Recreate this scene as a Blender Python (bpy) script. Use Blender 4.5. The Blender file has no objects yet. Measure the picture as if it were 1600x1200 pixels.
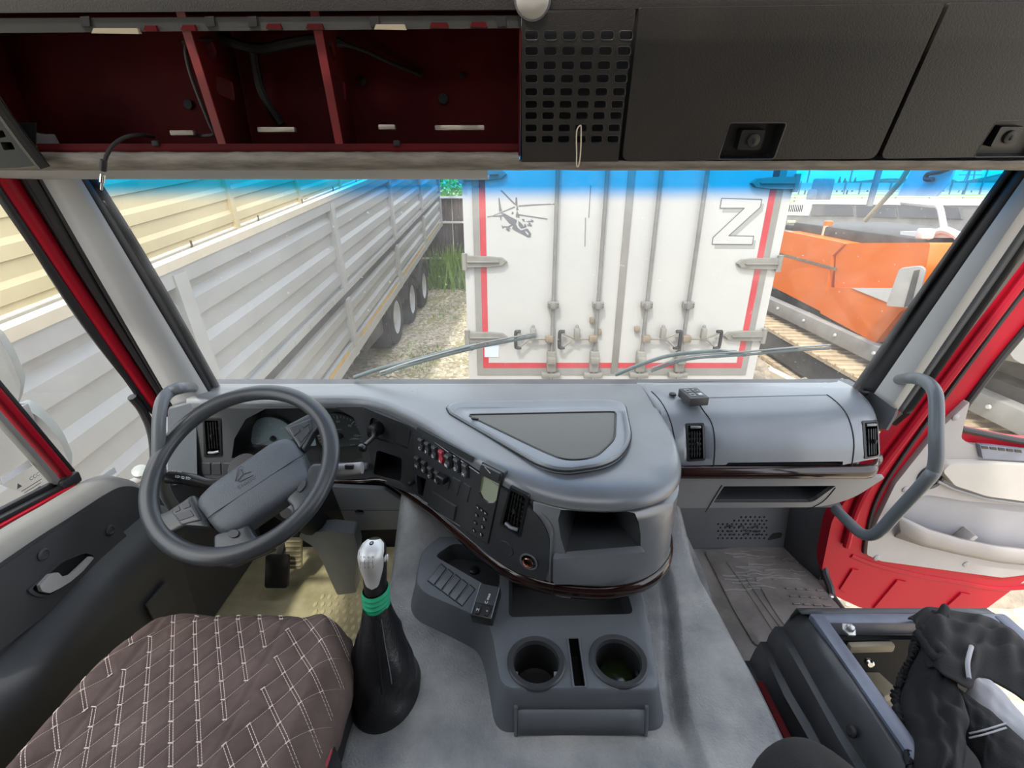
import bpy, bmesh, math, random
import numpy as np
from mathutils import Vector, Matrix
from mathutils.geometry import delaunay_2d_cdt

scene = bpy.context.scene
COL = scene.collection
# ------------------------------------------------------------------ camera
EYE = 2.8                     # camera height above the yard; geometry below is written relative to the eye
PITCH = math.radians(22.72)
FPX = 745.0                   # focal length in pixels of a 1600 x 1200 frame
cam_d = bpy.data.cameras.new('camera')
cam_d.sensor_width = 36.0
cam_d.lens = FPX / 1600 * 36
cam_d.clip_start = 0.02
cam_d.clip_end = 600
cam = bpy.data.objects.new('camera', cam_d)
COL.objects.link(cam)
cam.location = (0, 0, EYE)
cam.rotation_euler = (math.pi/2 - PITCH, 0, 0)
scene.camera = cam
# ------------------------------------------------------------------ sky, sun, exposure
world = bpy.data.worlds.new('sky')
scene.world = world
world.use_nodes = True
wn = world.node_tree.nodes; wl = world.node_tree.links
wn.clear()
w_out = wn.new('ShaderNodeOutputWorld'); w_bg = wn.new('ShaderNodeBackground')
w_sky = wn.new('ShaderNodeTexSky')
w_sky.sky_type = 'NISHITA'; w_sky.sun_disc = False
w_sky.sun_elevation = math.radians(55); w_sky.sun_rotation = math.radians(207)
w_sky.air_density = 1.0; w_sky.dust_density = 3.0; w_sky.ozone_density = 1.0
w_mix = wn.new('ShaderNodeMixRGB'); w_mix.inputs[0].default_value = 0.55
w_mix.inputs[2].default_value = (5.6, 5.5, 5.3, 1)      # thin bright overcast veil
wl.new(w_sky.outputs[0], w_mix.inputs[1]); wl.new(w_mix.outputs[0], w_bg.inputs[0])
w_bg.inputs[1].default_value = 0.22
wl.new(w_bg.outputs[0], w_out.inputs[0])
sun_d = bpy.data.lights.new('sun', 'SUN'); sun_d.energy = 1.25; sun_d.angle = math.radians(3.0)
sun_d.color = (1.0, 0.94, 0.84)
sun = bpy.data.objects.new('sun', sun_d); COL.objects.link(sun)
sun.rotation_euler = Vector((-0.36, -0.72, 1.25)).to_track_quat('Z', 'Y').to_euler()
vs = scene.view_settings
vs.view_transform = 'Standard'; vs.look = 'None'; vs.gamma = 1.0; vs.use_curve_mapping = False
vs.exposure = 1.48

# ------------------------------------------------------------------ measuring helpers (relative to the eye)
CP, SP = math.cos(PITCH), math.sin(PITCH)
V = Vector
def ray(px, py):
    h = (px - 800) / FPX; v = (py - 600) / FPX
    return V((h, CP - v*SP, -SP - v*CP))
def U(px, py, X=None, Y=None, Z=None, d=None):
    """the point of a surface at a known distance that is seen at a place of the photograph"""
    r = ray(px, py)
    if d is None:
        d = X/r.x if X is not None else (Y/r.y if Y is not None else Z/r.z)
    return r*d
class Frame:
    """a flat surface in space: origin, two unit axes; n faces the eye"""
    def __init__(s, o, u, v):
        s.o = V(o); s.u = V(u).normalized(); s.v = V(v).normalized(); s.n = s.u.cross(s.v).normalized()
        if s.n.dot(s.o) > 0: s.n = -s.n
    def __call__(s, a, b, off=0.0): return s.o + s.u*a + s.v*b + s.n*off
    def uv(s, px, py, off=0.0):
        r = ray(px, py); o = s.o + s.n*off
        p = r*(o.dot(s.n)/r.dot(s.n)) - o
        return (p.dot(s.u), p.dot(s.v))
    def pts(s, L, off=0.0): return [s.uv(x, y, off) for x, y in L]
def lerp(a, b, t): return a + (b - a)*t
def catmull(P, n=6, closed=False):
    P = [V(p) for p in P]; out = []; N = len(P)
    rng = range(N if closed else N-1)
    for i in rng:
        g = (lambda k: P[k % N]) if closed else (lambda k: P[max(0, min(N-1, k))])
        a, b, c, d_ = g(i-1), g(i), g(i+1), g(i+2)
        for j in range(n):
            t = j/n
            out.append(0.5*((2*b) + (c-a)*t + (2*a-5*b+4*c-d_)*t*t + (3*b-a-3*c+d_)*t**3))
    if not closed: out.append(P[-1].copy())
    return out
def rpoly(P, r, n=4):
    """a polygon with rounded corners; r one radius or one per corner"""
    out = []; N = len(P)
    for i in range(N):
        p = V((P[i][0], P[i][1])); a = V((P[i-1][0], P[i-1][1])); b = V((P[(i+1) % N][0], P[(i+1) % N][1]))
        rr = r[i] if isinstance(r, (list, tuple)) else r
        da, db = (a-p), (b-p); la, lb = da.length, db.length
        k = min(rr, la*0.48, lb*0.48)
        if k < 1e-6: out.append((p.x, p.y)); continue
        A = p + da/la*k; B = p + db/lb*k
        for j in range(n+1):
            t = j/n
            q = A*(1-t)**2 + p*2*t*(1-t) + B*t*t
            out.append((q.x, q.y))
    return out
def rrect(cx, cy, w, h, r, n=4): return rpoly([(cx-w/2, cy-h/2), (cx+w/2, cy-h/2), (cx+w/2, cy+h/2), (cx-w/2, cy+h/2)], r, n)
def circ(cx, cy, r, n=24, ry=None): return [(cx + r*math.cos(2*math.pi*i/n), cy + (ry or r)*math.sin(2*math.pi*i/n)) for i in range(n)]
def inside(poly, x, y):
    c = False; j = len(poly)-1
    for i in range(len(poly)):
        xi, yi = poly[i][0], poly[i][1]; xj, yj = poly[j][0], poly[j][1]
        if (yi > y) != (yj > y) and x < (xj-xi)*(y-yi)/(yj-yi) + xi: c = not c
        j = i
    return c
def cen(L):
    return (sum(p[0] for p in L)/len(L), sum(p[1] for p in L)/len(L))
def scale2(L, k, kx=None):
    c = cen(L); kx = kx or k
    return [(c[0]+(p[0]-c[0])*kx, c[1]+(p[1]-c[1])*k) for p in L]

# ------------------------------------------------------------------ mesh collecting
ORG = {}
class MB:
    def __init__(s): s.v = []; s.f = []
    def add(s, vs, fs):
        b = len(s.v); s.v += [tuple(v) for v in vs]; s.f += [tuple(i+b for i in f) for f in fs]; return s
    def box(s, c, size, R=None, bev=0.0, seg=2):
        bm = bmesh.new(); bmesh.ops.create_cube(bm, size=1.0)
        bmesh.ops.scale(bm, vec=size, verts=bm.verts)
        if bev > 0: bmesh.ops.bevel(bm, geom=bm.edges[:], offset=min(bev, min(size)*0.49), segments=seg, profile=0.5, affect='EDGES')
        c = V(c); bm.verts.index_update()
        vs_ = [(R @ v.co if R else v.co) + c for v in bm.verts]
        s.add(vs_, [[v.index for v in f.verts] for f in bm.faces]); bm.free(); return s
    def lohi(s, lo, hi, bev=0.0, seg=2):
        lo, hi = V(lo), V(hi); return s.box((lo+hi)/2, hi-lo, None, bev, seg)
    def beam(s, a, b, w, h, up=(0, 0, 1), bev=0.0):
        a, b = V(a), V(b); z = (b-a); L = z.length; z.normalize()
        x = V(up).cross(z); x = x.normalized() if x.length > 1e-6 else V((1, 0, 0)); y = z.cross(x)
        R = Matrix((x, y, z)).transposed()
        return s.box((a+b)/2, V((w, h, L)), R, bev)
    def grid(s, rows, closeu=False, closev=False):
        nr, nc = len(rows), len(rows[0]); b = len(s.v)
        for r in rows: s.v += [tuple(p) for p in r]
        for i in range(nr if closev else nr-1):
            for j in range(nc if closeu else nc-1):
                i2, j2 = (i+1) % nr, (j+1) % nc
                s.f.append((b+i*nc+j, b+i*nc+j2, b+i2*nc+j2, b+i2*nc+j))
        return s
    def tube(s, P, r, n=10, closed=False, caps=True, flat=None):
        P = [V(p) for p in P]; N = len(P); T = []
        for i in range(N):
            a = P[(i-1) % N] if (closed or i > 0) else P[i]; b = P[(i+1) % N] if (closed or i < N-1) else P[i]
            t = (b-a); T.append(t.normalized() if t.length > 0 else V((0, 0, 1)))
        x = V((0, 0, 1)).cross(T[0])
        if x.length < 0.1: x = V((1, 0, 0)).cross(T[0])
        x.normalize(); rows = []
        for i in range(N):
            x = (x - T[i]*x.dot(T[i])).normalized(); y = T[i].cross(x)
            rr = r[i] if isinstance(r, (list, tuple)) else r
            fy = flat or 1.0
            rows.append([P[i] + x*(math.cos(2*math.pi*k/n)*rr) + y*(math.sin(2*math.pi*k/n)*rr*fy) for k in range(n)])
        b = len(s.v); s.grid(rows, closeu=True, closev=closed)
        if caps and not closed:
            s.f.append(tuple(b+k for k in range(n))[::-1]); s.f.append(tuple(b+(N-1)*n+k for k in range(n)))
        return s
    def lathe(s, prof, o, axis, n=24, cap0=True, cap1=True):
        o = V(o); z = V(axis).normalized(); x = V((1, 0, 0)) if abs(z.x) < 0.9 else V((0, 1, 0))
        x = (x - z*x.dot(z)).normalized(); y = z.cross(x); b = len(s.v)
        s.grid([[o + z*h + x*(r*math.cos(2*math.pi*k/n)) + y*(r*math.sin(2*math.pi*k/n)) for k in range(n)] for r, h in prof], closeu=True)
        if cap0: s.f.append(tuple(b+k for k in range(n))[::-1])
        if cap1: s.f.append(tuple(b+(len(prof)-1)*n+k for k in range(n)))
        return s
    def fill(s, outer, holes, mp, off=0.0, sub=None):
        loops = [list(outer)] + [list(h) for h in holes]; pv = []; pe = []
        for L in loops:
            b = len(pv); pv += [V((p[0], p[1])) for p in L]; pe += [(b+i, b+(i+1) % len(L)) for i in range(len(L))]
        if sub:
            xs = [p[0] for p in outer]; ys = [p[1] for p in outer]
            sx, sy = sub if isinstance(sub, tuple) else (sub, sub)
            nx = int((max(xs)-min(xs))/sx)+1; ny = int((max(ys)-min(ys))/sy)+1
            for i in range(1, nx):
                for j in range(0, ny+1):
                    x = min(xs)+(max(xs)-min(xs))*i/nx; y = min(ys)+(max(ys)-min(ys))*j/max(1, ny)
                    if inside(outer, x, y) and not any(inside(h, x, y) for h in holes): pv.append(V((x, y)))
        ov, oe, of = delaunay_2d_cdt(pv, pe, [], 0, 1e-7)[:3]
        b = len(s.v); s.v += [tuple(mp(p.x, p.y, off)) for p in ov]
        for f in of:
            cx = sum(ov[i].x for i in f)/len(f); cy = sum(ov[i].y for i in f)/len(f)
            if inside(outer, cx, cy) and not any(inside(h, cx, cy) for h in holes): s.f.append(tuple(b+i for i in f))
        return s
    def wall(s, loop, mp, o0, o1, k1=1.0):
        L1 = scale2(loop, k1) if k1 != 1.0 else loop
        n = len(loop); b = len(s.v)
        s.v += [tuple(mp(p[0], p[1], o0)) for p in loop] + [tuple(mp(p[0], p[1], o1)) for p in L1]
        s.f += [(b+i, b+(i+1) % n, b+n+(i+1) % n, b+n+i) for i in range(n)]
        return s
    def plate(s, outer, holes, mp, top=0.0, depth=0.005, sub=None, back=False, cham=0.0):
        """a sheet with holes: front at height top over the surface, edges depth deep"""
        if cham:
            k = 1.0 - cham
            inner = scale2(outer, k)
            s.fill(inner, holes, mp, top, sub)
            n = len(outer); b = len(s.v)
            s.v += [tuple(mp(p[0], p[1], top)) for p in inner] + [tuple(mp(p[0], p[1], top-depth*0.35)) for p in outer]
            s.f += [(b+i, b+(i+1) % n, b+n+(i+1) % n, b+n+i) for i in range(n)]
            s.wall(outer, mp, top-depth*0.35, top-depth)
        else:
            s.fill(outer, holes, mp, top, sub); s.wall(outer, mp, top, top-depth)
        for h in holes: s.wall(h, mp, top, top-depth)
        if back: s.fill(outer, holes, mp, top-depth, sub)
        return s
    def recess(s, loop, mp, top, depth, k=1.0, sub=None):
        s.wall(loop, mp, top, top-depth, k); s.fill(scale2(loop, k) if k != 1 else loop, [], mp, top-depth, sub); return s
    def build(s, name, mat, parent=None, smooth=38, origin=None, bevel=0.0, weld=True, solid=0.0):
        arr = np.array(s.v, dtype=np.float64).reshape(-1, 3)
        if parent is not None: o = ORG[parent]
        elif origin is not None: o = V(origin)
        else:
            lo, hi = arr.min(0), arr.max(0); o = V(((lo[0]+hi[0])/2, (lo[1]+hi[1])/2, lo[2]))
        arr = arr - np.array(o)
        me = bpy.data.meshes.new(name); me.from_pydata(arr.tolist(), [], s.f)
        if weld or True:
            bm = bmesh.new(); bm.from_mesh(me)
            if weld: bmesh.ops.remove_doubles(bm, verts=bm.verts, dist=2e-5)
            bmesh.ops.recalc_face_normals(bm, faces=bm.faces); bm.to_mesh(me); bm.free()
        if smooth:
            me.polygons.foreach_set('use_smooth', [True]*len(me.polygons)); me.set_sharp_from_angle(angle=math.radians(smooth))
        me.materials.append(M[mat] if isinstance(mat, str) else mat)
        ob = bpy.data.objects.new(name, me); COL.objects.link(ob); ORG[ob] = o
        if parent is not None: ob.parent = parent
        else: ob.location = o
        if solid:
            m = ob.modifiers.new('thickness', 'SOLIDIFY'); m.thickness = solid; m.offset = 0
        if bevel:
            m = ob.modifiers.new('edge', 'BEVEL'); m.width = bevel; m.segments = 2; m.limit_method = 'ANGLE'; m.angle_limit = math.radians(40)
        return ob
def tag(o, label=None, cat=None, group=None, kind=None):
    if label: o['label'] = label
    if cat: o['category'] = cat
    if group: o['group'] = group
    if kind: o['kind'] = kind
    return o
def thing(name, label, cat, loc=(0, 0, 0), group=None, kind=None):
    o = bpy.data.objects.new(name, None); o.empty_display_size = 0.05; COL.objects.link(o)
    o.location = loc; ORG[o] = V(loc); return tag(o, label, cat, group, kind)
def dup(ob, off, parent=None, deep=True):
    """a copy of an object (and of its parts) that shares its mesh data"""
    c = ob.copy(); COL.objects.link(c); c.parent = parent if parent is not None else ob.parent
    c.location = ob.location + V(off); ORG[c] = ORG[ob] + V(off)
    if deep:
        for ch in list(ob.children):
            d = ch.copy(); COL.objects.link(d); d.parent = c
            for g in list(ch.children):
                e = g.copy(); COL.objects.link(e); e.parent = d
    return c
_tc = {}
def text2(s, size):
    if (s, size) in _tc: return _tc[(s, size)]
    cu = bpy.data.curves.new('lettering', 'FONT'); cu.body = s; cu.size = size; cu.align_x = 'CENTER'; cu.align_y = 'CENTER'; cu.resolution_u = 2
    o = bpy.data.objects.new('lettering', cu); me = o.to_mesh()
    r = ([(v.co.x, v.co.y) for v in me.vertices], [tuple(p.vertices) for p in me.polygons])
    o.to_mesh_clear(); bpy.data.objects.remove(o); bpy.data.curves.remove(cu); _tc[(s, size)] = r
    return r
def bold_text(mb, s, size, mp, a, b, rot=0.0, off=0.0006, w=0.0006):
    for dx, dy in ((-w, 0), (w, 0), (0, w), (0, -w)): put_text(mb, s, size, mp, a+dx, b+dy, rot, off)
def put_text(mb, s, size, mp, a, b, rot=0.0, off=0.0006, sx=1.0, flip=False):
    vs_, fs = text2(s, size); c, sn = math.cos(rot), math.sin(rot)
    k = -1 if flip else 1
    mb.add([mp(a + (x*sx*c*k - y*sn), b + (x*sx*sn*k + y*c), off) for x, y in vs_], fs); return mb

# ------------------------------------------------------------------ materials
M = {}
def mat(name, rgb, rough=0.5, metal=0.0, var=0.0, vscale=6.0, bump=0.0, bscale=300.0, spec=0.5, coat=0.0, rgb2=None, detail=4.0, stretch=None, emit=None):
    m = bpy.data.materials.new(name); m.use_nodes = True; nt = m.node_tree; b = nt.nodes['Principled BSDF']
    b.inputs['Base Color'].default_value = (*rgb, 1); b.inputs['Roughness'].default_value = rough; b.inputs['Metallic'].default_value = metal
    b.inputs['Specular IOR Level'].default_value = spec; b.inputs['Coat Weight'].default_value = coat
    tc = nt.nodes.new('ShaderNodeTexCoord'); src = tc.outputs['Object']
    if stretch:
        mp = nt.nodes.new('ShaderNodeMapping'); mp.inputs['Scale'].default_value = stretch; nt.links.new(src, mp.inputs[0]); src = mp.outputs[0]
    if var > 0 or rgb2:
        n = nt.nodes.new('ShaderNodeTexNoise'); n.inputs['Scale'].default_value = vscale; n.inputs['Detail'].default_value = detail; n.inputs['Roughness'].default_value = 0.6
        nt.links.new(src, n.inputs['Vector'])
        r = nt.nodes.new('ShaderNodeValToRGB'); nt.links.new(n.outputs['Fac'], r.inputs[0])
        r.color_ramp.elements[0].position = 0.35; r.color_ramp.elements[1].position = 0.68
        c2 = rgb2 or tuple(min(1, c*(1+var)) for c in rgb); c1 = rgb if rgb2 else tuple(c*(1-var) for c in rgb)
        r.color_ramp.elements[0].color = (*c1, 1); r.color_ramp.elements[1].color = (*c2, 1)
        nt.links.new(r.outputs[0], b.inputs['Base Color'])
        rr = nt.nodes.new('ShaderNodeMapRange'); rr.inputs[3].default_value = max(0, rough-0.07); rr.inputs[4].default_value = min(1, rough+0.07)
        nt.links.new(n.outputs['Fac'], rr.inputs[0]); nt.links.new(rr.outputs[0], b.inputs['Roughness'])
    if bump > 0:
        n2 = nt.nodes.new('ShaderNodeTexNoise'); n2.inputs['Scale'].default_value = bscale; n2.inputs['Detail'].default_value = 3
        nt.links.new(src, n2.inputs['Vector'])
        bp = nt.nodes.new('ShaderNodeBump'); bp.inputs['Strength'].default_value = bump; bp.inputs['Distance'].default_value = 0.002
        nt.links.new(n2.outputs['Fac'], bp.inputs['Height']); nt.links.new(bp.outputs[0], b.inputs['Normal'])
    if emit:
        b.inputs['Emission Color'].default_value = (*emit[0], 1); b.inputs['Emission Strength'].default_value = emit[1]
    M[name] = m; return m
# cab plastics
mat('dash_grey', (0.150, 0.161, 0.178), 0.30, spec=0.95, var=0.12, vscale=5, bump=0.12, bscale=700)
mat('dash_blue_grey', (0.195, 0.215, 0.245), 0.32, spec=0.9, var=0.08, vscale=5, bump=0.10, bscale=700)
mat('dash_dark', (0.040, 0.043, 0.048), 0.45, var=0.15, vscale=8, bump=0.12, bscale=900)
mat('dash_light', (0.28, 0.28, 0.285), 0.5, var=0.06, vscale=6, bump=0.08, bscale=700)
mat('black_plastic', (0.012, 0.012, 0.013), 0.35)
mat('black_matt', (0.008, 0.008, 0.009), 0.7)
mat('wheel_grip', (0.045, 0.050, 0.056), 0.32, var=0.12, vscale=7, bump=0.05, bscale=900)
mat('wheel_pad', (0.075, 0.085, 0.10), 0.42, var=0.08, vscale=8, bump=0.55, bscale=420)
mat('wood_trim', (0.010, 0.0045, 0.004), 0.14, rgb2=(0.030, 0.010, 0.008), vscale=9, stretch=(1, 1, 8), coat=0.2)
mat('console_grey', (0.125, 0.137, 0.155), 0.48, var=0.08, vscale=6, bump=0.15, bscale=800)
mat('pillar_grey', (0.38, 0.38, 0.38), 0.55, var=0.05, vscale=5, bump=0.06, bscale=600)
mat('pillar_dark', (0.09, 0.095, 0.105), 0.6, var=0.08, bump=0.08, bscale=600)
mat('rubber', (0.012, 0.012, 0.014), 0.55, var=0.2, vscale=12)
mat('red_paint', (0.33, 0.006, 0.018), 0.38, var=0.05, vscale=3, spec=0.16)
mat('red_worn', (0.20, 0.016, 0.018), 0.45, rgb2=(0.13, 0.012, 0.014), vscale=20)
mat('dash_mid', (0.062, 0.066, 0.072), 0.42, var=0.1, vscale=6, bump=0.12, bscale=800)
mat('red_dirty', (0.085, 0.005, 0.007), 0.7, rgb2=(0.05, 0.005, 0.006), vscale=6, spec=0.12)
mat('head_black', (0.015, 0.0138, 0.0125), 0.5, rgb2=(0.022, 0.019, 0.016), vscale=7, bump=0.3, bscale=350)
mat('headliner', (0.03, 0.031, 0.028), 0.75, var=0.2, vscale=5, bump=0.2, bscale=200)
mat('dirty_strip', (0.26, 0.235, 0.20), 0.6, rgb2=(0.13, 0.115, 0.10), vscale=9, stretch=(1.5, 8, 8), bump=0.3, bscale=60)
mat('tunnel_mat', (0.17, 0.178, 0.19), 0.34, rgb2=(0.40, 0.40, 0.39), vscale=5.5, bump=1.0, bscale=190, detail=8)
mat('floor_rubber', (0.30, 0.27, 0.15), 0.5, rgb2=(0.46, 0.41, 0.25), vscale=9, bump=0.3, bscale=120)
mat('mat_black', (0.10, 0.093, 0.088), 0.32, rgb2=(0.19, 0.175, 0.165), vscale=7, bump=0.5, bscale=90)
mat('vinyl_black', (0.05, 0.053, 0.058), 0.42, var=0.2, vscale=9, bump=0.2, bscale=200)
mat('seat_cloth', (0.115, 0.082, 0.074), 0.9, rgb2=(0.165, 0.12, 0.108), vscale=14, bump=0.35, bscale=500, spec=0.15)
mat('thread', (0.72, 0.60, 0.53), 0.8)
mat('leather_black', (0.012, 0.012, 0.014), 0.38, var=0.3, vscale=10, bump=0.5, bscale=140)
mat('tape_green', (0.03, 0.42, 0.22), 0.35, var=0.12, vscale=30, bump=0.3, bscale=80)
mat('satin_silver', (0.66, 0.66, 0.66), 0.42, metal=0.35)
mat('chrome', (0.75, 0.75, 0.76), 0.15, metal=1.0)
mat('copper', (0.7, 0.42, 0.32), 0.2, metal=1.0)
mat('steel', (0.42, 0.42, 0.42), 0.35, metal=0.9, var=0.1)
mat('handle_grey', (0.13, 0.145, 0.16), 0.36, var=0.06, bump=0.05, bscale=600)
mat('frame_blue', (0.16, 0.18, 0.235), 0.4, var=0.15, vscale=9, metal=0.3)
mat('tan_metal', (0.42, 0.36, 0.26), 0.6, var=0.15)
mat('cloth_black', (0.010, 0.0095, 0.011), 0.85, var=0.3, vscale=8, bump=0.5, bscale=260)
mat('cloth_charcoal', (0.022, 0.021, 0.021), 0.95, var=0.2, vscale=20, bump=0.6, bscale=700)
mat('cloth_grey', (0.40, 0.40, 0.43), 0.85, var=0.1, bump=0.2, bscale=400)
mat('white_print', (0.85, 0.85, 0.85), 0.6)
mat('grey_print', (0.42, 0.44, 0.46), 0.6)
mat('red_switch', (0.45, 0.05, 0.07), 0.35)
mat('lcd', (0.36, 0.40, 0.30), 0.25)
mat('gauge_face', (0.045, 0.05, 0.055), 0.45)
mat('gauge_pale', (0.30, 0.35, 0.40), 0.25)
mat('mesh_cloth', (0.20, 0.195, 0.18), 0.8, var=0.06)
mat('door_grey', (0.31, 0.295, 0.295), 0.6, var=0.05, bump=0.06, bscale=600)
mat('door_cream', (0.40, 0.385, 0.36), 0.55, var=0.04)
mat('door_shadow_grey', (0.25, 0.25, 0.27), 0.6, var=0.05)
mat('doorl_dark', (0.065, 0.066, 0.070), 0.5, var=0.1, bump=0.12, bscale=700)
mat('doorl_top', (0.20, 0.195, 0.185), 0.55, var=0.1, bump=0.12, bscale=700)
mat('amber_clip', (0.35, 0.30, 0.22), 0.6)
mat('blue_light', (0.05, 0.12, 0.5), 0.4)
mat('bottle_green', (0.012, 0.020, 0.005), 0.15, var=0.3, vscale=30)
# outside
mat('trailer_grey', (0.385, 0.382, 0.382), 0.5, var=0.05, vscale=1.2)
mat('trailer_rib', (0.42, 0.418, 0.415), 0.5, var=0.04, vscale=1.5)
mat('trailer_cream', (0.76, 0.62, 0.36), 0.55, var=0.05, vscale=1.2)
mat('trailer_rail', (0.60, 0.53, 0.42), 0.5, var=0.06)
mat('trailer_dark', (0.09, 0.09, 0.095), 0.6, var=0.2)
mat('orange_tape', (0.62, 0.38, 0.10), 0.5, var=0.1)
mat('tyre', (0.035, 0.035, 0.037), 0.8, var=0.2, vscale=5)
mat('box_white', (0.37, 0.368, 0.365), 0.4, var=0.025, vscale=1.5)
mat('box_grime', (0.55, 0.53, 0.50), 0.6, rgb2=(0.28, 0.26, 0.24), vscale=6)
mat('gasket_grey', (0.18, 0.174, 0.163), 0.6, var=0.08)
mat('rod_grey', (0.15, 0.147, 0.14), 0.5, var=0.15, vscale=8)
mat('hinge_grey', (0.17, 0.163, 0.145), 0.55, var=0.12, vscale=10)
mat('rust', (0.17, 0.135, 0.095), 0.8, var=0.2, vscale=20)
mat('red_tape', (0.36, 0.022, 0.032), 0.45, var=0.12, vscale=8)
mat('decal_grey', (0.10, 0.10, 0.115), 0.6)
mat('decal_mid', (0.24, 0.24, 0.235), 0.6)
mat('decal_blue', (0.45, 0.50, 0.62), 0.6, var=0.05)
mat('decal_dark', (0.15, 0.16, 0.20), 0.6)
mat('orange_paint', (0.66, 0.135, 0.002), 0.4, var=0.05, vscale=2)
mat('machine_grey', (0.24, 0.24, 0.24), 0.6, var=0.15, vscale=3)
mat('machine_dark', (0.05, 0.05, 0.052), 0.6, var=0.3, vscale=6)
mat('machine_light', (0.55, 0.56, 0.58), 0.45, var=0.05)
mat('track_tan', (0.42, 0.33, 0.22), 0.9, var=0.2, vscale=6)
mat('mirror_grey', (0.27, 0.285, 0.28), 0.4, var=0.06)
mat('van_white', (0.72, 0.73, 0.75), 0.35, var=0.03)
mat('van_glass', (0.12, 0.13, 0.15), 0.12)
mat('fence_brown', (0.085, 0.065, 0.062), 0.7, var=0.15, vscale=2)
mat('fence_rail', (0.62, 0.60, 0.57), 0.6)
mat('leaf_a', (0.22, 0.36, 0.07), 0.7, var=0.25, vscale=4)
mat('leaf_b', (0.30, 0.48, 0.11), 0.7, var=0.25, vscale=4)
mat('far_green', (0.06, 0.13, 0.05), 0.9, var=0.3, vscale=0.5)
mat('far_tree', (0.10, 0.16, 0.12), 0.9, var=0.2, vscale=0.3)
mat('pole_grey', (0.22, 0.22, 0.23), 0.7)
mat('stone', (0.50, 0.45, 0.36), 0.9, rgb2=(0.72, 0.66, 0.55), vscale=3)
mat('soil', (0.17, 0.145, 0.115), 0.95, rgb2=(0.36, 0.30, 0.22), vscale=7, bump=1.0, bscale=25)
mat('wiper', (0.16, 0.20, 0.19), 0.4, var=0.1)
mat('band_rubber', (0.62, 0.54, 0.42), 0.6)
# ------------------------------------------------------------------ special materials
def glass_mat(name, tint=(0.93, 0.97, 0.95), dust=0.05, band=None, gloss=0.035):
    m = bpy.data.materials.new(name); m.use_nodes = True; nt = m.node_tree; nt.nodes.clear(); N = nt.nodes.new; L = nt.links.new
    out = N('ShaderNodeOutputMaterial'); tr = N('ShaderNodeBsdfTransparent'); gl = N('ShaderNodeBsdfGlossy'); gl.inputs['Roughness'].default_value = 0.02
    mx = N('ShaderNodeMixShader'); mx.inputs[0].default_value = gloss; L(tr.outputs[0], mx.inputs[1]); L(gl.outputs[0], mx.inputs[2])
    ge = N('ShaderNodeNewGeometry')
    if band:
        sp = N('ShaderNodeSeparateXYZ'); L(ge.outputs['Position'], sp.inputs[0])
        rg = N('ShaderNodeMapRange'); rg.interpolation_type = 'SMOOTHSTEP'
        rg.inputs[1].default_value = EYE + band[0]; rg.inputs[2].default_value = EYE + band[1]; L(sp.outputs[2], rg.inputs[0])
        mc = N('ShaderNodeMixRGB'); mc.inputs[1].default_value = (*tint, 1); mc.inputs[2].default_value = (*band[2], 1)
        L(rg.outputs[0], mc.inputs[0]); L(mc.outputs[0], tr.inputs[0])
    else: tr.inputs[0].default_value = (*tint, 1)
    tl = N('ShaderNodeBsdfTranslucent'); tl.inputs[0].default_value = (0.9, 0.9, 0.88, 1)
    nz = N('ShaderNodeTexNoise'); nz.inputs['Scale'].default_value = 9; nz.inputs['Detail'].default_value = 8; L(ge.outputs['Position'], nz.inputs['Vector'])
    sp2 = N('ShaderNodeTexNoise'); sp2.inputs['Scale'].default_value = 120; sp2.inputs['Detail'].default_value = 2; L(ge.outputs['Position'], sp2.inputs['Vector'])
    r1 = N('ShaderNodeMapRange'); r1.inputs[1].default_value = 0.3; r1.inputs[2].default_value = 0.75; r1.inputs[3].default_value = dust*0.5; r1.inputs[4].default_value = dust*1.6; L(nz.outputs['Fac'], r1.inputs[0])
    r2 = N('ShaderNodeMapRange'); r2.inputs[1].default_value = 0.70; r2.inputs[2].default_value = 0.76; r2.inputs[3].default_value = 0; r2.inputs[4].default_value = dust*4; L(sp2.outputs['Fac'], r2.inputs[0])
    ad = N('ShaderNodeMath'); ad.operation = 'ADD'; L(r1.outputs[0], ad.inputs[0]); L(r2.outputs[0], ad.inputs[1])
    if band:
        iv = N('ShaderNodeMapRange'); iv.inputs[3].default_value = 1.0; iv.inputs[4].default_value = 0.12; L(rg.outputs[0], iv.inputs[0])
        mu = N('ShaderNodeMath'); mu.operation = 'MULTIPLY'; L(ad.outputs[0], mu.inputs[0]); L(iv.outputs[0], mu.inputs[1]); ad = mu
    m2 = N('ShaderNodeMixShader'); L(ad.outputs[0], m2.inputs[0]); L(mx.outputs[0], m2.inputs[1]); L(tl.outputs[0], m2.inputs[2]); L(m2.outputs[0], out.inputs[0])
    M[name] = m
glass_mat('windshield_glass', dust=0.06, band=(-0.045, 0.0, (0.0, 0.42, 0.98)))
glass_mat('side_glass', dust=0.03)
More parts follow.
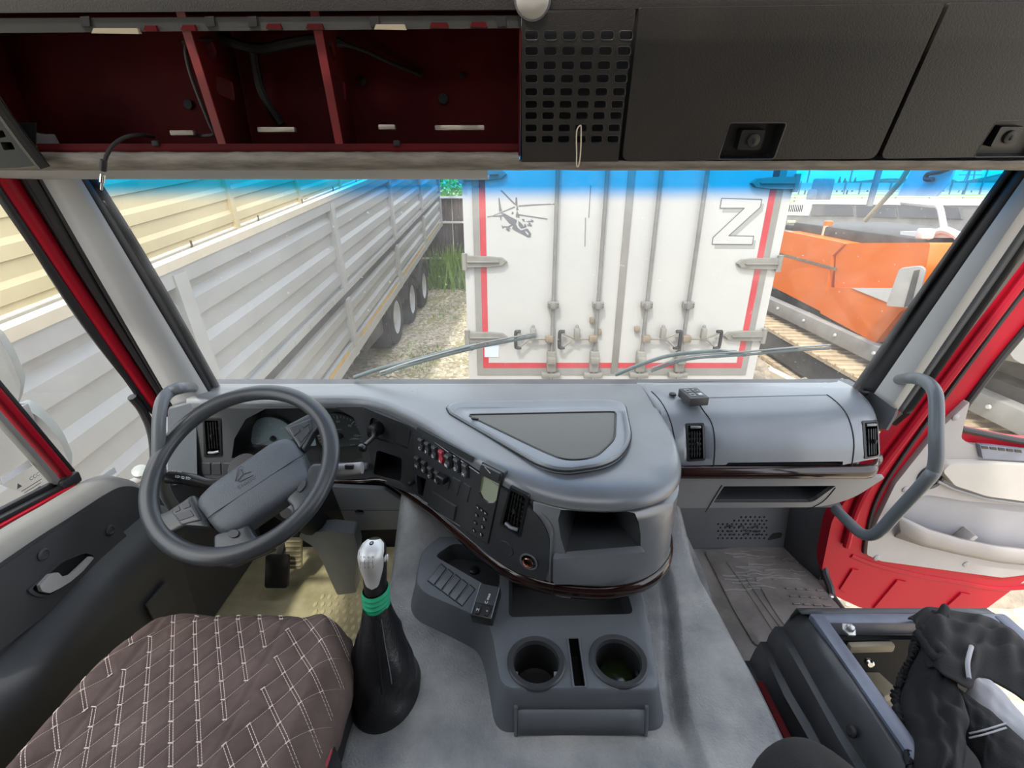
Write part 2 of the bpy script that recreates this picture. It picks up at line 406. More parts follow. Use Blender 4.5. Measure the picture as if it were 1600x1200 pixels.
def ground_mat():
    m = bpy.data.materials.new('yard_ground'); m.use_nodes = True; nt = m.node_tree; b = nt.nodes['Principled BSDF']; N = nt.nodes.new; L = nt.links.new
    b.inputs['Roughness'].default_value = 0.95
    ge = N('ShaderNodeNewGeometry')
    v = N('ShaderNodeTexVoronoi'); v.inputs['Scale'].default_value = 16; L(ge.outputs['Position'], v.inputs['Vector'])
    r = N('ShaderNodeValToRGB'); L(v.outputs['Color'], r.inputs[0])
    e = r.color_ramp.elements; e[0].color = (0.30, 0.25, 0.18, 1); e[1].color = (0.66, 0.59, 0.48, 1); e[0].position = 0.15; e[1].position = 0.85
    n = N('ShaderNodeTexNoise'); n.inputs['Scale'].default_value = 0.8; n.inputs['Detail'].default_value = 8; n.inputs['Roughness'].default_value = 0.7; L(ge.outputs['Position'], n.inputs['Vector'])
    rn = N('ShaderNodeValToRGB'); L(n.outputs['Fac'], rn.inputs[0]); rn.color_ramp.elements[0].position = 0.46; rn.color_ramp.elements[1].position = 0.62
    mx = N('ShaderNodeMixRGB'); L(rn.outputs[0], mx.inputs[0]); L(r.outputs[0], mx.inputs[1])
    mx.inputs[2].default_value = (0.33, 0.31, 0.16, 1)
    # weeds grow towards the fence, tan trodden earth beside the machine
    sp = N('ShaderNodeSeparateXYZ'); L(ge.outputs['Position'], sp.inputs[0])
    rx = N('ShaderNodeMapRange'); rx.inputs[1].default_value = 2.0; rx.inputs[2].default_value = 2.6; L(sp.outputs[0], rx.inputs[0])
    m3 = N('ShaderNodeMixRGB'); L(rx.outputs[0], m3.inputs[0]); L(mx.outputs[0], m3.inputs[1])
    v2 = N('ShaderNodeTexNoise'); v2.inputs['Scale'].default_value = 9; v2.inputs['Detail'].default_value = 9; L(ge.outputs['Position'], v2.inputs['Vector'])
    r3 = N('ShaderNodeValToRGB'); L(v2.outputs['Fac'], r3.inputs[0]); r3.color_ramp.elements[0].color = (0.30, 0.25, 0.17, 1); r3.color_ramp.elements[1].color = (0.66, 0.57, 0.43, 1)
    r3.color_ramp.elements[0].position = 0.3; r3.color_ramp.elements[1].position = 0.7
    L(r3.outputs[0], m3.inputs[2]); L(m3.outputs[0], b.inputs['Base Color'])
    bp = N('ShaderNodeBump'); bp.inputs['Strength'].default_value = 0.8; bp.inputs['Distance'].default_value = 0.03; L(v.outputs['Distance'], bp.inputs['Height']); L(bp.outputs[0], b.inputs['Normal'])
    M['yard_ground'] = m
ground_mat()
def lawn_mat():
    mat('lawn', (0.22, 0.36, 0.07), 0.9, rgb2=(0.34, 0.44, 0.12), vscale=0.4)
lawn_mat()
def hatch_mesh_mat():
    m = mat('speaker_weave', (0.17, 0.165, 0.15), 0.8); nt = m.node_tree; b = nt.nodes['Principled BSDF']
    w = nt.nodes.new('ShaderNodeTexChecker'); w.inputs['Scale'].default_value = 420; w.inputs[1].default_value = (0.20, 0.195, 0.175, 1); w.inputs[2].default_value = (0.11, 0.108, 0.10, 1)
    tc = nt.nodes.new('ShaderNodeTexCoord'); nt.links.new(tc.outputs['Object'], w.inputs[0]); nt.links.new(w.outputs[0], b.inputs['Base Color'])
hatch_mesh_mat()

# ------------------------------------------------------------------ cab shell
GZ = -EYE                                             # the yard, seen from the eye
FLOOR = -1.42
def struct(o, label=None): return tag(o, label, kind='structure')
# driver's floor with raised oval studs
fl = struct(MB().lohi((-1.10, -0.6, FLOOR-0.05), (-0.34, 1.66, FLOOR)).build('floor', 'floor_rubber'))
def stud_mb(p):
    m = MB().lathe([(0.010, 0), (0.0085, 0.003), (0.005, 0.0042)], (0, 0, 0), (0, 0, 1), 10, False, True)
    m.v = [(x*0.8 + p[0], y*1.35 + p[1], z + p[2]) for x, y, z in m.v]; return m
p0 = V((-0.72, 0.62, FLOOR)); stud = stud_mb(p0).build('tread_stud', 'floor_rubber', fl)
for j in range(22):
    for i in range(13):
        p = V((-0.72 + i*0.026 + (0.013 if j % 2 else 0), 0.62 + j*0.034, FLOOR))
        if i or j: dup(stud, p - p0, fl, False)
# passenger floor
struct(MB().lohi((0.55, -0.6, FLOOR-0.06), (1.22, 1.68, FLOOR-0.01)).build('floor', 'mat_black'))
# front bulkheads
struct(MB().lohi((-1.10, 1.60, FLOOR), (-0.30, 1.66, -0.72)).build('wall_front', 'black_matt'))
bk = Frame((0.6, 1.60, FLOOR), (1, 0, 0), (0, 0.12, 1))
hl = []
for j in range(7):
    for i in range(11):
        if j < 3 and (i < 1+2*(2-j)//1 and j < 2): continue
        a, b_ = bk.uv(1122 + i*7.2 + (3.6 if j % 2 else 0), 808 + j*5.5); hl.append(circ(a, b_, 0.0045, 8))
mbk = MB().plate([(-0.02, -0.02), (0.64, -0.02), (0.64, 0.68), (-0.02, 0.68)], hl, bk, 0, 0.02)
wf = struct(mbk.build('wall_front', 'pillar_dark'))
MB().fill(scale2([(-0.02, -0.02), (0.64, -0.02), (0.64, 0.68), (-0.02, 0.68)], 0.98), [], bk, -0.022).build('speaker_backing', 'black_matt', wf)
sc_ = MB(); random.seed(4)
for i in range(16):
    a, b_ = bk.uv(1125 + random.random()*60, 822 + random.random()*18)
    sc_.fill(rpoly([(a, b_), (a+0.02*random.uniform(0.5, 1.3), b_+0.005), (a+0.018, b_+0.010), (a-0.004, b_+0.006)], 0.002, 2), [], bk, 0.0008)
sc_.build('scuff_marks', 'black_matt', wf)
a, b_ = bk.uv(1210, 838); MB().plate(rpoly([(a-0.03, b_-0.02), (a+0.03, b_-0.005), (a+0.03, b_+0.02), (a-0.01, b_+0.015)], 0.012), [], bk, 0.002, 0.004).build('cable_port', 'black_matt', wf)
# kick wall at the right of the passenger footwell and the door sill
kw = MB(); kw.grid([[V((1.155, 1.62, z)), V((1.175, 1.50, z)), V((1.20, 1.42, z))] for z in (FLOOR, -1.15, -0.86)])
struct(kw.build('wall_right', 'pillar_dark', solid=0.01))
# cab side below the door opening (driver's side) and the rear cab sides behind the seats
struct(MB().lohi((-1.16, -1.0, FLOOR), (-1.105, 0.02, 0.48)).build('wall_left', 'pillar_grey'))
# roof
rf = MB(); rows = []
for x in (-1.16, -0.9, 0.08, 1.06, 1.30):
    e = 0.10 if abs(x-0.07) > 1.1 else 0.0
    rows.append([V((x, 0.90, 0.285)), V((x, 0.80, 0.315-e*0.2)), V((x, 0.55, 0.40-e)), V((x, 0.1, 0.46-e)), V((x, -1.0, 0.48-e))])
rf = MB().grid([[r[i] for i in range(3)] for r in rows])
HX0, HX1, HY0, HY1 = -0.55, 0.71, -0.06, 0.53
ce = Frame((0.08, 0.0, 0.42), (1, 0, 0), (0, 1, 0))
rf.plate([(-1.24, -1.0), (1.22, -1.0), (1.22, 0.56), (-1.24, 0.56)], [[(HX0-0.08, HY0), (HX1-0.08, HY0), (HX1-0.08, HY1), (HX0-0.08, HY1)]], ce, 0.0, 0.03, back=True)
cl = struct(rf.build('ceiling', 'headliner', smooth=30, solid=0.01))
# unseen milky hatch added to the ceiling as soft fill light for the cab
hm = bpy.data.materials.new('hatch_diffuser'); hm.use_nodes = True; nt_ = hm.node_tree; nt_.nodes.clear()
o_ = nt_.nodes.new('ShaderNodeOutputMaterial'); t_ = nt_.nodes.new('ShaderNodeBsdfTranslucent'); t_.inputs[0].default_value = (0.58, 0.59, 0.60, 1); nt_.links.new(t_.outputs[0], o_.inputs[0]); M['hatch_diffuser'] = hm
struct(MB().add([(HX0, HY0, 0.45), (HX1, HY0, 0.45), (HX1, HY1, 0.45), (HX0, HY1, 0.45)], [(0, 1, 2, 3)]).build('added_hatch', 'hatch_diffuser', smooth=0))
# cab back wall behind the eye
struct(MB().lohi((-1.16, -1.06, FLOOR), (1.30, -1.0, 0.45)).build('wall_back', 'doorl_dark'))
struct(MB().lohi((1.225, -1.0, FLOOR), (1.28, 0.10, 0.45)).build('wall_right', 'pillar_grey'))
# kick panel and side cover at the left end of the dashboard
struct(MB().lohi((-1.10, 0.95, FLOOR), (-1.055, 1.62, -0.835), 0.01).build('wall_left', 'doorl_dark'))
sd = Frame((-1.0, 1.27, -0.75), V((0.7, 0.35, 0)), (0, 0, 1))
struct(MB().plate(rpoly(sd.pts([(262, 640), (306, 628), (308, 752), (262, 760)]), 0.008), [], sd, 0, 0.02, back=True).build('trim_6', 'dash_blue_grey'))
# ---- windshield
def wpt(x, t):
    # t 0 at the lower edge, 1 at the upper edge; slight bow
    bow = 0.045*(1 - ((x-0.08)/1.05)**2)
    return V((x + (x-0.08)*0.02*t, lerp(1.375, 1.13, t) + bow, lerp(-0.615, 0.115, t)))
rows = [[wpt(lerp(-0.965, 1.125, i/24), t/12) for i in range(25)] for t in range(13)]
w1 = struct(MB().grid(rows).build('window_1', 'windshield_glass'), 'large windshield glass with blue tinted top band')
# lower seal of the windshield
MB().tube([wpt(lerp(-0.955, 1.115, i/24), 0.012) + V((0, -0.004, 0.0)) for i in range(25)], 0.007, 8).build('lower_seal', 'rubber', w1)
# ---- A-pillars traced as strips from the roof to the dashboard
def strips(cols, n=14):
    """cols: list of edges, each a list of (px, py, X) from top to bottom"""
    rows = []
    for c in cols:
        P = [U(x, y, X=X) for x, y, X in c]
        P = [P[0] + (P[0]-P[1])*0.35] + P
        rows.append(catmull(P, n))
    return rows
gL = [(150, 280, -.950), (240, 425, -.938), (346, 612, -.925)]
sL = [(127, 280, -.952), (225, 445, -.942), (330, 622, -.935)]
r0 = [(112, 280, -.965), (208, 445, -.958), (308, 624, -.955)]
r1 = [(92, 280, -.985), (190, 452, -.982), (290, 630, -.985)]
r2 = [(66, 280, -1.020), (168, 458, -1.020), (272, 636, -1.030)]
dL = [(30, 278, -1.062), (130, 440, -1.068), (268, 652, -1.07)]
dM = [(48, 279, -1.035), (150, 450, -1.04), (268, 640, -1.045)]
p1 = thing('trim_1', None, None, (-1.0, 1.25, -0.6), kind='structure')
MB().grid(strips([r2, r1, r0, sL])).build('pillar_cover', 'pillar_grey', p1, solid=0.012)
MB().grid(strips([sL, [(x-10, y, X-0.02) for x, y, X in gL], gL])).build('glass_seal', 'rubber', p1, solid=0.014)
MB().grid(strips([dL, dM, [(x+2, y, X-0.012) for x, y, X in r2], r2])).build('door_opening_seal', 'pillar_dark', p1, solid=0.012)
for k, (c, rr) in enumerate(((dM, 0.011), (r2, 0.008))):
    P = [U(x, y, X=X) for x, y, X in c]; P = [P[0] + (P[0]-P[1])*0.35] + P
    MB().tube(catmull(P, 12), rr, 8).build('seal_bead', 'rubber', p1)
# right pillar
gR = [(1581, 258, 1.095), (1465, 420, 1.092), (1334, 606, 1.088)]
sR = [(1612, 262, 1.10), (1498, 425, 1.10), (1368, 614, 1.10)]
q0 = [(1640, 262, 1.115), (1530, 425, 1.118), (1394, 634, 1.12)]
q1 = [(1668, 270, 1.150), (1560, 430, 1.155), (1410, 644, 1.15)]
q2 = [(1690, 275, 1.190), (1580, 425, 1.195), (1396, 664, 1.19)]
p2 = thing('trim_2', None, None, (1.13, 1.25, -0.6), kind='structure')
qm = [((a[0]+b[0])/2, (a[1]+b[1])/2, (a[2]+b[2])/2) for a, b in zip(q0, q1)]
MB().grid(strips([sR, q0, qm])).build('pillar_cover', 'pillar_grey', p2, solid=0.012)
MB().grid(strips([qm, q1])).build('pillar_edge', 'pillar_dark', p2, solid=0.012)
MB().grid(strips([gR, [(x+10, y, X+0.02) for x, y, X in gR], sR])).build('glass_seal', 'rubber', p2, solid=0.014)
MB().grid(strips([q1, [(x+10, y, X+0.012) for x, y, X in q1], q2])).build('door_opening_seal', 'rubber', p2, solid=0.014)
pbf = Frame((1.128, 1.3, -0.6), (0, 1, 0), (0, 0, 1))
MB().plate(pbf.pts([(1336, 606), (1372, 604), (1404, 630), (1397, 650), (1384, 672), (1360, 660), (1336, 640)]), [], pbf, 0, 0.008, back=True).build('pillar_foot', 'pillar_dark', p2)
for p, (px, py, X) in ((p1, (298, 607, -0.972)), (p2, (1408, 594, 1.128))):
    c = U(px, py, X=X); s = 1 if X < 0 else -1
    MB().lathe([(0.030, -0.004), (0.030, 0.004), (0.021, 0.004), (0.021, -0.002)], c, (s, -0.55, 0.12), 20, False, True).build('grab_handle_socket', 'black_matt', p)
# door opening seal down to the sill on the passenger's side
ds = MB().tube(catmull([U(1312, 806, X=1.20), U(1294, 838, X=1.205), U(1287, 880, X=1.205), U(1296, 915, X=1.205), U(1330, 975, X=1.20), V((1.2, 0.4, FLOOR+0.02))], 8), 0.014, 8)
struct(ds.build('trim_3', 'rubber'))
sp_ = MB().lohi((1.14, 0.2, FLOOR-0.01), (1.215, 1.27, FLOOR+0.012), 0.004)
sl = struct(sp_.build('trim_4', 'pillar_dark'))
c = U(1298, 932, Z=FLOOR+0.014); MB().lathe([(0.010, 0), (0.010, 0.004), (0.005, 0.008)], c, (0, 0, 1), 8).build('bolt', 'steel', sl)
# ------------------------------------------------------------------ engine tunnel under the grey moulded mat
def sstep(a, b, x):
    t = max(0.0, min(1.0, (x-a)/(b-a))); return t*t*(3-2*t)
def tunnel_z(x, y):
    z = -1.05 + 0.16*sstep(1.02, 1.34, y)
    z += -0.37*(1-sstep(-0.405, -0.345, x)) if x < -0.3 else 0
    cr = lerp(0.35, 0.43, sstep(0.62, 1.06, y))
    if x > 0.2:
        z += 0.022*sstep(cr-0.004, cr+0.03, x)*(1-sstep(1.15, 1.3, y)) - 0.012*math.exp(-((x-cr)/0.012)**2)*sstep(0.6, 0.68, y)
        edge = lerp(0.60, 0.57, sstep(0.7, 1.3, y))
        z += -0.37*sstep(edge-0.06, edge+0.06, x)
    if x < -0.1: z += 0.05*math.exp(-((x+0.30)/0.05)**2)*sstep(1.0, 1.15, y)
    z += 0.0035*math.sin(x*17+y*9)*math.sin(y*13-x*5)
    return z
rows = []
xs = np.concatenate([np.linspace(-0.41, -0.33, 9), np.linspace(-0.31, 0.30, 24), np.linspace(0.305, 0.47, 44), np.linspace(0.475, 0.68, 22)])
for y in np.linspace(0.1, 1.58, 110): rows.append([V((x, y, tunnel_z(x, y))) for x in xs])
eng = MB().grid(rows).build('engine_cover', 'tunnel_mat')
tag(eng, 'grey grained moulded mat over the engine hump between the seats', 'engine cover')

# ------------------------------------------------------------------ dashboard
dash = thing('dashboard', 'dark grey wraparound truck dashboard with switches, vents and wood trim strip', 'dashboard', (0.0, 1.2, -1.0))
_fc = catmull([(-1.08, 1.345, 0), (-1.06, 1.305, 0), (-1.0, 1.292, 0), (-.90, 1.29, 0), (-.75, 1.288, 0), (-.60, 1.29, 0), (-.47, 1.288, 0), (-.40, 1.265, 0), (-.33, 1.218, 0), (-.24, 1.135, 0), (-.16, 1.045, 0),
               (-.07, .945, 0), (.01, .875, 0), (.085, .842, 0), (.16, .828, 0), (.235, .828, 0), (.30, .846, 0), (.355, .885, 0), (.395, .945, 0), (.418, 1.03, 0), (.43, 1.13, 0), (.43, 1.25, 0)], 8)
_fl = [0.0]
for a_, b_ in zip(_fc, _fc[1:]): _fl.append(_fl[-1] + (b_-a_).length)
FLEN = _fl[-1]
def Fp(s):
    s = max(0.0, min(FLEN-1e-6, s)); i = max(0, min(len(_fl)-2, int(np.searchsorted(_fl, s, side='right')-1)))
    t = (s-_fl[i])/(_fl[i+1]-_fl[i]); p = _fc[i].lerp(_fc[i+1], t)
    def tg(k):
        a, b = _fc[max(0, k-1)], _fc[min(len(_fc)-1, k+1)]; return (b-a).normalized()
    tt = tg(i).lerp(tg(i+1), t).normalized()
    return p, V((tt.y, -tt.x, 0))
def face_y(z): return 0.0
def mapF(s, z, off=0.0):
    p, n = Fp(s); return V((p.x, p.y, z)) + n*off
def Fuv(px, py):
    r = ray(px, py); best = None
    for i in range(len(_fc)-1):
        a, b = _fc[i], _fc[i+1]; e = b-a
        den = r.x*e.y - r.y*e.x
        if abs(den) < 1e-9: continue
        d = (a.x*e.y - a.y*e.x)/den; t = (a.x*r.y - a.y*r.x)/den
        if d > 0 and -1e-6 <= t <= 1+1e-6 and (best is None or d < best[0]): best = (d, _fl[i] + t*e.length)
    return (best[1], r.z*best[0])
def Fpts(L): return [Fuv(x, y) for x, y in L]
def s_at(px, py): return Fuv(px, py)[0]
TRIM = -0.848
# upper shell: from the windshield base over the brow to the lip
def brow(s):
    p, n = Fp(s); big = sstep(-0.1, 0.15, p.x)
    zt = -0.585 - 0.012*big
    r = lerp(0.022, 0.036, big); rh = lerp(0.022, 0.100, big)*(1 - 0.8*sstep(0.34, 0.425, p.x))
    yb = 1.415; xb = lerp(p.x, -0.98 + (p.x+0.98)*1.0, 1)
    bk_ = V((max(-0.98, min(0.50, p.x - (0.02 if p.x > 0.3 else 0))), yb, -0.592))
    fr = V((p.x, p.y, 0)) - n*rh
    P = [bk_]
    for t in (0.25, 0.5, 0.75, 1.0):
        q = V((lerp(bk_.x, fr.x, t), lerp(bk_.y, fr.y, t), lerp(-0.590, zt, sstep(0, 1, t)))); P.append(q)
    for k in range(1, 11):
        a = k/10*math.pi/2
        P.append(V((fr.x, fr.y, zt)) + n*(rh*math.sin(a)) - V((0, 0, r*(1-math.cos(a)))))
    P.append(V((p.x, p.y, zt - r - lerp(0.012, 0.004, big))))
    return P
NS = 130
MB().grid([brow(0.135 + (FLEN-0.135)*i/NS) for i in range(NS+1)]).build('top_shell', 'dash_grey', dash, smooth=50)
# left end cap of the top shell
# instrument fascia (driver): cluster opening and side vent
sA = s_at(303, 745); sA2 = s_at(300, 640); sB = s_at(574, 680); sC = s_at(648, 700); sD = s_at(852, 850)
ztop = -0.612
clus = Fpts([(362, 716), (366, 686), (384, 655), (420, 636), (470, 628), (520, 634), (552, 652), (564, 682), (566, 716), (520, 722), (440, 722)])
ventL = Fpts([(317, 652), (346, 652), (348, 713), (319, 715)]); ventL = rpoly(ventL, 0.006)
fa = MB().plate(rpoly([(sA, -0.90), (sB, -0.862), (sB, ztop), (sA2, ztop)], [0.02, 0, 0, 0.03]), [clus, scale2(ventL, 0.94)], mapF, 0.0, 0.012, sub=(0.03, 0.05))
fa.build('instrument_fascia', 'dash_mid', dash)
MB().wall(clus, mapF, 0.0, -0.09, 0.90).build('cluster_hood', 'black_plastic', dash)
# gauges
gz = MB().fill(scale2(clus, 0.92), [], mapF, -0.088, sub=(0.05, 0.05)).build('gauge_cluster', 'gauge_face', dash)
gfr = Frame(mapF(s_at(470, 690), Fuv(470, 690)[1], -0.08), (1, 0, 0), (0, 0, 1))
def gauge(px, py, r, name, pale=False):
    a, b = gfr.uv(px, py)
    MB().lathe([(r, 0), (r, 0.006), (r*0.96, 0.008), (r*0.94, 0.004)], gfr(a, b), gfr.n, 40, False, False).build(name + '_ring', 'black_plastic', gz)
    MB().plate(circ(a, b, r*0.94, 40), [], gfr, 0.003, 0.003).build(name + '_dial', 'gauge_pale' if pale else 'gauge_face', gz)
    t = MB()
    for k in range(31):
        an = math.radians(225 - k*9); ll = 0.10 if k % 5 else 0.17; w = 0.0006 if k % 5 else 0.0011
        c_, s_ = math.cos(an), math.sin(an)
        P = [(a + c_*r*0.90 - s_*w, b + s_*r*0.90 + c_*w), (a + c_*r*(0.90-ll) - s_*w, b + s_*r*(0.90-ll) + c_*w), (a + c_*r*(0.90-ll) + s_*w, b + s_*r*(0.90-ll) - c_*w), (a + c_*r*0.90 + s_*w, b + s_*r*0.90 - c_*w)]
        t.add([gfr(x, y, 0.0036) for x, y in P], [(0, 1, 2, 3)])
    for k, s_ in enumerate(('0', '20', '40', '60', '80', '100', '120')):
        an = math.radians(225 - k*45); put_text(t, s_, 0.012, gfr, a + math.cos(an)*r*0.63, b + math.sin(an)*r*0.63, off=0.0036)
    put_text(t, 'km/h', 0.008, gfr, a, b + r*0.28, off=0.0036)
    tag(t.build(name + '_markings', 'grey_print', gz), kind='stuff')
    an = math.radians(200); MB().beam(gfr(a, b, 0.006), gfr(a + math.cos(an)*r*0.75, b + math.sin(an)*r*0.75, 0.006), 0.003, 0.002, up=(0, -1, 0)).build(name + '_needle', 'grey_print', gz)
    MB().lathe([(0.010, 0), (0.009, 0.008), (0.004, 0.009)], gfr(a, b, 0.003), gfr.n, 16).build(name + '_cap', 'black_plastic', gz)
gauge(532, 680, 0.082, 'speedometer'); gauge(428, 684, 0.082, 'tachometer', True)
a, b = gfr.uv(480, 680); MB().plate(rrect(a, b, 0.05, 0.075, 0.004), [], gfr, 0.004, 0.004).build('message_display', 'gauge_pale', gz)
# clear cover of the gauges
glass_mat('gauge_cover', dust=0.05, gloss=0.06)
MB().fill(scale2(clus, 0.925), [], mapF, -0.060, sub=(0.05, 0.05)).build('gauge_lens', 'gauge_cover', dash)
MB().box(U(548, 728, Y=1.27), (0.11, 0.02, 0.018), None, 0.006).build('cluster_sill', 'dash_blue_grey', dash)

def vent(parent, loop, mp, name='air_vent', nv=4, nh=5, top=0.003, tilt=0.0):
    """a louvred outlet: bezel, dark box, vertical and horizontal louvres, thumb wheel"""
    inner = scale2(loop, 0.86, 0.74); c = cen(loop)
    xs = [p[0] for p in loop]; ys = [p[1] for p in loop]
    v = MB().plate(loop, [inner], mp, top, 0.014, cham=0.04).build(name, 'black_plastic', parent)
    MB().recess(inner, mp, top-0.001, 0.035).build('vent_box', 'black_matt', v)
    ix = [p[0] for p in inner]; iy = [p[1] for p in inner]; x0, x1, y0, y1 = min(ix), max(ix), min(iy), max(iy)
    # the opening is a sheared rectangle: interpolate its corners
    bl = min(inner, key=lambda p: (p[0]-x0)**2 + (p[1]-y0)**2); br = min(inner, key=lambda p: (p[0]-x1)**2 + (p[1]-y0)**2)
    tl = min(inner, key=lambda p: (p[0]-x0)**2 + (p[1]-y1)**2); tr = min(inner, key=lambda p: (p[0]-x1)**2 + (p[1]-y1)**2)
    def q(a, b): 
        p = V(bl).lerp(V(br), a).lerp(V(tl).lerp(V(tr), a), b); return p.x, p.y
    yb = 0.16
    for i in range(nv):
        t = (i+1)/(nv+1); (ax, ay), (bx, by) = q(t, yb), q(t, 0.97)
        MB().beam(mp(ax, ay, top-0.006), mp(bx, by, top-0.006), 0.0022, 0.008, up=mp(ax, ay, 1)-mp(ax, ay, 0)).build('louvre', 'black_plastic', v)
    for j in range(nh):
        t = yb + (0.97-yb)*(j+0.5)/nh; (ax, ay), (bx, by) = q(0.02, t), q(0.98, t)
        MB().beam(mp(ax, ay, top-0.013), mp(bx, by, top-0.013), 0.0020, 0.005, up=(0, 0, 1)).build('cross_louvre', 'dash_grey', v)
    (ax, ay) = q(0.5, 0.55); MB().box(mp(ax, ay, top+0.002), (0.006, 0.010, 0.014), None, 0.002).build('louvre_tab', 'black_plastic', v)
    (ax, ay), (bx, by) = q(0.12, 0.05), q(0.88, 0.05)
    MB().tube([mp(ax, ay, top-0.003), mp((ax+bx)/2, (ay+by)/2, top+0.001), mp(bx, by, top-0.003)], 0.0045, 10).build('thumb_wheel', 'dash_grey', v)
    return v
vent(dash, ventL, mapF)
bl_ = MB()
for i in range(4):
    q_ = rpoly(Fpts([(316+i*16, 723), (329+i*16, 723), (330+i*16, 741), (317+i*16, 741)]), 0.002, 2)
    MB().plate(q_, [], mapF, 0.003, 0.006, cham=0.06).build('blank_switch', 'dash_dark', dash)
# fascia with the brake lever and the small open bin
zlow = TRIM
binl = rpoly(Fpts([(589, 703), (629, 716), (627, 752), (584, 741)]), 0.012)
levr = rpoly(Fpts([(580, 652), (644, 672), (638, 702), (574, 682)]), 0.010)
fb = MB().plate([(sB+0.001, -0.862), (sC-0.001, zlow), (sC-0.001, ztop-0.005), (sB+0.001, ztop)], [binl, levr], mapF, 0.002, 0.014, sub=(0.02, 0.05))
fb.build('lever_fascia', 'dash_dark', dash)
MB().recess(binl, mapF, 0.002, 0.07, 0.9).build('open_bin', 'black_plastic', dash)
MB().recess(levr, mapF, 0.002, 0.012).build('lever_recess', 'dash_dark', dash)
a, b = Fuv(591, 669); c = mapF(a, b, 0.0); n_ = (mapF(a, b, 1)-mapF(a, b, 0))
pb = MB().lathe([(0.020, -0.012), (0.021, 0.018), (0.019, 0.028), (0.012, 0.031)], c, n_, 20).build('parking_brake', 'black_plastic', dash)
MB().tube([c + n_*0.02, U(583, 684, d=1.30), U(570, 696, d=1.26)], [0.007, 0.006, 0.006], 10).build('lever_arm', 'black_plastic', pb)
MB().lathe([(0.010, -0.004), (0.0125, 0), (0.0125, 0.006), (0.008, 0.010)], U(567, 699, d=1.25), U(567, 699, d=1) - U(591, 669, d=1.03), 16).build('lever_knob', 'black_plastic', pb)
MB().plate(rpoly(Fpts([(621, 664), (641, 671), (638, 700), (617, 692)]), 0.005), [], mapF, 0.0, 0.004, cham=0.05).build('blank_cover', 'dash_dark', dash)
# long switch fascia
vR = rpoly(Fpts([(799, 757), (829, 772), (815, 839), (782, 818)]), 0.005)
radl = rpoly(Fpts([(755, 721), (789, 738), (765, 851), (730, 830)]), 0.004)
lcd0 = Fpts([(757, 741), (783, 754), (779, 779), (774, 784), (765, 784), (757, 778), (752, 768)])
cig = Fuv(827, 876)
endt = [(sC+0.001, zlow), (sD, zlow), (sD+0.012, -0.80), (sD+0.012, -0.72), (sD-0.02, -0.66), (sD-0.09, -0.628), (sC+0.06, ztop-0.008), (sC+0.001, ztop-0.005)]
cigl = circ(cig[0], cig[1], 0.019, 24)
keyb = rpoly(Fpts([(650, 741), (667, 748), (662, 775), (645, 765)]), 0.002, 2)
fs_ = MB().plate(rpoly(endt, [0.001, 0.004, 0.03, 0.04, 0.05, 0.06, 0.0, 0.001]), [scale2(vR, 0.93), radl, cigl, keyb], mapF, 0.003, 0.014, sub=(0.02, 0.06))
fs_.build('switch_fascia', 'dash_dark', dash)
vent(dash, vR, mapF, nv=4, nh=6, top=0.006)
MB().recess(keyb, mapF, 0.003, 0.03).build('open_slot', 'black_matt', dash)
a, b = Fuv(647, 752); nn = mapF(a, b, 1)-mapF(a, b, 0)
MB().lathe([(0.008, -0.004), (0.008, 0.014), (0.006, 0.018)], mapF(a, b, 0.004), nn, 16).build('rotary_knob', 'black_plastic', dash)
a, b = Fuv(651, 742); MB().plate(circ(a, b, 0.0035, 10, 0.002), [], mapF, 0.0045, 0.001).build('indicator_mark', 'blue_light', dash)
MB().plate(Fpts([(654, 666), (742, 713), (738, 722), (652, 674)]), [], mapF, 0.0042, 0.0015).build('label_strip', 'dash_dark', dash)
# rocker switches
def rocker(px, py, name, m, icon, top=0.014, lit=True):
    a, b = Fuv(px, py); w, h = 0.0165, 0.036
    sh = 0.10
    def mp(x, y, off=0.0): return mapF(a + x + y*sh*0, b + y, off)
    r_ = MB()
    prof = [(-h/2, 0.003), (-h/2, top*0.75), (-h/2+0.004, top), (0.0, top*0.72), (h/2-0.004, top*0.98), (h/2, top*0.8), (h/2, 0.003)]
    r_.grid([[mp(x, y, o) for y, o in prof] for x in (-w/2, w/2)])
    for x in (-w/2, w/2): r_.add([mp(x, y, o) for y, o in prof], [tuple(range(len(prof)))])
    o = r_.build(name, m, dash, smooth=20)
    if icon:
        t = MB(); bold_text(t, icon, 0.013 if len(icon) < 2 else 0.010, lambda x, y, off=0: mp(x, y, top*0.90+off), 0, -h*0.25, off=0.0025)
        t.build('switch_symbol', 'white_print', o)
    MB().plate(rrect(0, 0, w+0.003, h+0.003, 0.001), [], lambda x, y, off=0: mp(x, y, off), 0.0048, 0.002).build('switch_frame', 'black_plastic', o)
    return o
top_row = [(661, 695, 'C'), (675, 704, 'P'), (684.5, 710, 'D'), (694, 713.5, None), (706, 719, 'EK'), (717, 728, 'O'), (731, 734, 'H')]
top_row = [(662, 693, 'C'), (672, 699, 'P'), (683, 705.5, 'D'), (694, 712, None), (706.5, 718, 'EK'), (718, 725, 'O'), (731, 733, 'H')]
for k, (px, py, ic) in enumerate(top_row):
    if k == 3:
        o = rocker(px, py, 'hazard_switch', 'red_switch', None); o['label'] = 'red hazard warning switch'
        a, b = Fuv(px, py); MB().fill([(a-0.005, b-0.014), (a+0.005, b-0.014), (a, b-0.005)], [], mapF, 0.0145).build('switch_symbol', 'white_print', o)
    else: rocker(px, py, 'rocker_switch', 'dash_mid', ic, 0.020 if k == 4 else 0.014)
for px, py, ic in ((656, 721, 'H'), (666.5, 728, 'H'), (676.5, 737, 'C'), (687, 744, 'R')): rocker(px, py, 'rocker_switch', 'dash_mid', ic)
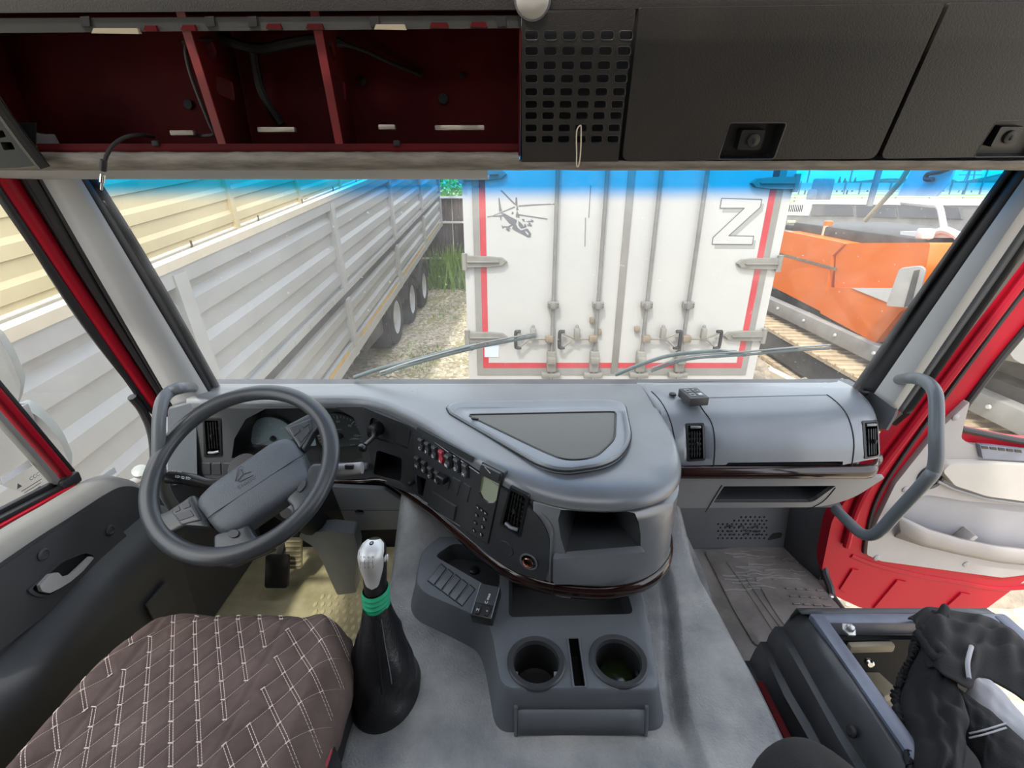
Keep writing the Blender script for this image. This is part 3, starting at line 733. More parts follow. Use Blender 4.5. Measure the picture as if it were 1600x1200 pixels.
a, b = Fuv(700, 744); MB().box(mapF(a, b, 0.018), (0.022, 0.03, 0.018), Matrix.Rotation(0.9, 3, 'Z'), 0.004).build('toggle_switch', 'black_plastic', dash)
for P in ([(709, 744), (722, 751), (716, 774), (703, 766)], [(727, 753), (738, 760), (732, 784), (720, 776)], [(697, 748), (706, 752), (702, 764), (692, 758)]):
    MB().plate(rpoly(Fpts(P), 0.002, 2), [], mapF, 0.005, 0.003, cham=0.05).build('blank_switch', 'dash_dark', dash)
MB().plate(rpoly(Fpts([(678, 766), (716, 790), (712, 813), (671, 787)]), 0.005), [], mapF, 0.008, 0.006, cham=0.03).build('ashtray_cover', 'dash_dark', dash)
MB().tube([mapF(*Fuv(641, 771), 0.0045), mapF(*Fuv(690, 802), 0.0045), mapF(*Fuv(721, 821), 0.0045)], 0.0012, 6).build('panel_edge', 'dash_blue_grey', dash)
# radio / tachograph module with screen and keys
rad = MB().plate(scale2(radl, 0.97), [lcd0], mapF, 0.007, 0.012, cham=0.03, sub=(0.02, 0.04)).build('driving_recorder', 'dash_dark', dash)
MB().recess(lcd0, mapF, 0.006, 0.004).build('screen', 'lcd', rad)
MB().plate(rpoly(Fpts([(757, 722), (787, 737), (784, 748), (754, 733)]), 0.004), [], mapF, 0.012, 0.006, cham=0.05).build('printer_flap', 'dash_dark', rad)
t = MB(); a, b = Fuv(768, 731); [t.fill(rrect(a-0.008+k*0.0023, b+0.004-k*0.0011, 0.0016, 0.003, 0.0003, 1), [], mapF, 0.0128) for k in range(8)]; tag(t.build('lettering', 'white_print', rad), kind='stuff')
for px, py, ic in ((751, 788, '<'), (757, 792, 'v'), (763, 797, '>'), (749, 800, '1'), (761, 806, '2'), (747, 812, '+'), (758, 818, '3'), (745, 824, '4'), (756, 830, '5')):
    a, b = Fuv(px, py); k_ = MB().plate(rpoly([(a-0.006, b+0.001), (a+0.006, b-0.002), (a+0.006, b-0.009), (a-0.006, b-0.006)], 0.002, 2), [], mapF, 0.010, 0.004, cham=0.08).build('key', 'black_plastic', rad)
    t = MB(); bold_text(t, ic, 0.010, mapF, a, b-0.004, off=0.0106, w=0.0005); t.build('key_symbol', 'white_print', k_)
# round cap and lighter socket
a, b = Fuv(792, 856); MB().plate(circ(a, b, 0.021, 32), [], mapF, 0.0048, 0.003, cham=0.04).build('round_cover', 'dash_dark', dash)
nn = mapF(*cig, 1) - mapF(*cig, 0); c = mapF(*cig, 0)
MB().recess(cigl, mapF, 0.003, 0.006).build('lighter_well', 'black_plastic', dash)
MB().lathe([(0.0135, 0.0), (0.0135, 0.009), (0.0115, 0.010), (0.0105, 0.008), (0.0105, -0.02)], c, nn, 28, False, True).build('lighter_ring', 'copper', dash)
MB().lathe([(0.010, -0.002), (0.009, -0.001)], c, nn, 20).build('lighter_bore', 'black_matt', dash)
MB().lathe([(0.0225, 0.0032), (0.0225, 0.0052), (0.019, 0.0055), (0.018, 0.003)], c, nn, 28, False, False).build('lighter_bezel', 'dash_grey', dash)
# rounded nose of the dash with the open pocket
pock = Fpts([(884, 866), (876, 840), (872, 812), (876, 797), (890, 788), (912, 785), (940, 784), (962, 785), (980, 791), (992, 802), (998, 816), (1001, 835), (1001, 858)]); pock = [(a_, min(b_, -0.640)) for a_, b_ in pock]
ns = MB().plate([(sD-0.03, TRIM), (FLEN-0.01, TRIM), (FLEN-0.01, -0.636), (sD-0.03, -0.636)], [pock], mapF, 0.0, 0.01, sub=(0.012, 0.04))
ns.build('nose_shell', 'dash_grey', dash, smooth=60)
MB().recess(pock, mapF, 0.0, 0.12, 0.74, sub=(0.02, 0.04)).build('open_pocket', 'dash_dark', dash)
lip = rpoly(Fpts([(866, 864), (1001, 853), (1003, 884), (941, 904), (866, 904)]), 0.004)
lip = [(s_, max(z_, TRIM+0.001)) for s_, z_ in lip]
MB().plate(lip, [], mapF, 0.018, 0.020, sub=(0.012, 0.05), cham=0.015, back=True).build('pocket_lip', 'dash_grey', dash, smooth=60)
# raised band dividing the switch fascia from the nose
MB().tube([mapF(sD+0.014, z, 0.002) for z in np.linspace(TRIM+0.002, -0.70, 8)] + [mapF(sD+0.014-(0.001+0.0265*k*k/9)*1.0, -0.70+0.013*k, 0.002) for k in (1, 2, 3)], 0.0028, 8).build('panel_ridge', 'dash_grey', dash)
# wood-look trim strip that follows the lower edge
def trim_row(s):
    z0 = lerp(-0.868, TRIM, sstep(0.0, 0.1, s - sB + 0.05)); h = lerp(0.016, 0.040, sstep(sB, sC, s))
    return [mapF(s, z0+0.001, -0.012), mapF(s, z0+0.001, 0.003), mapF(s, z0-h*0.15, 0.009), mapF(s, z0-h*0.5, 0.011), mapF(s, z0-h*0.85, 0.006), mapF(s, z0-h, -0.006), mapF(s, z0-h-0.004, -0.05), mapF(s, z0-h-0.004, -0.16)]
MB().grid([trim_row(sA + (FLEN-0.01-sA)*i/120) for i in range(121)]).build('trim_strip', 'wood_trim', dash, smooth=50)
sx = s_at(866, 890)
MB().beam(mapF(sx, TRIM+0.002, 0.0115), mapF(sx, TRIM-0.040, 0.008), 0.0015, 0.003, up=(0, -1, 0)).build('trim_joint', 'black_matt', dash)
# speaker tray in the top
TZ = -0.586
tf = Frame((0, 0, TZ), (1, 0, 0), (0, 1, 0))
outer = rpoly(tf.pts([(714, 630), (975, 627), (988, 690), (958, 727), (880, 738), (842, 728), (704, 648), (698, 637)]), [0.015, 0.05, 0.06, 0.06, 0.07, 0.05, 0.012, 0.012], 6)
inner = rpoly(tf.pts([(730, 650), (962, 645), (960, 688), (930, 717), (884, 722), (840, 703)]), [0.012, 0.012, 0.03, 0.03, 0.05, 0.03], 6)
sp = MB(); k = len(outer)
def tray_row(t, z):
    n = 96
    def rs(L):
        P = [V((p[0], p[1])) for p in L] + [V((L[0][0], L[0][1]))]; acc = [0]
        for a, b in zip(P, P[1:]): acc.append(acc[-1] + (b-a).length)
        out = []
        for i in range(n):
            s = acc[-1]*i/n; j = max(0, min(len(acc)-2, int(np.searchsorted(acc, s, side='right')-1)))
            out.append(P[j].lerp(P[j+1], (s-acc[j])/max(1e-9, acc[j+1]-acc[j])))
        return out
    A, B = rs(outer), rs(inner)
    return [V((lerp(a.x, b.x, t), lerp(a.y, b.y, t), z)) for a, b in zip(A, B)]
sp.grid([tray_row(-0.03, TZ-0.006), tray_row(-0.02, TZ+0.004), tray_row(0.04, TZ+0.009), tray_row(0.14, TZ+0.007), tray_row(0.3, TZ-0.004), tray_row(0.75, TZ+0.0025), tray_row(0.96, TZ+0.003)], closeu=True)
sp.build('speaker_tray', 'dash_blue_grey', dash, smooth=60)
MB().tube(tray_row(0.985, TZ+0.003), 0.003, 6, closed=True).build('grille_edge', 'black_plastic', dash)
MB().tube(tray_row(-0.03, TZ+0.0005), 0.0025, 6, closed=True).build('tray_seam', 'black_matt', dash)
MB().fill(scale2(inner, 0.995), [], tf, 0.0025, sub=0.05).build('speaker_grille', 'speaker_weave', dash)
MB().box(U(742, 654, Z=TZ+0.006), (0.02, 0.008, 0.006), Matrix.Rotation(-0.4, 3, 'Z'), 0.002).build('grille_clip', 'black_plastic', dash)
# ---- passenger half: a profile swept along X
_pp = catmull([(0, 1.425, -.592), (0, 1.36, -.590), (0, 1.30, -.596), (0, 1.25, -.616), (0, 1.215, -.652), (0, 1.192, -.695), (0, 1.180, -.752)], 5)
_pl = [0.0]
for a_, b_ in zip(_pp, _pp[1:]): _pl.append(_pl[-1] + (b_-a_).length)
def mapP(x, t, off=0.0):
    """x across the cab, t measured down the face from the windshield"""
    t = max(0, min(_pl[-1], t)); i = max(0, min(len(_pl)-2, int(np.searchsorted(_pl, t, side='right')-1)))
    p = _pp[i].lerp(_pp[i+1], (t-_pl[i])/(_pl[i+1]-_pl[i]))
    a, b = _pp[max(0, i-1)], _pp[min(len(_pp)-1, i+2)]; tt = (b-a).normalized(); n = V((0, tt.z, -tt.y))
    e = sstep(1.02, 1.115, x)
    return V((x, p.y + 0.07*e*e, p.z - 0.012*e*e)) + n*off
def Puv(px, py):
    r = ray(px, py)
    for i in range(len(_pp)-1):
        a, b = _pp[i], _pp[i+1]; e = b-a; den = r.y*e.z - r.z*e.y
        if abs(den) < 1e-9: continue
        d = (a.y*e.z - a.z*e.y)/den; t = (a.y*r.z - a.z*r.y)/den
        if d > 0 and -1e-3 <= t <= 1.001: return (r.x*d, _pl[i] + t*e.length)
    return (r.x*1.37, _pl[-1])
def Ppts(L): return [Puv(x, y) for x, y in L]
PL = _pl[-1]
vA = rpoly(Ppts([(1070, 661), (1100, 660), (1102, 720), (1073, 722)]), 0.006); vB = rpoly(Ppts([(1345, 657), (1375, 657), (1378, 716), (1349, 718)]), 0.006)
gl = Ppts([(1136, 733), (1138, 723), (1317, 721), (1320, 732)]); gl = [(x, min(t, PL-0.004)) for x, t in gl]
pf = MB().plate([(0.405, 0), (1.118, 0), (1.118, PL), (0.405, PL)], [scale2(vA, 0.93), scale2(vB, 0.93), gl], mapP, 0.0, 0.014, sub=(0.03, 0.02))
pf.build('passenger_shell', 'dash_blue_grey', dash, smooth=60)
MB().recess(gl, mapP, 0.0, 0.045).build('glovebox_grip', 'black_matt', dash)
vent(dash, vA, mapP, nv=4, nh=5); vent(dash, vB, mapP, nv=4, nh=5)
# glovebox lid seams
lid = Ppts([(1117, 733), (1114, 668), (1098, 640), (1085, 622)]); rid = Ppts([(1334, 731), (1333, 680), (1320, 643), (1292, 617)])
for S in (lid, rid):
    P = catmull([V((x, t, 0)) for x, t in S], 6)
    MB().tube([mapP(p.x, p.y, 0.0004) for p in P], 0.0018, 6).build('lid_seam', 'black_matt', dash)
MB().tube([mapP(lerp(lid[-1][0], rid[-1][0], i/12), lerp(lid[-1][1], rid[-1][1], i/12), 0.0004) for i in range(13)], 0.0012, 6).build('lid_seam', 'dash_grey', dash)
P = catmull([V((x, t, 0)) for x, t in Ppts([(1056, 735), (1053, 680), (1040, 640), (1018, 612)])], 6)
MB().tube([mapP(p.x, p.y, 0.001) for p in P], 0.0016, 6).build('panel_seam', 'black_matt', dash)
# glossy strip and lower bin
ws = MB()
def ws_row(x):
    e = sstep(1.02, 1.115, x); yy = 1.180 + 0.07*e*e
    return [V((x, yy+0.012, -.752)), V((x, yy-0.004, -.753)), V((x, yy-0.012, -.763)), V((x, yy-0.013, -.775)), V((x, yy-0.008, -.789)), V((x, yy+0.008, -.795))]
ws.grid([ws_row(lerp(0.40, 1.118, i/40)) for i in range(41)]); ws.build('passenger_trim_strip', 'wood_trim', dash, smooth=60)
lf = Frame((0.4, 1.188, -0.795), (1, 0, 0), (0, 0.30, -1))
lo_ = [(0.01, 0), (0.700, 0), (0.65, 0.10), (0.57, 0.145), (0.11, 0.150), (0.04, 0.11)]
bn = rpoly(lf.pts([(1131, 760), (1306, 759), (1270, 785), (1115, 785)]), [0.004, 0.004, 0.02, 0.004])
MB().plate(rpoly(lo_, [0, 0.01, 0.04, 0.05, 0.03, 0.03]), [bn], lf, 0, 0.012, sub=0.06).build('lower_bin', 'dash_light', dash)
MB().recess(bn, lf, 0, 0.08).build('bin_inside', 'dash_dark', dash)
MB().tube([lf(*lf.uv(1128, 758), 0.001), lf(*lf.uv(1102, 800), 0.001)], 0.0012, 6).build('bin_seam', 'black_matt', dash)
MB().tube(catmull([lf(*lf.uv(1305, 762), 0.001), lf(*lf.uv(1285, 784), 0.001), lf(*lf.uv(1256, 798), 0.001)], 5), 0.0012, 6).build('bin_seam', 'black_matt', dash)
un = MB().grid([[lf(lerp(0.04, 0.64, i/10), 0.148, -0.002), lf(lerp(0.04, 0.64, i/10), 0.16, -0.12), lf(lerp(0.04, 0.64, i/10), 0.16, -0.36)] for i in range(11)])
un.build('underside', 'dash_dark', dash)
# under-dash panel on the driver's side: grey cover with a round hole, and the column arch
uf = Frame((-0.55, 1.27, -0.87), (1, 0, 0), (0, 0.25, -1))
hp = uf.uv(562, 800)
MB().plate(rpoly(uf.pts([(518, 760), (600, 764), (640, 790), (640, 826), (545, 828)]), 0.01), [circ(hp[0], hp[1], 0.016, 20)], uf, 0.002, 0.015).build('knee_panel', 'dash_blue_grey', dash)
MB().plate(circ(hp[0], hp[1], 0.018, 20), [], uf, -0.014, 0.002).build('knee_panel_hole', 'black_matt', dash)
MB().lohi((-0.98, 1.30, -1.0), (-0.36, 1.36, -0.87)).build('knee_backing', 'black_matt', dash)
# sensor dot on the passenger top
c = U(1051, 617, Z=-0.588); MB().lathe([(0.011, 0), (0.010, 0.005), (0.006, 0.007)], c, (0, 0, 1), 18).build('sunlight_sensor', 'black_plastic', dash)
# fill below the top shell towards the windshield so no gap shows
MB().lohi((-0.99, 1.40, -0.70), (1.12, 1.47, -0.598)).build('cowl', 'dash_dark', dash)
# ------------------------------------------------------------------ centre console with cup holders
con = thing('centre_console', 'grey plastic console with two round cup holders on the engine hump', 'console', (0.14, 0.8, -1.05))
CZ = -0.95
cf = Frame((0, 0, CZ), (1, 0, 0), (0, 1, 0))
co = [(-0.022, 0.655), (0.305, 0.655), (0.332, 0.90), (0.335, 1.12), (-0.215, 1.12), (-0.258, 1.06), (-0.252, 0.92), (-0.06, 0.822), (-0.045, 0.78)]
co = rpoly(co, [0.03, 0.03, 0.02, 0.0, 0.0, 0.05, 0.05, 0.05, 0.03], 6)
cupA = circ(0.052, 0.716, 0.050, 36); cupB = circ(0.2295, 0.720, 0.050, 36)
slot = rrect(0.139, 0.718, 0.026, 0.115, 0.004)
tray = rpoly(cf.pts([(792, 968), (1000, 962), (990, 915), (792, 905)]), 0.012)
tray = rpoly([(-0.008, 0.832), (0.292, 0.842), (0.290, 1.06), (-0.008, 1.06)], 0.015)
wing = rpoly(cf.pts([(683, 858), (694, 852), (800, 880), (771, 915), (755, 915)]), 0.02)
wing = rpoly([(-0.215, 1.035), (-0.17, 1.085), (-0.03, 1.06), (-0.032, 0.925), (-0.055, 0.922)], 0.018)
def con_map(a, b, off=0.0):
    z = CZ + off
    return V((a, b, z))
top_o = scale2(co, 0.975)
cm = MB(); cm.fill(top_o, [cupA, cupB, slot, tray, wing], con_map, 0, sub=0.03)
n = len(co); rows = []
def sk(o2, b_, t):
    L = []
    for (x, y), (xo, yo) in zip(top_o, co):
        xx = lerp(x, xo, t); yy = lerp(y, yo, t)
        L.append((xx, yy))
    return L
flare = [(0.0, 0.0), (0.7, -0.004), (1.0, -0.014)]
for t, dz in flare: rows.append([con_map(x, y, dz) for x, y in sk(0, 0, t)])
def outw(L, k):
    c = (0.1, 0.86); out = []
    for x, y in L:
        d = V((x-c[0], y-c[1])); 
        f_ = 1 + k/d.length; out.append((c[0]+d.x*f_, c[1]+d.y*f_))
    return out
for k, zz in ((0.008, -1.0), (0.018, -1.045), (0.026, -1.058), (0.027, -1.075)): rows.append([V((x, y, zz)) for x, y in outw(co, k)])
cm.grid(rows, closeu=True)
cm.build('body', 'console_grey', con, smooth=50)
for L in (cupA, cupB):
    c = cen(L); z0 = con_map(c[0], c[1]).z
    MB().lathe([(0.063, z0-0.004), (0.063, z0+0.003), (0.060, z0+0.006), (0.050, z0+0.004), (0.0475, z0-0.006)], (c[0], c[1], 0), (0, 0, 1), 40, False, False).build('cup_holder', 'dash_dark', con)
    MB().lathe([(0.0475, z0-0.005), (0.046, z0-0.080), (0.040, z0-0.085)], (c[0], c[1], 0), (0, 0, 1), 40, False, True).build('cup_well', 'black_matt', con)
    for sx_ in (-1, 1):
        MB().box((c[0]+sx_*0.044, c[1]-0.005, z0-0.035), (0.010, 0.014, 0.010), None, 0.002).build('cup_grip', 'dash_light' if L is cupA else 'black_plastic', con)
MB().recess(slot, con_map, 0.0, 0.06).build('card_slot', 'black_plastic', con)
MB().tube([con_map(*p, 0.001) for p in slot], 0.0022, 6, closed=True).build('slot_rim', 'console_grey', con)
MB().recess(tray, con_map, 0.0, 0.05, 0.94).build('storage_tray', 'dash_dark', con)
MB().recess(wing, con_map, 0.0, 0.05, 0.94).build('coin_tray', 'dash_dark', con)
for (x, y, r) in ((-0.11, 0.985, 0.012), (-0.085, 0.962, 0.012), (-0.105, 1.03, 0.014)):
    MB().lathe([(r, -0.999), (r, -0.994), (r*0.6, -0.991)], (x, y, 0), (0, 0, 1), 16).build('tray_socket', 'black_plastic', con)
# blank switch covers along the wing
b0 = V(cf.uv(692, 888)); b1 = V(cf.uv(741, 940))
ax_u = (b1-b0).normalized(); ax_v = V((ax_u.y, -ax_u.x)); ax_v = -ax_v
p_ = V(cf.uv(692, 906)); e_ = V(cf.uv(747, 935))
for i in range(5):
    P = [(x+11.2*i, y+8.2*i) for x, y in ((669, 907), (689, 882), (697, 889), (678, 914))]
    L = cf.pts(P); bc = MB().plate(L, [], con_map, 0.0025, 0.004, cham=0.08).build('blank_switch', 'console_grey', con)
    L2 = scale2(L, 1.07); 
    MB().plate(scale2(L, 1.10), [scale2(L, 1.02)], con_map, 0.0012, 0.003).build('switch_gap', 'black_matt', bc)
# front panel groove
MB().grid([[V((lerp(0.012, 0.272, i/6), yy-0.0045, zz)) for i in range(7)] for yy, zz in ((0.6475, -0.992), (0.6395, -1.02), (0.632, -1.045))]).build('front_panel', 'console_grey', con, solid=0.004)
for x_ in (0.008, 0.276): MB().tube([V((x_, 0.6450, -0.985)), V((x_, 0.628, -1.05))], 0.004, 8).build('front_rib', 'console_grey', con)
# rubbish in the cup holders
bd = MB().lathe([(0.0, 0), (0.032, 0.0), (0.038, 0.008), (0.038, 0.030), (0.026, 0.036), (0.010, 0.036)], (0.2295, 0.722, -1.030), (0.12, 0.05, 1), 20, False, True)
tag(bd.build('bottle', 'bottle_green'), 'dark green bottle bottom lying in the cup holder farther from the gear lever', 'bottle')
random.seed(11)
for k, (x, y, m_, lb) in enumerate(((0.035, 0.705, 'dash_dark', 'dark crumpled wrapper in the left cup holder'), (0.068, 0.712, 'tan_metal', 'small tan scrap lying in the left cup holder'))):
    q = MB().box((x, y, -1.045), (0.022, 0.018, 0.012), Matrix.Rotation(k*0.8, 3, 'Z'), 0.004); tag(q.build('wrapper_scrap', m_), lb, 'litter')
q = MB(); q.tube(catmull([(0.10, 0.865, -0.994), (0.118, 0.862, -0.993), (0.128, 0.866, -0.9935), (0.142, 0.861, -0.994)], 4), [0.004]*13, 6, flat=0.4); tag(q.build('paper_shred', 'white_print'), 'torn shred of white paper in the console storage tray', 'litter')
# scrap of cling film in the dash pocket
q = MB(); random.seed(3)
for k in range(9):
    c = mapF(s_at(936, 850) + random.uniform(-.03, .03), -0.803, -0.035 - random.random()*0.03)
    P = [c + V((0.012*j, random.uniform(-.004, .004), 0.004+0.006*math.sin(j*0.9+k))) for j in range(-2, 3)]
    q.tube(catmull(P, 3), 0.0022, 5, flat=0.4)
tag(q.build('crumpled_wrapper', 'handle_grey'), 'crumpled grey wrapper in the open dashboard pocket', 'litter')

# ------------------------------------------------------------------ little control box with buttons on the console
bx = thing('control_box', 'black two-button control box stuck on the console beside the blank switches', 'control box', V(U(758, 942, Z=-0.945)))
R = Matrix.Rotation(math.radians(-14), 3, 'Z') @ Matrix.Rotation(math.radians(14), 3, 'X')
c = U(760, 944, Z=-0.925)
MB().box(c, (0.052, 0.082, 0.034), R, 0.003).build('case', 'black_plastic', bx)
tfr = Frame(c + R @ V((0, 0, 0.0175)), R @ V((1, 0, 0)), R @ V((0, 1, 0)))
MB().plate(rrect(0, 0.014, 0.044, 0.048, 0.002), [], tfr, 0.001, 0.002).build('display_panel', 'dash_dark', bx)
for sx_, ic in ((-0.011, 'M'), (0.011, '*')):
    k_ = MB().plate(rrect(sx_, -0.026, 0.012, 0.022, 0.004), [], tfr, 0.003, 0.004, cham=0.08).build('button', 'black_plastic', bx)
    t = MB(); put_text(t, ic, 0.010, tfr, sx_, -0.028, off=0.0036); t.build('button_symbol', 'white_print', k_)
t = MB(); bold_text(t, 'C ooo', 0.010, tfr, 0.004, 0.004, rot=1.5, off=0.0018, w=0.0004); t.build('lettering', 'white_print', bx)
MB().beam(tfr(-0.024, -0.038, 0.0005), tfr(-0.024, 0.038, 0.0005), 0.002, 0.002).build('edge_strip', 'dash_blue_grey', bx)
MB().beam(tfr(0.024, -0.038, 0.0005), tfr(0.024, 0.038, 0.0005), 0.002, 0.002).build('edge_strip', 'dash_blue_grey', bx)
# little box on the dash top
db = thing('sensor_box', 'small black box with four keys on top of the passenger dashboard', 'box', V((0.545, 1.31, -0.59)))
c = U(1083, 620, Z=-0.575); Rm = Matrix.Rotation(math.radians(8), 3, 'Z')
MB().box(c, (0.058, 0.075, 0.026), Rm, 0.003).build('case', 'dash_dark', db)
kf = Frame(c + V((0, 0, 0.0132)), Rm @ V((1, 0, 0)), Rm @ V((0, 1, 0)))
for i in (-1, 1):
    for j in (-1, 1):
        MB().plate(rrect(i*0.012, j*0.015, 0.016, 0.020, 0.002), [], kf, 0.0015, 0.002).build('key', 'dash_grey', db)
        MB().plate(rrect(i*0.012, j*0.015, 0.009, 0.005, 0.001), [], kf, 0.0022, 0.001).build('key_mark', 'white_print' if (i, j) == (1, -1) else 'black_matt', db)

# ------------------------------------------------------------------ gear lever
gl_ = thing('gear_lever', 'black gear lever with silver knob, green tape and black leather boot', 'gear lever', V((-0.28, 0.70, -1.05)))
g0 = V((-0.285, 0.725, -1.045)); g1 = U(588, 945, Z=-0.83)
kt = U(583, 850, Z=-0.665)
ax = (kt - g1).normalized()
# boot: crumpled cone
random.seed(5); rows = []
for i in range(21):
    t = i/20; c = g0.lerp(g1 + ax*0.005, t); r = lerp(0.080, 0.030, t**1.05) + 0.012*math.sin(math.pi*min(1, t*1.15))**2*(1-t)
    if i < 3: r = (0.085, 0.085, 0.079)[i]
    row = []
    for k in range(40):
        a = 2*math.pi*k/40; w = 1 + 0.13*(1-t)*math.sin(a*3 + t*7)*math.sin(math.pi*min(1, t*1.3)) + 0.06*math.sin(a*6 + t*15)*math.sin(math.pi*t)*(1-t*0.6) + 0.03*math.sin(a*11 - t*22)*math.sin(math.pi*t)*(1-t)
        row.append(c + V((math.cos(a)*r*w*0.90, math.sin(a)*r*w*1.12, (-0.006 if i == 0 else 0) + 0.006*math.sin(a*5+t*9)*math.sin(math.pi*t))))
    rows.append(row)
MB().grid(rows, closeu=True).build('boot', 'leather_black', gl_, smooth=60)
MB().tube([rows[i][32] + V((0.0, -0.002, 0.001)) for i in range(6, 20)], 0.0028, 6).build('boot_seam', 'leather_black', gl_)
MB().tube([rows[i][34] + V((0.0, -0.001, 0.001)) for i in range(8, 20)], 0.0012, 6).build('boot_stitching', 'handle_grey', gl_)
# green tape bands
tp = MB(); rows = []
for i in range(13):
    t = i/12; r = 0.0265 + 0.0018*math.sin(i*2.1) + 0.0012*(i % 3)
    rows.append([g1 + ax*(t*0.052 - 0.004 + 0.004*math.sin(2*math.pi*k/24 + 1.0)) + V((math.cos(2*math.pi*k/24)*r, math.sin(2*math.pi*k/24)*r, 0)) for k in range(24)])
MB().grid(rows, closeu=True).build('green_tape', 'tape_green', gl_, smooth=50)
# knob: black body, silver face plate
side = V((1, 0, 0)); fw = ax.cross(side).normalized()*-1
if fw.y > 0: fw = -fw                # towards the eye
kb = g1 + ax*0.045; L = (kt-kb).length + 0.012
def knob_row(t, inset=0.0):
    w = lerp(0.0235, 0.027, sstep(0.0, 0.8, t)) * math.sqrt(max(0.0, 1-max(0, (t-0.78)/0.22)**2.2)); dp = lerp(0.024, 0.036, sstep(0.2, 0.85, t))*math.sqrt(max(0.0, 1-max(0, (t-0.80)/0.20)**2.2))
    c = kb + ax*(L*t) + fw*(0.010*sstep(0.3, 1, t))
    return [c + side*(math.cos(2*math.pi*k/28)*(w-inset)) + fw*(math.sin(2*math.pi*k/28)*(dp-inset)) for k in range(28)]
MB().grid([knob_row(min(0.9995, t)) for t in np.linspace(0, 1, 22)], closeu=True).build('knob', 'black_plastic', gl_, smooth=70)
rows = []
for t in np.linspace(0.18, 0.992, 22):
    R_ = knob_row(t, -0.0012); wd = 0.62 + 0.85*sstep(0.1, 0.8, t); half = (wd + 1.6*sstep(0.84, 0.97, t))*(math.sqrt(max(0.0, 1-((0.28-t)/0.10)**2)) if t < 0.28 else 1.0)
    c = sum(R_, V())/28; row = []
    for k in range(9):
        a = math.pi/2 + (k-4)/4*half*0.80
        w = (R_[0]-c).length; dp = (R_[7]-c).length
        row.append(c + side*math.cos(a)*w + fw*math.sin(a)*dp)
    rows.append(row)
kpm = MB().grid(rows); kpm.f.append(tuple(range(len(kpm.v)-9, len(kpm.v))))
kp = kpm.build('knob_plate', 'satin_silver', gl_, smooth=70)
t = MB(); fp = rows[14]; o_ = rows[15][4]; uu = side; vv = (rows[19][4]-rows[12][4]).normalized()
kfr = Frame(o_ + fw*0.003, uu, vv)
for x, y, s_ in ((-0.004, 0.028, 'R'), (0.004, 0.028, '6'), (0.012, 0.028, '8'), (-0.012, 0.006, '1'), (-0.004, 0.006, '3'), (0.004, 0.006, '5'), (0.012, 0.006, '7')):
    put_text(t, s_, 0.0085, kfr, x, y, off=0.0015 + (0.0 if y < 0.02 else -0.004))
MB_ = t
for x in (-0.012, -0.004, 0.004, 0.012): t.beam(kfr(x, 0.011, 0.001), kfr(x, 0.022, -0.001), 0.0006, 0.0006)
t.beam(kfr(-0.012, 0.017, 0.0), kfr(0.012, 0.017, 0.0), 0.0006, 0.0006)
t.build('shift_pattern', 'decal_grey', kp)
for z_, s_ in ((0.62, 0.0055), (0.72, 0.0045)):
    c = kb + ax*(L*z_) + side*0.026 + fw*0.012*(1 if s_ < .005 else -0.2); MB().box(c, (0.004, 0.012*1, 0.012), None, 0.002).build('range_switch', 'satin_silver', gl_)

# ------------------------------------------------------------------ grab handles
def handle(pts, r, label):
    o = MB().tube(catmull(pts, 8), r, 16).build('grab_handle', 'handle_grey'); return tag(o, label, 'grab handle', 'pillar grab handles')
handle([U(1404, 593, X=1.120), U(1425, 591, d=1.20), U(1444, 595, d=1.14), U(1458, 608, d=1.10), U(1463, 628, d=1.08), U(1463, 680, d=1.06), U(1463, 715, d=1.06), U(1459, 735, d=1.07), U(1448, 750, d=1.08), U(1400, 802, d=1.16), U(1378, 826, d=1.20), U(1362, 836, d=1.23), U(1345, 833, d=1.27), U(1328, 818, d=1.34), U(1306, 796, d=1.42)], 0.0145,
       'dark grey bent grab handle between the passenger dash and the open door')
handle([U(303, 606, X=-0.972), U(285, 606, d=1.22), U(266, 612, d=1.19), U(254, 626, d=1.165), U(249, 650, d=1.15), U(248, 690, d=1.15), U(249, 735, d=1.17), U(256, 765, d=1.22), U(270, 790, d=1.30), U(290, 812, d=1.38)], 0.0145,
       'grey grab handle beside the steering wheel')

# ------------------------------------------------------------------ steering column and stalks
SC = U(379, 729, d=1.137); TILT = math.radians(35)
e1 = V((1, 0, 0)); e2 = V((0, math.cos(TILT), math.sin(TILT)))
wf_ = Frame(SC, e1, e2); wn_ = wf_.n
colm = thing('steering_controls', 'grey steering stem with control stalks behind the steering wheel', 'steering stem', SC - wn_*0.35 + V((0, 0, -0.1)))
MB().lathe([(0.035, -0.06), (0.040, -0.10), (0.044, -0.17), (0.046, -0.26)], SC, wn_, 24).build('shroud', 'dash_dark', colm)
MB().tube([SC - wn_*0.2, SC - wn_*0.40, V((SC.x, 1.55, FLOOR+0.02))], [0.05, 0.045, 0.03], 14).build('shaft', 'black_matt', colm)
# curved bracket leg
lg = Frame((-0.4, 1.22, -0.95), (1, 0, 0), (0, 0.1, -1))
lp = lg.pts([(475, 826), (520, 822), (556, 826), (562, 850), (556, 900), (560, 918), (530, 922), (520, 900), (508, 872), (492, 846), (470, 832)])
MB().plate(rpoly(lp, 0.01), [], lg, 0.02, 0.05, back=True).build('support_bracket', 'dash_grey', colm)
def stalk(P, label, icons):
    rr = [0.012, 0.0135, 0.0165, 0.017, 0.016]
    o = MB().tube(catmull(P, 4), [lerp(rr[min(4, int(i/4))], rr[min(4, int(i/4)+1)], (i % 4)/4) for i in range(4*(len(P)-1)+1)], 14, flat=0.9).build('control_stalk', 'black_plastic', colm)
    o['label'] = label; return o
SB = SC - wn_*0.09
P = [SB + V((-0.04, 0, 0)), U(330, 756, d=1.20), U(300, 750, d=1.19), U(280, 747, d=1.185), U(262, 746, d=1.18)]
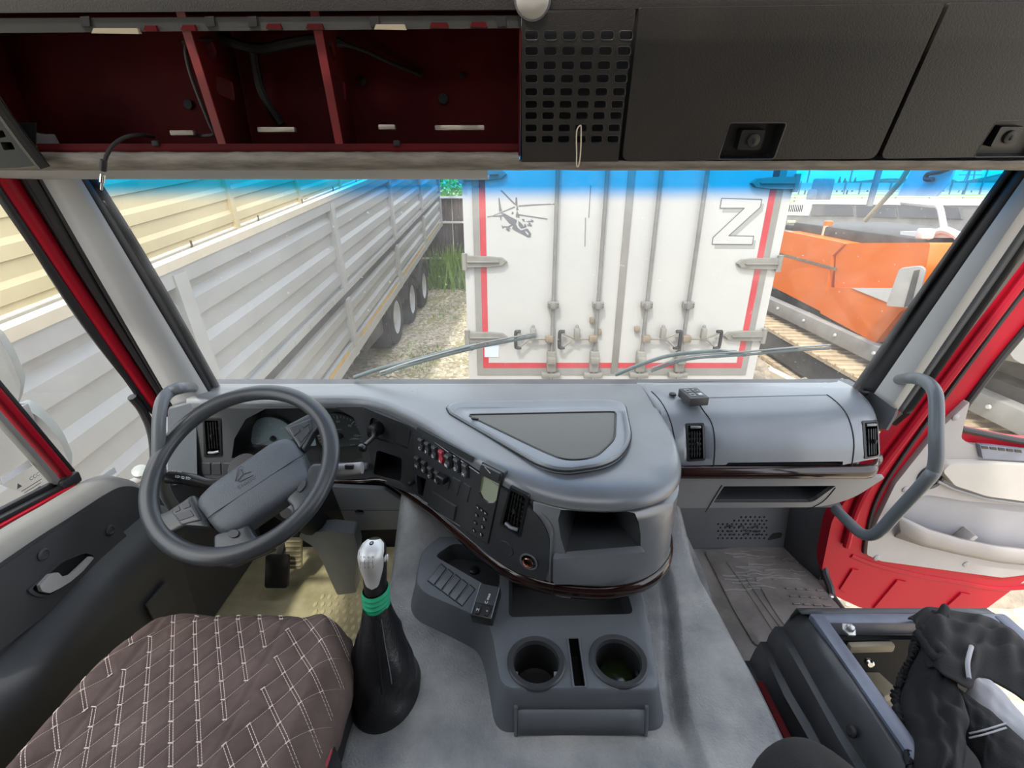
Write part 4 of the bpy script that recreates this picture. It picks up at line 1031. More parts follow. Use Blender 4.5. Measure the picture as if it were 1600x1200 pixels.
s1 = stalk(P, 'black left stalk with light symbols', '')
sf = Frame(U(285, 742, d=1.165), (P[1]-P[4]), (0, 0.5, 1))
t = MB()
put_text(t, '<> <>', 0.0085, sf, -0.012, 0.006, off=0.002); put_text(t, 'ED fD ED', 0.0085, sf, 0.002, -0.006, off=0.002)
t.build('stalk_symbols', 'white_print', s1)
P = [SB + V((0.05, 0, 0)), U(500, 738, d=1.18), U(525, 735, d=1.18), U(548, 733, d=1.18), U(566, 731, d=1.18)]
s2 = stalk(P, 'grey right stalk with slide switch', ''); s2.data.materials[0] = M['dash_light']
MB().box(U(546, 729, d=1.162), (0.022, 0.010, 0.012), None, 0.003).build('slide_switch', 'black_plastic', s2)
MB().lathe([(0.016, 0), (0.016, 0.02), (0.012, 0.022)], U(452, 796, d=1.25), (0, -1, 0.2), 18).build('ignition_lock', 'dash_light', colm)
# ------------------------------------------------------------------ steering wheel
sw = thing('steering_wheel', 'dark grey four-spoke truck steering wheel with padded hub', 'steering wheel', SC)
RW = 0.2070
rim = MB(); NR = 96; rows = []
for i in range(NR):
    a = 2*math.pi*i/NR; c = wf_(RW*math.cos(a), RW*math.sin(a)); rad = (c-SC).normalized()
    rows.append([c + rad*(math.cos(2*math.pi*k/16)*0.0205) + wn_*(math.sin(2*math.pi*k/16)*0.017) for k in range(16)])
rim.grid(rows, closeu=True, closev=True).build('rim', 'wheel_grip', sw, smooth=80)
def dome_plate(P, r, top, depth, dome, name, m, par, off_px=0.0, cham=True, nsub=0.008):
    L = rpoly(wf_.pts(P, off_px), r, 5); c = cen(L)
    def mp(a, b, off=0.0):
        return wf_(a, b, off)
    mb = MB(); rings = [1.0, 0.985, 0.95, 0.90, 0.80, 0.6, 0.35, 0.1]; hs = [0, 0.35, 0.62, 0.78, 0.9, 0.97, 1.0, 1.0]
    rows = [[wf_(p[0], p[1], top-depth) for p in L]]
    for k, h in zip(rings, hs): rows.append([wf_(c[0]+(p[0]-c[0])*k, c[1]+(p[1]-c[1])*k, top - dome + dome*h) for p in L])
    mb.grid(rows, closeu=True); b = len(mb.v)-len(L); mb.f.append(tuple(range(b, b+len(L))))
    return mb.build(name, m, par, smooth=50)
PADH = 0.018
padP = [(296, 782), (322, 755), (425, 684), (452, 677), (464, 690), (484, 742), (470, 758), (368, 828), (340, 832), (326, 822)]
pad = dome_plate(padP, 0.02, PADH, 0.05, 0.030, 'hub_pad', 'wheel_pad', sw, PADH)
t0, t1 = wf_.uv(316, 812, PADH+0.004), wf_.uv(475, 707, PADH+0.004)
MB().tube([wf_(lerp(t0[0], t1[0], i/10), lerp(t0[1], t1[1], i/10), PADH - (0.006 if i in (0, 10) else 0.0005)) for i in range(11)], 0.0009, 6).build('pad_seam', 'black_matt', pad)
# emblem on the pad
def padpt(px, py): return wf_(*wf_.uv(px, py, PADH), PADH+0.0012)
em = MB()
for A, B in (((368, 752), (372, 733)), ((372, 733), (378, 728)), ((375, 733), (380, 741)), ((380, 741), (393, 737)), ((380, 741), (371, 752)), ((374, 753), (395, 743))):
    em.beam(padpt(*A), padpt(*B), 0.0014, 0.0012, up=wn_)
em.build('emblem', 'dash_dark', pad)
a0, b0_ = wf_.uv(384, 752, PADH); a1, b1_ = wf_.uv(396, 745, PADH); t = MB()
put_text(t, 'CNHTC', 0.0125, wf_, a0+0.004, b0_-0.004, rot=math.atan2(b1_-b0_, a1-a0), off=PADH+0.0012); t.build('emblem_lettering', 'dash_dark', pad)
# spokes
spk = [([(303, 772), (330, 824), (290, 822), (262, 838), (252, 850), (222, 815), (240, 806), (262, 800)], 0.008),
       ([(334, 836), (388, 818), (398, 836), (412, 848), (430, 856), (360, 886), (318, 878), (334, 862)], 0.008),
       ([(446, 782), (488, 724), (505, 724), (528, 700), (520, 745), (490, 795), (462, 812), (456, 790)], 0.008),
       ([(442, 668), (474, 706), (490, 678), (500, 668), (524, 680), (512, 645), (484, 622), (486, 645)], 0.008)]
for P, r in spk:
    o = dome_plate(P, r, 0.006, 0.022, 0.010, 'spoke', 'wheel_grip', sw)
def btn(P, name='spoke_button', m='dash_dark', r=0.003, h=0.0105, par=None):
    L = rpoly(wf_.pts(P, h), r, 3); return MB().plate(L, [], wf_, h, 0.006, cham=0.08).build(name, m, par or sw)
dome_plate([(298, 778), (318, 814), (286, 822), (270, 800)], 0.006, 0.009, 0.01, 0.004, 'button_plate', 'wheel_grip', sw)
dome_plate([(450, 670), (470, 703), (490, 672), (488, 655)], 0.006, 0.009, 0.01, 0.004, 'button_plate', 'wheel_grip', sw)
btn([(272, 803), (297, 796), (304, 806), (280, 814)]); btn([(270, 793), (279, 790), (282, 797), (273, 801)]); btn([(283, 788), (294, 783), (298, 791), (286, 796)])
btn([(464, 682), (482, 664), (485, 673), (470, 692)]); btn([(456, 674), (466, 667), (469, 673), (459, 682)]); btn([(470, 664), (480, 657), (484, 662), (474, 669)])
btn([(356, 830), (366, 826), (374, 830), (372, 838), (362, 841), (355, 837)], r=0.006); btn([(464, 762), (472, 750), (479, 750), (477, 760), (469, 769), (464, 768)], r=0.006)
MB().lathe([(0.032, -0.07), (0.036, -0.03), (0.034, 0.0)], SC, wn_, 24).build('hub', 'black_plastic', sw)

# ------------------------------------------------------------------ driver's seat
ds_ = thing('driver_seat', 'driver seat cushion with brown quilted cover and pale double stitching', 'seat', V((-0.59, 0.55, FLOOR)))
SZ = -0.885
def seat_edges(y):
    # half-width limits of the cushion at depth y
    f_ = sstep(0.0, 1.0, (y-0.62)/0.22)
    xl = lerp(-0.862, -0.79, f_**1.3); xr = lerp(-0.335, -0.385, f_**1.5)
    if y > 0.76: xl += 0.25*((y-0.76)/0.06)**2*0.25; xr -= 0.25*((y-0.76)/0.06)**2*0.22
    return xl, xr
YF, YB = 0.818, 0.05
segs = []                                            # stitching in cushion coordinates (u 0..1 across, y)
XS0, XS1 = -0.765, -0.495                           # seams between the middle field and the bolsters
dbl, sng, bars = [], [], []                          # stitch lines as (x, y) pairs in metres
def inz(p, z): return (z[0] <= p[0] <= z[1]) and YB <= p[1] <= YF
def lattice(zone, o, a, b, barv, rng):
    for i in range(-rng, rng):
        for j in range(-rng, rng):
            p = (o[0]+a[0]*j+b[0]*i, o[1]+a[1]*j+b[1]*i); q = (p[0]+a[0], p[1]+a[1]); r = (p[0]+b[0], p[1]+b[1])
            if inz(p, zone):
                bars.append(((p[0]-barv[0], p[1]-barv[1]), (p[0]+barv[0], p[1]+barv[1])))
                if inz(q, (zone[0]-0.004, zone[1]+0.004)): dbl.append((p, q))
                if inz(r, (zone[0]-0.012, zone[1]+0.012)): sng.append((p, r))
lattice((XS0, XS1), (-0.6697, 0.7245), (0.0228, -0.0352), (0.0235, 0.0372), (0.0055, 0.0), 60)
lattice((XS1+0.004, -0.33), (-0.482, 0.74), (0.030, -0.0325), (0.0245, 0.0325), (0.003, 0.0050), 60)
lattice((-0.87, XS0-0.004), (-0.785, 0.70), (0.030, -0.0325), (0.0245, 0.0325), (0.003, 0.0050), 60)
seams = [((XS0, YB), (XS0, YF-0.03)), ((XS1, YB), (XS1, YF-0.03))]
allseg = np.array([[*a, *b] for a, b in dbl+sng+seams])
def quilt(x, y):
    A = allseg[:, :2]; B = allseg[:, 2:]; d = B-A; t = np.clip(((x-A[:, 0])*d[:, 0] + (y-A[:, 1])*d[:, 1])/np.maximum(1e-9, (d**2).sum(1)), 0, 1)
    q = np.sqrt(((A + d*t[:, None] - np.array([x, y]))**2).sum(1)).min()
    return -0.0036*math.exp(-(q/0.0055)**2)
def seat_pt(u, y, off=0.0):
    yy = min(y, YF); xl, xr = seat_edges(yy); x = lerp(xl, xr, u)
    ed = max(0.0, abs(u-0.5)*2 - 0.80)/0.20
    fr = max(0.0, (yy - 0.745)/(YF-0.745))
    z = SZ - 0.045*ed**2.2 - 0.060*fr**2.2 + 0.010*math.cos((u-0.5)*math.pi*1.2) + 0.016*sstep(0.6, 0.85, abs(u-0.5)*2)*(1-ed)
    return V((x, yy, z + off))
def seat_u(x, y):
    xl, xr = seat_edges(min(y, YF)); return (x-xl)/(xr-xl)
YB2 = 0.30; NY, NX = 190, 170; rows = []
for j in range(NY+1):
    y = lerp(YB, YB2, j/8) if j < 8 else lerp(YB2, YF, (j-8)/(NY-8)); row = []
    for i in range(NX+1):
        p = seat_pt(i/NX, y); row.append(p + V((0, 0, quilt(p.x, y) if y >= YB2 else 0)))
    rows.append(row)
# skirt
seatm = MB().grid(rows)
edge = [r[0] for r in rows] + rows[-1][1:] + [r[-1] for r in rows[::-1]][1:]
ctr = V((-0.59, 0.45, SZ))
def skirt(P, k, dz): return [p + (V((p.x-ctr.x, p.y-ctr.y, 0)).normalized()*k) + V((0, 0, dz)) for p in P]
seatm.grid([edge, skirt(edge, 0.008, -0.018), skirt(edge, 0.008, -0.05), skirt(edge, -0.01, -0.085)])
seatm.build('cushion', 'seat_cloth', ds_, smooth=70)
thr = MB()
def stitch(a, b, w, off, n=7, lift=0.0016):
    du, dy = b[0]-a[0], b[1]-a[1]; ln = math.hypot(du, dy) or 1; nx, ny = -dy/ln, du/ln; P = []
    if max(a[1], b[1]) < YB2: return
    for i in range(n+1):
        t = i/n; x = a[0]+du*t + nx*off; y = a[1]+dy*t + ny*off; u = seat_u(x, y)
        if not (0.0 <= u <= 1.0 and y <= YF): break
        P.append(seat_pt(u, y, quilt(x, y)+lift))
    if len(P) < 2: return
    for p, q in zip(P, P[1:]):
        e = (q-p); e = e.normalized(); s_ = e.cross(V((0, 0, 1)))*w
        c0 = p.lerp(q, 0.06); c1 = p.lerp(q, 0.82)
        thr.add([c0-s_, c1-s_, c1+s_, c0+s_], [(0, 1, 2, 3)])
for a, b in dbl:
    stitch(a, b, 0.00055, 0.0026, 8); stitch(a, b, 0.00055, -0.0026, 8)
for a, b in sng: stitch(a, b, 0.00035, 0.0, 12, 0.0014)
for a, b in bars: stitch(a, b, 0.0012, 0.0, 1, 0.0025)
tag(thr.build('stitching', 'thread', ds_, smooth=0, weld=False), kind='stuff')
sb_ = MB()
ee = skirt(edge, -0.004, -0.06); sb_.grid([ee, skirt(edge, 0.004, -0.10), skirt(edge, -0.02, -0.16)])
sb_.build('cushion_pan', 'black_matt', ds_)
MB().lohi((-0.80, 0.10, FLOOR), (-0.40, 0.66, SZ-0.10), 0.02).build('pedestal', 'black_matt', ds_)
bk_ = MB().box((-0.334, 0.53, -0.985), (0.022, 0.05, 0.065), Matrix.Rotation(-0.1, 3, 'Y'), 0.005).build('belt_buckle', 'black_plastic', ds_)
MB().box((-0.334, 0.53, -0.951), (0.014, 0.03, 0.008), None, 0.002).build('release_button', 'red_switch', bk_)

# ------------------------------------------------------------------ pedals
pd = thing('accelerator_pedal', 'worn beige ribbed accelerator pedal under the dashboard', 'pedal', V((-0.62, 1.40, FLOOR)))
pfr = Frame(U(458, 865, Y=1.42), (1, 0, 0), (0, 0.45, 1))
MB().plate(rrect(0, 0, 0.062, 0.115, 0.01), [], pfr, 0.0, 0.012, back=True).build('pedal_plate', 'floor_rubber', pd)
for i in range(6): MB().beam(pfr(-0.028, -0.045+i*0.018, 0.002), pfr(0.028, -0.045+i*0.018, 0.002), 0.006, 0.006).build('pedal_rib', 'tan_metal', pd)
MB().tube([pfr(0, 0.03, -0.01), pfr(0, 0.12, -0.06), V((-0.64, 1.6, -1.0))], 0.012, 8).build('pedal_arm', 'black_matt', pd)
pd2 = thing('brake_pedal', 'dark rubber brake pedal pad low in the footwell', 'pedal', V((-0.72, 1.35, FLOOR)))
pfr = Frame(U(432, 893, Y=1.36), (1, 0, 0), (0, 0.5, 1))
MB().plate(rrect(0, 0, 0.085, 0.12, 0.012), [], pfr, 0.0, 0.014, back=True).build('pedal_plate', 'rubber', pd2)
MB().tube([pfr(0, 0.03, -0.01), pfr(0, 0.14, -0.08), V((-0.74, 1.6, -0.98))], 0.014, 8).build('pedal_arm', 'black_matt', pd2)
# ------------------------------------------------------------------ driver's door (closed)
dl = thing('door_1', 'closed driver door with dark grey panel and red window frame', None, (-1.10, 0.6, -1.3), kind='structure')
def PX(L, X): return [U(x, y, X=X) for x, y in L]
# front frame: red outer bar and dark channel for the glass
fR = [(30, 278, -1.064), (132, 442, -1.07), (272, 652, -1.072)]
fL = [(-4, 286, -1.072), (118, 466, -1.08), (246, 650, -1.082)]
fK = [(-9, 288, -1.075), (121, 478, -1.085), (236, 645, -1.09)]
fM = [(-14, 292, -1.085), (120, 496, -1.092), (216, 622, -1.095)]
fmid = [(14, 282, -1.060), (125, 454, -1.066), (260, 651, -1.068)]
MB().grid(strips([fR, fmid, fL])).build('front_frame', 'red_paint', dl, smooth=80, solid=0.01)
MB().grid(strips([fL, fK, fM])).build('glass_channel', 'rubber', dl, smooth=80, solid=0.012)
P = catmull([U(206, 620, X=-1.095), U(222, 640, X=-1.095), U(236, 672, X=-1.095), U(241, 710, X=-1.095), U(240, 760, X=-1.095)], 6)
MB().tube(P, 0.012, 8).build('corner_seal', 'rubber', dl)
# side glass
gx = -1.10
g1_ = struct(MB().grid([[V((gx, y, z)) for y in np.linspace(0.985, 1.30, 4)] for z in (-0.80, -0.4, 0.05)]).build('window_2', 'side_glass'))
g2_ = struct(MB().grid([[V((gx, y, z)) for y in np.linspace(0.0, 0.975, 6)] for z in (-0.70, -0.3, 0.10)]).build('window_3', 'side_glass'))
# marks on the panes
lf1 = Frame((gx+0.003, 0.9, -0.6), (0, 1, 0), (0, 0, 1))
def mark(P, m, par, name, off=0.001): return MB().fill(lf1.pts(P), [], lf1, off).build(name, m, par)
mark([(0, 748), (43, 719), (50, 728), (3, 757)], 'white_print', g2_, 'white_sticker')
t = MB(); a, b = lf1.uv(48, 757)
put_text(t, 'CCC', 0.012, lf1, a+0.014, b+0.012)
for k in range(4): t.fill(rrect(a, b-0.002-k*0.007, 0.05-0.008*k, 0.0016, 0.0004, 1), [], lf1, 0.001)
t.add([lf1(a-0.03, b+0.008, 0.001), lf1(a-0.018, b+0.008, 0.001), lf1(a-0.024, b+0.02, 0.001)], [(0, 1, 2)]); t.build('glass_marking', 'decal_grey', g2_)
mark([(160, 742), (178, 730), (182, 738), (166, 748)], 'white_print', g1_, 'white_sticker')
t = MB(); a, b = lf1.uv(181, 748); put_text(t, 'CCC', 0.011, lf1, a, b); t.build('glass_marking', 'decal_grey', g1_)
# red divider bar between the panes, with its rubber edge
A0, A1 = U(0, 625, X=-1.085), U(103, 745, X=-1.085); A2 = A0 + (A0-A1)*1.2
MB().beam(A1, A2, 0.016, 0.030, up=(1, 0, 0), bev=0.004).build('divider_bar', 'red_paint', dl)
o_ = V((0, -0.026, 0)); MB().beam(A1+o_, A2+o_, 0.014, 0.018, up=(1, 0, 0), bev=0.003).build('divider_rubber', 'doorl_top', dl)
o_ = V((0, 0.02, 0)); MB().beam(A1+o_, A2+o_, 0.010, 0.010, up=(1, 0, 0), bev=0.003).build('divider_rubber', 'rubber', dl)
# belt line: rubber, red ledge
for (px0, py0, px1, py1, X, w, h, m_, nm) in ((0, 800, 112, 742, -1.092, 0.016, 0.014, 'rubber', 'belt_rubber'), (0, 812, 120, 750, -1.078, 0.014, 0.018, 'rubber', 'belt_rubber'), (0, 826, 116, 762, -1.070, 0.022, 0.022, 'red_paint', 'belt_ledge')):
    a, b = U(px0, py0, X=X), U(px1, py1, X=X); a = a + (a-b)*1.5
    MB().beam(a, b, w, h, up=(1, 0, 0), bev=0.003).build(nm, m_, dl)
MB().box(U(108, 752, X=-1.075), (0.02, 0.05, 0.03), None, 0.006).build('corner_clip', 'rubber', dl)
# trim panel: top bolster then flat field then lower armrest roll; swept along the door by pixel-traced edges
XI = -1.02
topc = [(-160, 925, -1.065), (0, 826, -1.065), (60, 792, -1.065), (120, 757, -1.065), (150, 745, -1.065), (178, 748, -1.065), (200, 765, -1.065), (224, 796, -1.065)]
def offp(P, dx, dz): return [p + V((dx, 0, dz)) for p in P]
T0 = catmull(PX([(x, y) for x, y, _ in topc], -1.065), 6)
T1 = offp(T0, 0.012, 0.004); T2 = offp(T0, 0.045, -0.006); T3 = offp(T0, 0.058, -0.03)
XP = -1.012
T4 = [V((XP, p.y, p.z-0.075)) for p in T0]
ZB = -1.06
low = [V((XP-0.01, p.y, min(p.z-0.10, lerp(p.z, ZB, 0.6)))) for p in T0]
bot = [V((XP-0.02, p.y, ZB)) for p in T0]
MB().grid([T0, T1, T2, T3]).build('door_top_roll', 'doorl_top', dl, smooth=70)
MB().grid([T3, T4, low, bot]).build('door_panel', 'doorl_dark', dl, smooth=50)
# inset field with raised border
df = Frame((XP+0.001, 0.8, -0.8), (0, 1, 0), (0, 0, 1))
fld = rpoly(df.pts([(-120, 975), (0, 885), (130, 797), (150, 796), (178, 818), (198, 842), (222, 838), (232, 830), (100, 935), (-60, 1060)]), [0.02, 0.02, 0.03, 0.02, 0.02, 0.02, 0.01, 0.01, 0.02, 0.02])
FLD = fld
for px, py in ((62, 866), (167, 828)):
    a, b = df.uv(px, py); k_ = MB().lathe([(0.013, 0.0), (0.013, 0.004), (0.009, 0.006), (0.008, 0.004)], df(a, b, 0.006), df.n, 20).build('panel_plug', 'doorl_dark', dl)
# inner handle
hr = rpoly(df.pts([(40, 920), (62, 902), (90, 878), (125, 864), (140, 868), (128, 884), (100, 908), (70, 930), (52, 928)]), 0.008)
MB().plate(FLD, [scale2(hr, 1.02)], df, 0.006, 0.010, cham=0.0).build('panel_field', 'doorl_dark', dl)
MB().plate(scale2(hr, 1.12), [scale2(hr, 1.0)], df, 0.012, 0.012).build('handle_bezel', 'doorl_dark', dl)
MB().recess(scale2(hr, 1.0), df, 0.011, 0.0085).build('handle_cup', 'black_matt', dl)
lev = rpoly(df.pts([(44, 916), (62, 897), (76, 894), (84, 902), (98, 898), (118, 880), (132, 867), (137, 870), (118, 892), (98, 909), (80, 920), (62, 929), (48, 926)]), 0.003)
MB().plate(scale2(lev, 0.93), [], df, 0.020, 0.008, back=True).build('handle_lever', 'satin_silver', dl, bevel=0.002)
# lower armrest roll: a long shiny ridge
A = PX([(-150, 1150), (0, 1072), (80, 985), (165, 890), (235, 825), (262, 795)], -0.985); A = catmull(A, 6)
def roll(P, m_, nm):
    rows = [offp(P, -0.045, 0.030), offp(P, -0.012, 0.012), offp(P, 0.008, 0.0), offp(P, 0.022, -0.016), offp(P, 0.028, -0.045), offp(P, 0.020, -0.10), offp(P, -0.01, -0.17), offp(P, -0.02, -0.40)]
    MB().grid(rows).build(nm, m_, dl, smooth=80)
roll(A, 'doorl_dark', 'armrest_roll')
a = U(262, 905, X=-0.99); pkf = Frame(a, (0, 1, 0), (0, 0, 1))
MB().plate(rpoly(pkf.pts([(225, 945), (258, 906), (275, 940), (240, 975)]), 0.004), [], pkf, 0.006, 0.004).build('warning_plate', 'amber_clip', dl).data.materials[0] = M['doorl_dark']
# outer skin under the window
MB().lohi((-1.15, -0.1, FLOOR), (-1.112, 1.33, -0.88), 0.01).build('outer_skin', 'red_paint', dl)

# ------------------------------------------------------------------ passenger's door (swung open)
dr = thing('door_2', 'red passenger door swung wide open with grey inner panel', None, (1.3, 1.40, -1.5), kind='structure')
OY = 1.42
rf_ = Frame((1.3, OY, -1.0), V((1, 0.05, 0)), (0, 0, 1))
def D(L, off=0.0): return rf_.pts(L, off)
outer = D([(1640, 352), (1600, 395), (1300, 812), (1282, 900), (1302, 930), (1345, 950), (1520, 967), (1620, 893), (1760, 820), (1760, 352)])
win = rpoly(D([(1493, 668), (1500, 640), (1560, 560), (1640, 465), (1740, 400), (1740, 700), (1592, 688)]), 0.03)
MB().plate(rpoly(outer, [0.02, 0.02, 0.03, 0.05, 0.03, 0.02, 0.04, 0.03, 0.02, 0.02]), [win], rf_, 0.0, 0.045, back=True).build('shell', 'red_paint', dr, bevel=0.004)
# folded flange along the hinge side
for off_, P in ((0.014, [(1632, 385), (1600, 425), (1430, 652), (1345, 770), (1318, 850)]),):
    Q = [rf_(*rf_.uv(x, y), off_) for x, y in P]
    MB().tube(catmull(Q, 8), 0.012, 8).build('frame_flange', 'red_paint', dr)
Q = [rf_(*rf_.uv(x, y), 0.004) for x, y in ((1625, 420), (1592, 462), (1480, 612), (1378, 760), (1353, 835), (1349, 862))]
MB().tube(catmull(Q, 8), 0.007, 8).build('panel_seal', 'rubber', dr)
MB().tube([rf_(*p, 0.006) for p in win], 0.011, 8, closed=True).build('glass_seal', 'rubber', dr)
struct(MB().fill(scale2(win, 1.01), [], rf_, -0.02).build('window_4', 'side_glass'))
# grey trim panel with arm rest, pocket and speaker
tp_ = D([(1508, 622), (1498, 660), (1494, 680), (1508, 690), (1600, 702), (1760, 720), (1760, 880), (1600, 893), (1560, 898), (1500, 890), (1370, 872), (1348, 862), (1350, 840), (1392, 752), (1455, 672)])
spk_c = rf_.uv(1448, 740); spk = circ(spk_c[0], spk_c[1], 0.045, 28, 0.034)
pocket = rpoly(D([(1400, 790), (1440, 768), (1500, 778), (1760, 800), (1760, 872), (1600, 868), (1500, 852), (1440, 830), (1408, 812)]), 0.02)
PT = 0.018
MB().plate(rpoly(tp_, 0.012), [spk, pocket], rf_, PT, PT, cham=0.006).build('inner_panel', 'door_grey', dr)
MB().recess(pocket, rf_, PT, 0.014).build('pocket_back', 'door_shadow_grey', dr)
MB().lathe([(0.052, 0.0), (0.050, 0.006), (0.040, 0.004), (0.036, -0.012)], rf_(*spk_c, PT), rf_.n, 28, False, False).build('speaker_ring', 'dash_dark', dr)
MB().recess(circ(spk_c[0], spk_c[1], 0.044, 28, 0.036), rf_, PT-0.004, 0.014).build('speaker_cone', 'black_matt', dr)
lip_t = D([(1385, 800), (1420, 826), (1500, 850), (1600, 868), (1760, 880)], 0.05)
arm = rpoly(D([(1468, 735), (1480, 723), (1530, 722), (1760, 735), (1760, 790), (1600, 783), (1540, 775), (1488, 758)], 0.04), 0.015)
MB().plate(arm, [], rf_, 0.045, 0.03, cham=0.03).build('arm_rest', 'door_cream', dr)
MB().tube([rf_(*p, 0.030) for p in D([(1465, 752), (1490, 764), (1540, 779), (1600, 787), (1760, 796)], 0.03)], 0.005, 8).build('arm_rest_edge', 'door_shadow_grey', dr)
# pocket front wall bulging into the cab
rows = []
topP = [(1404, 806), (1450, 828), (1500, 843), (1560, 855), (1620, 862), (1760, 872)]; botP = [(1398, 838), (1440, 852), (1500, 866), (1560, 878), (1620, 884), (1760, 890)]
for (tx, ty), (bx, by) in zip(topP, botP):
    a = rf_.uv(tx, ty, 0.06); b = rf_.uv(bx, by, PT)
    rows.append([rf_(*a, 0.052), rf_(*a, 0.060), rf_(a[0], a[1]-0.012, 0.064), rf_(lerp(a[0], b[0], 0.6), lerp(a[1], b[1], 0.6), 0.055), rf_(*b, PT)])
MB().grid(rows).build('door_pocket', 'door_grey', dr, smooth=60, solid=0.006)
MB().box(rf_(*rf_.uv(1508, 838, 0.03), 0.03), (0.02, 0.05, 0.05), Matrix.Rotation(0.6, 3, 'Y'), 0.003).build('pocket_divider', 'door_grey', dr)
for px, py in ((1485, 648), (1408, 760), (1364, 866), (1502, 876)):
    MB().lathe([(0.012, 0.0), (0.012, 0.003), (0.008, 0.006)], rf_(*rf_.uv(px, py), PT), rf_.n, 16).build('trim_plug', 'door_grey', dr)
# switch block on the window ledge
MB().plate(rpoly(D([(1529, 694), (1600, 702), (1640, 706), (1640, 724), (1600, 720), (1534, 716)], 0.03), 0.004), [], rf_, 0.032, 0.014, cham=0.02).build('switch_block', 'frame_blue', dr)
for i in range(5):
    P = D([(1534+i*13, 697+i*1.4), (1544+i*13, 698+i*1.4), (1545+i*13, 702+i*1.4), (1535+i*13, 701+i*1.4)], 0.034); MB().plate(P, [], rf_, 0.034, 0.002).build('window_switch', 'black_plastic', dr)
# pressed ribs at the bottom of the red skin
for P in ([(1400, 905), (1416, 908), (1378, 952), (1362, 950)], [(1500, 925), (1516, 928), (1478, 962), (1462, 960)], [(1330, 888), (1342, 890), (1320, 925), (1310, 920)]):
    MB().plate(rpoly(D(P), 0.004), [], rf_, 0.007, 0.007, cham=0.05).build('pressed_rib', 'red_paint', dr)
MB().tube(catmull([rf_(*rf_.uv(x, y), -0.006) for x, y in ((1330, 868), (1372, 884), (1440, 900), (1500, 910), (1560, 920), (1640, 915))], 5), 0.012, 10, flat=1.0).build('pressed_ledge', 'red_paint', dr)
# ------------------------------------------------------------------ overhead locker across the windshield
oh = thing('overhead_locker', 'black overhead locker with grille, two flap doors and a stripped open bay', 'locker', (0.05, 1.05, 0.04))
of = Frame((0.0, 1.0, 0.043), (1, 0, 0), (0, -0.057, 0.23))
def O(L, off=0.0): return of.pts(L, off)
XL, XR = -1.12, 1.27
# perforated panel
gh = []
rowy = [108, 155, 198, 238, 278, 316, 350, 387, 421]
for j, zy in enumerate(rowy):
    t = (zy-108)/(421-108)
    for i in range(6):
        zx = lerp(lerp(98, 382, i/5), lerp(96, 343, i/5), t); w = lerp(21, 18.5, t); h = lerp(14.5, 12, t)
        px, py = 780 + zx/1.951, zy/1.951
        gh.append(rpoly(O([(px-w/2, py-h/2), (px+w/2, py-h/2), (px+w/2, py+h/2), (px-w/2, py+h/2)]), 0.005, 3))
gp = O([(815, 251), (964, 250), (989, 14), (815, 22)])
MB().plate(gp, gh, of, 0.012, 0.012).build('grille_panel', 'head_black', oh, smooth=30)
rim_ = MB()
for L in gh: rim_.tube([of(*p, 0.012) for p in L], 0.0010, 5, closed=True)
tag(rim_.build('grille_hole_rims', 'head_black', oh), kind='stuff')
# flap doors
def flap(P, latchP, lc):
    L = rpoly(O(P), [0.014, 0.014, 0.004, 0.004]); lp = rpoly(O(latchP), 0.006)
    d_ = MB().plate(L, [lp], of, 0.014, 0.026, cham=0.004).build('flap_door', 'head_black', oh)
    MB().recess(lp, of, 0.012, 0.022, 0.94).build('latch_recess', 'black_plastic', d_)
    a, b = of.uv(*lc); w = 0.030
    MB().plate(rrect(a, b, w*1.5, w*1.15, 0.004), [], of, 0.006, 0.014, cham=0.04).build('latch_plate', 'black_plastic', d_)
    MB().lathe([(0.011, 0), (0.011, 0.004), (0.009, 0.005)], of(a+0.003, b, 0.006), of.n, 20).build('latch_button', 'head_black', d_)
    MB().box(of(a+0.003, b, 0.011), (0.003, 0.002, 0.010)).build('key_slot', 'black_matt', d_)
    MB().tube([of(*p, 0.0135) for p in lp], 0.0012, 6, closed=True).build('latch_rim', 'dash_dark', d_)
    return d_
flap([(969, 249), (1361, 246), (1468, 6), (996, 12)], [(1118, 246.5), (1204, 246), (1224, 190), (1136, 190)], (1172, 218))
flap([(1367, 246), (1760, 240), (1900, 0), (1474, 5)], [(1512, 243), (1618, 242), (1650, 184), (1548, 187)], (1570, 213))
# top rail
MB().plate([(XL, of.uv(800, 22)[1]), (XR, of.uv(800, 8)[1]), (XR, 0.34), (XL, 0.34)], [], of, 0.006, 0.03).build('top_panel', 'head_black', oh)
rl = MB(); zr = of.uv(400, 36)[1]
rl.lohi((0, 0, 0), (0, 0, 0)); rl = MB()
MB().plate([(XL, of.uv(0, 54)[1]), (of.uv(814, 50)[0], of.uv(814, 44)[1]), (of.uv(814, 50)[0], of.uv(814, 24)[1]), (XL, of.uv(0, 30)[1])], [], of, 0.002, 0.02, back=True).build('upper_rail', 'headliner', oh)
for x0, x1, y, m_ in ((148, 222, 48, 'amber_clip'), (228, 250, 44, 'red_dirty'), (286, 310, 43, 'red_dirty'), (418, 443, 41, 'red_dirty'), (480, 508, 41, 'red_dirty'), (586, 636, 42, 'amber_clip'), (672, 702, 39, 'red_dirty'), (735, 762, 38, 'red_dirty')):
    MB().plate(O([(x0, y+4), (x1, y+5), (x1-3, y-4), (x0+3, y-4)]), [], of, 0.008, 0.008).build('rail_clip', m_, oh)
for x in (136, 330, 396, 586, 783):
    MB().plate(O([(x-6, 42), (x+8, 41), (x+6, 25), (x-8, 26)]), [], of, 0.005, 0.004).build('rail_slot', 'black_matt', oh)
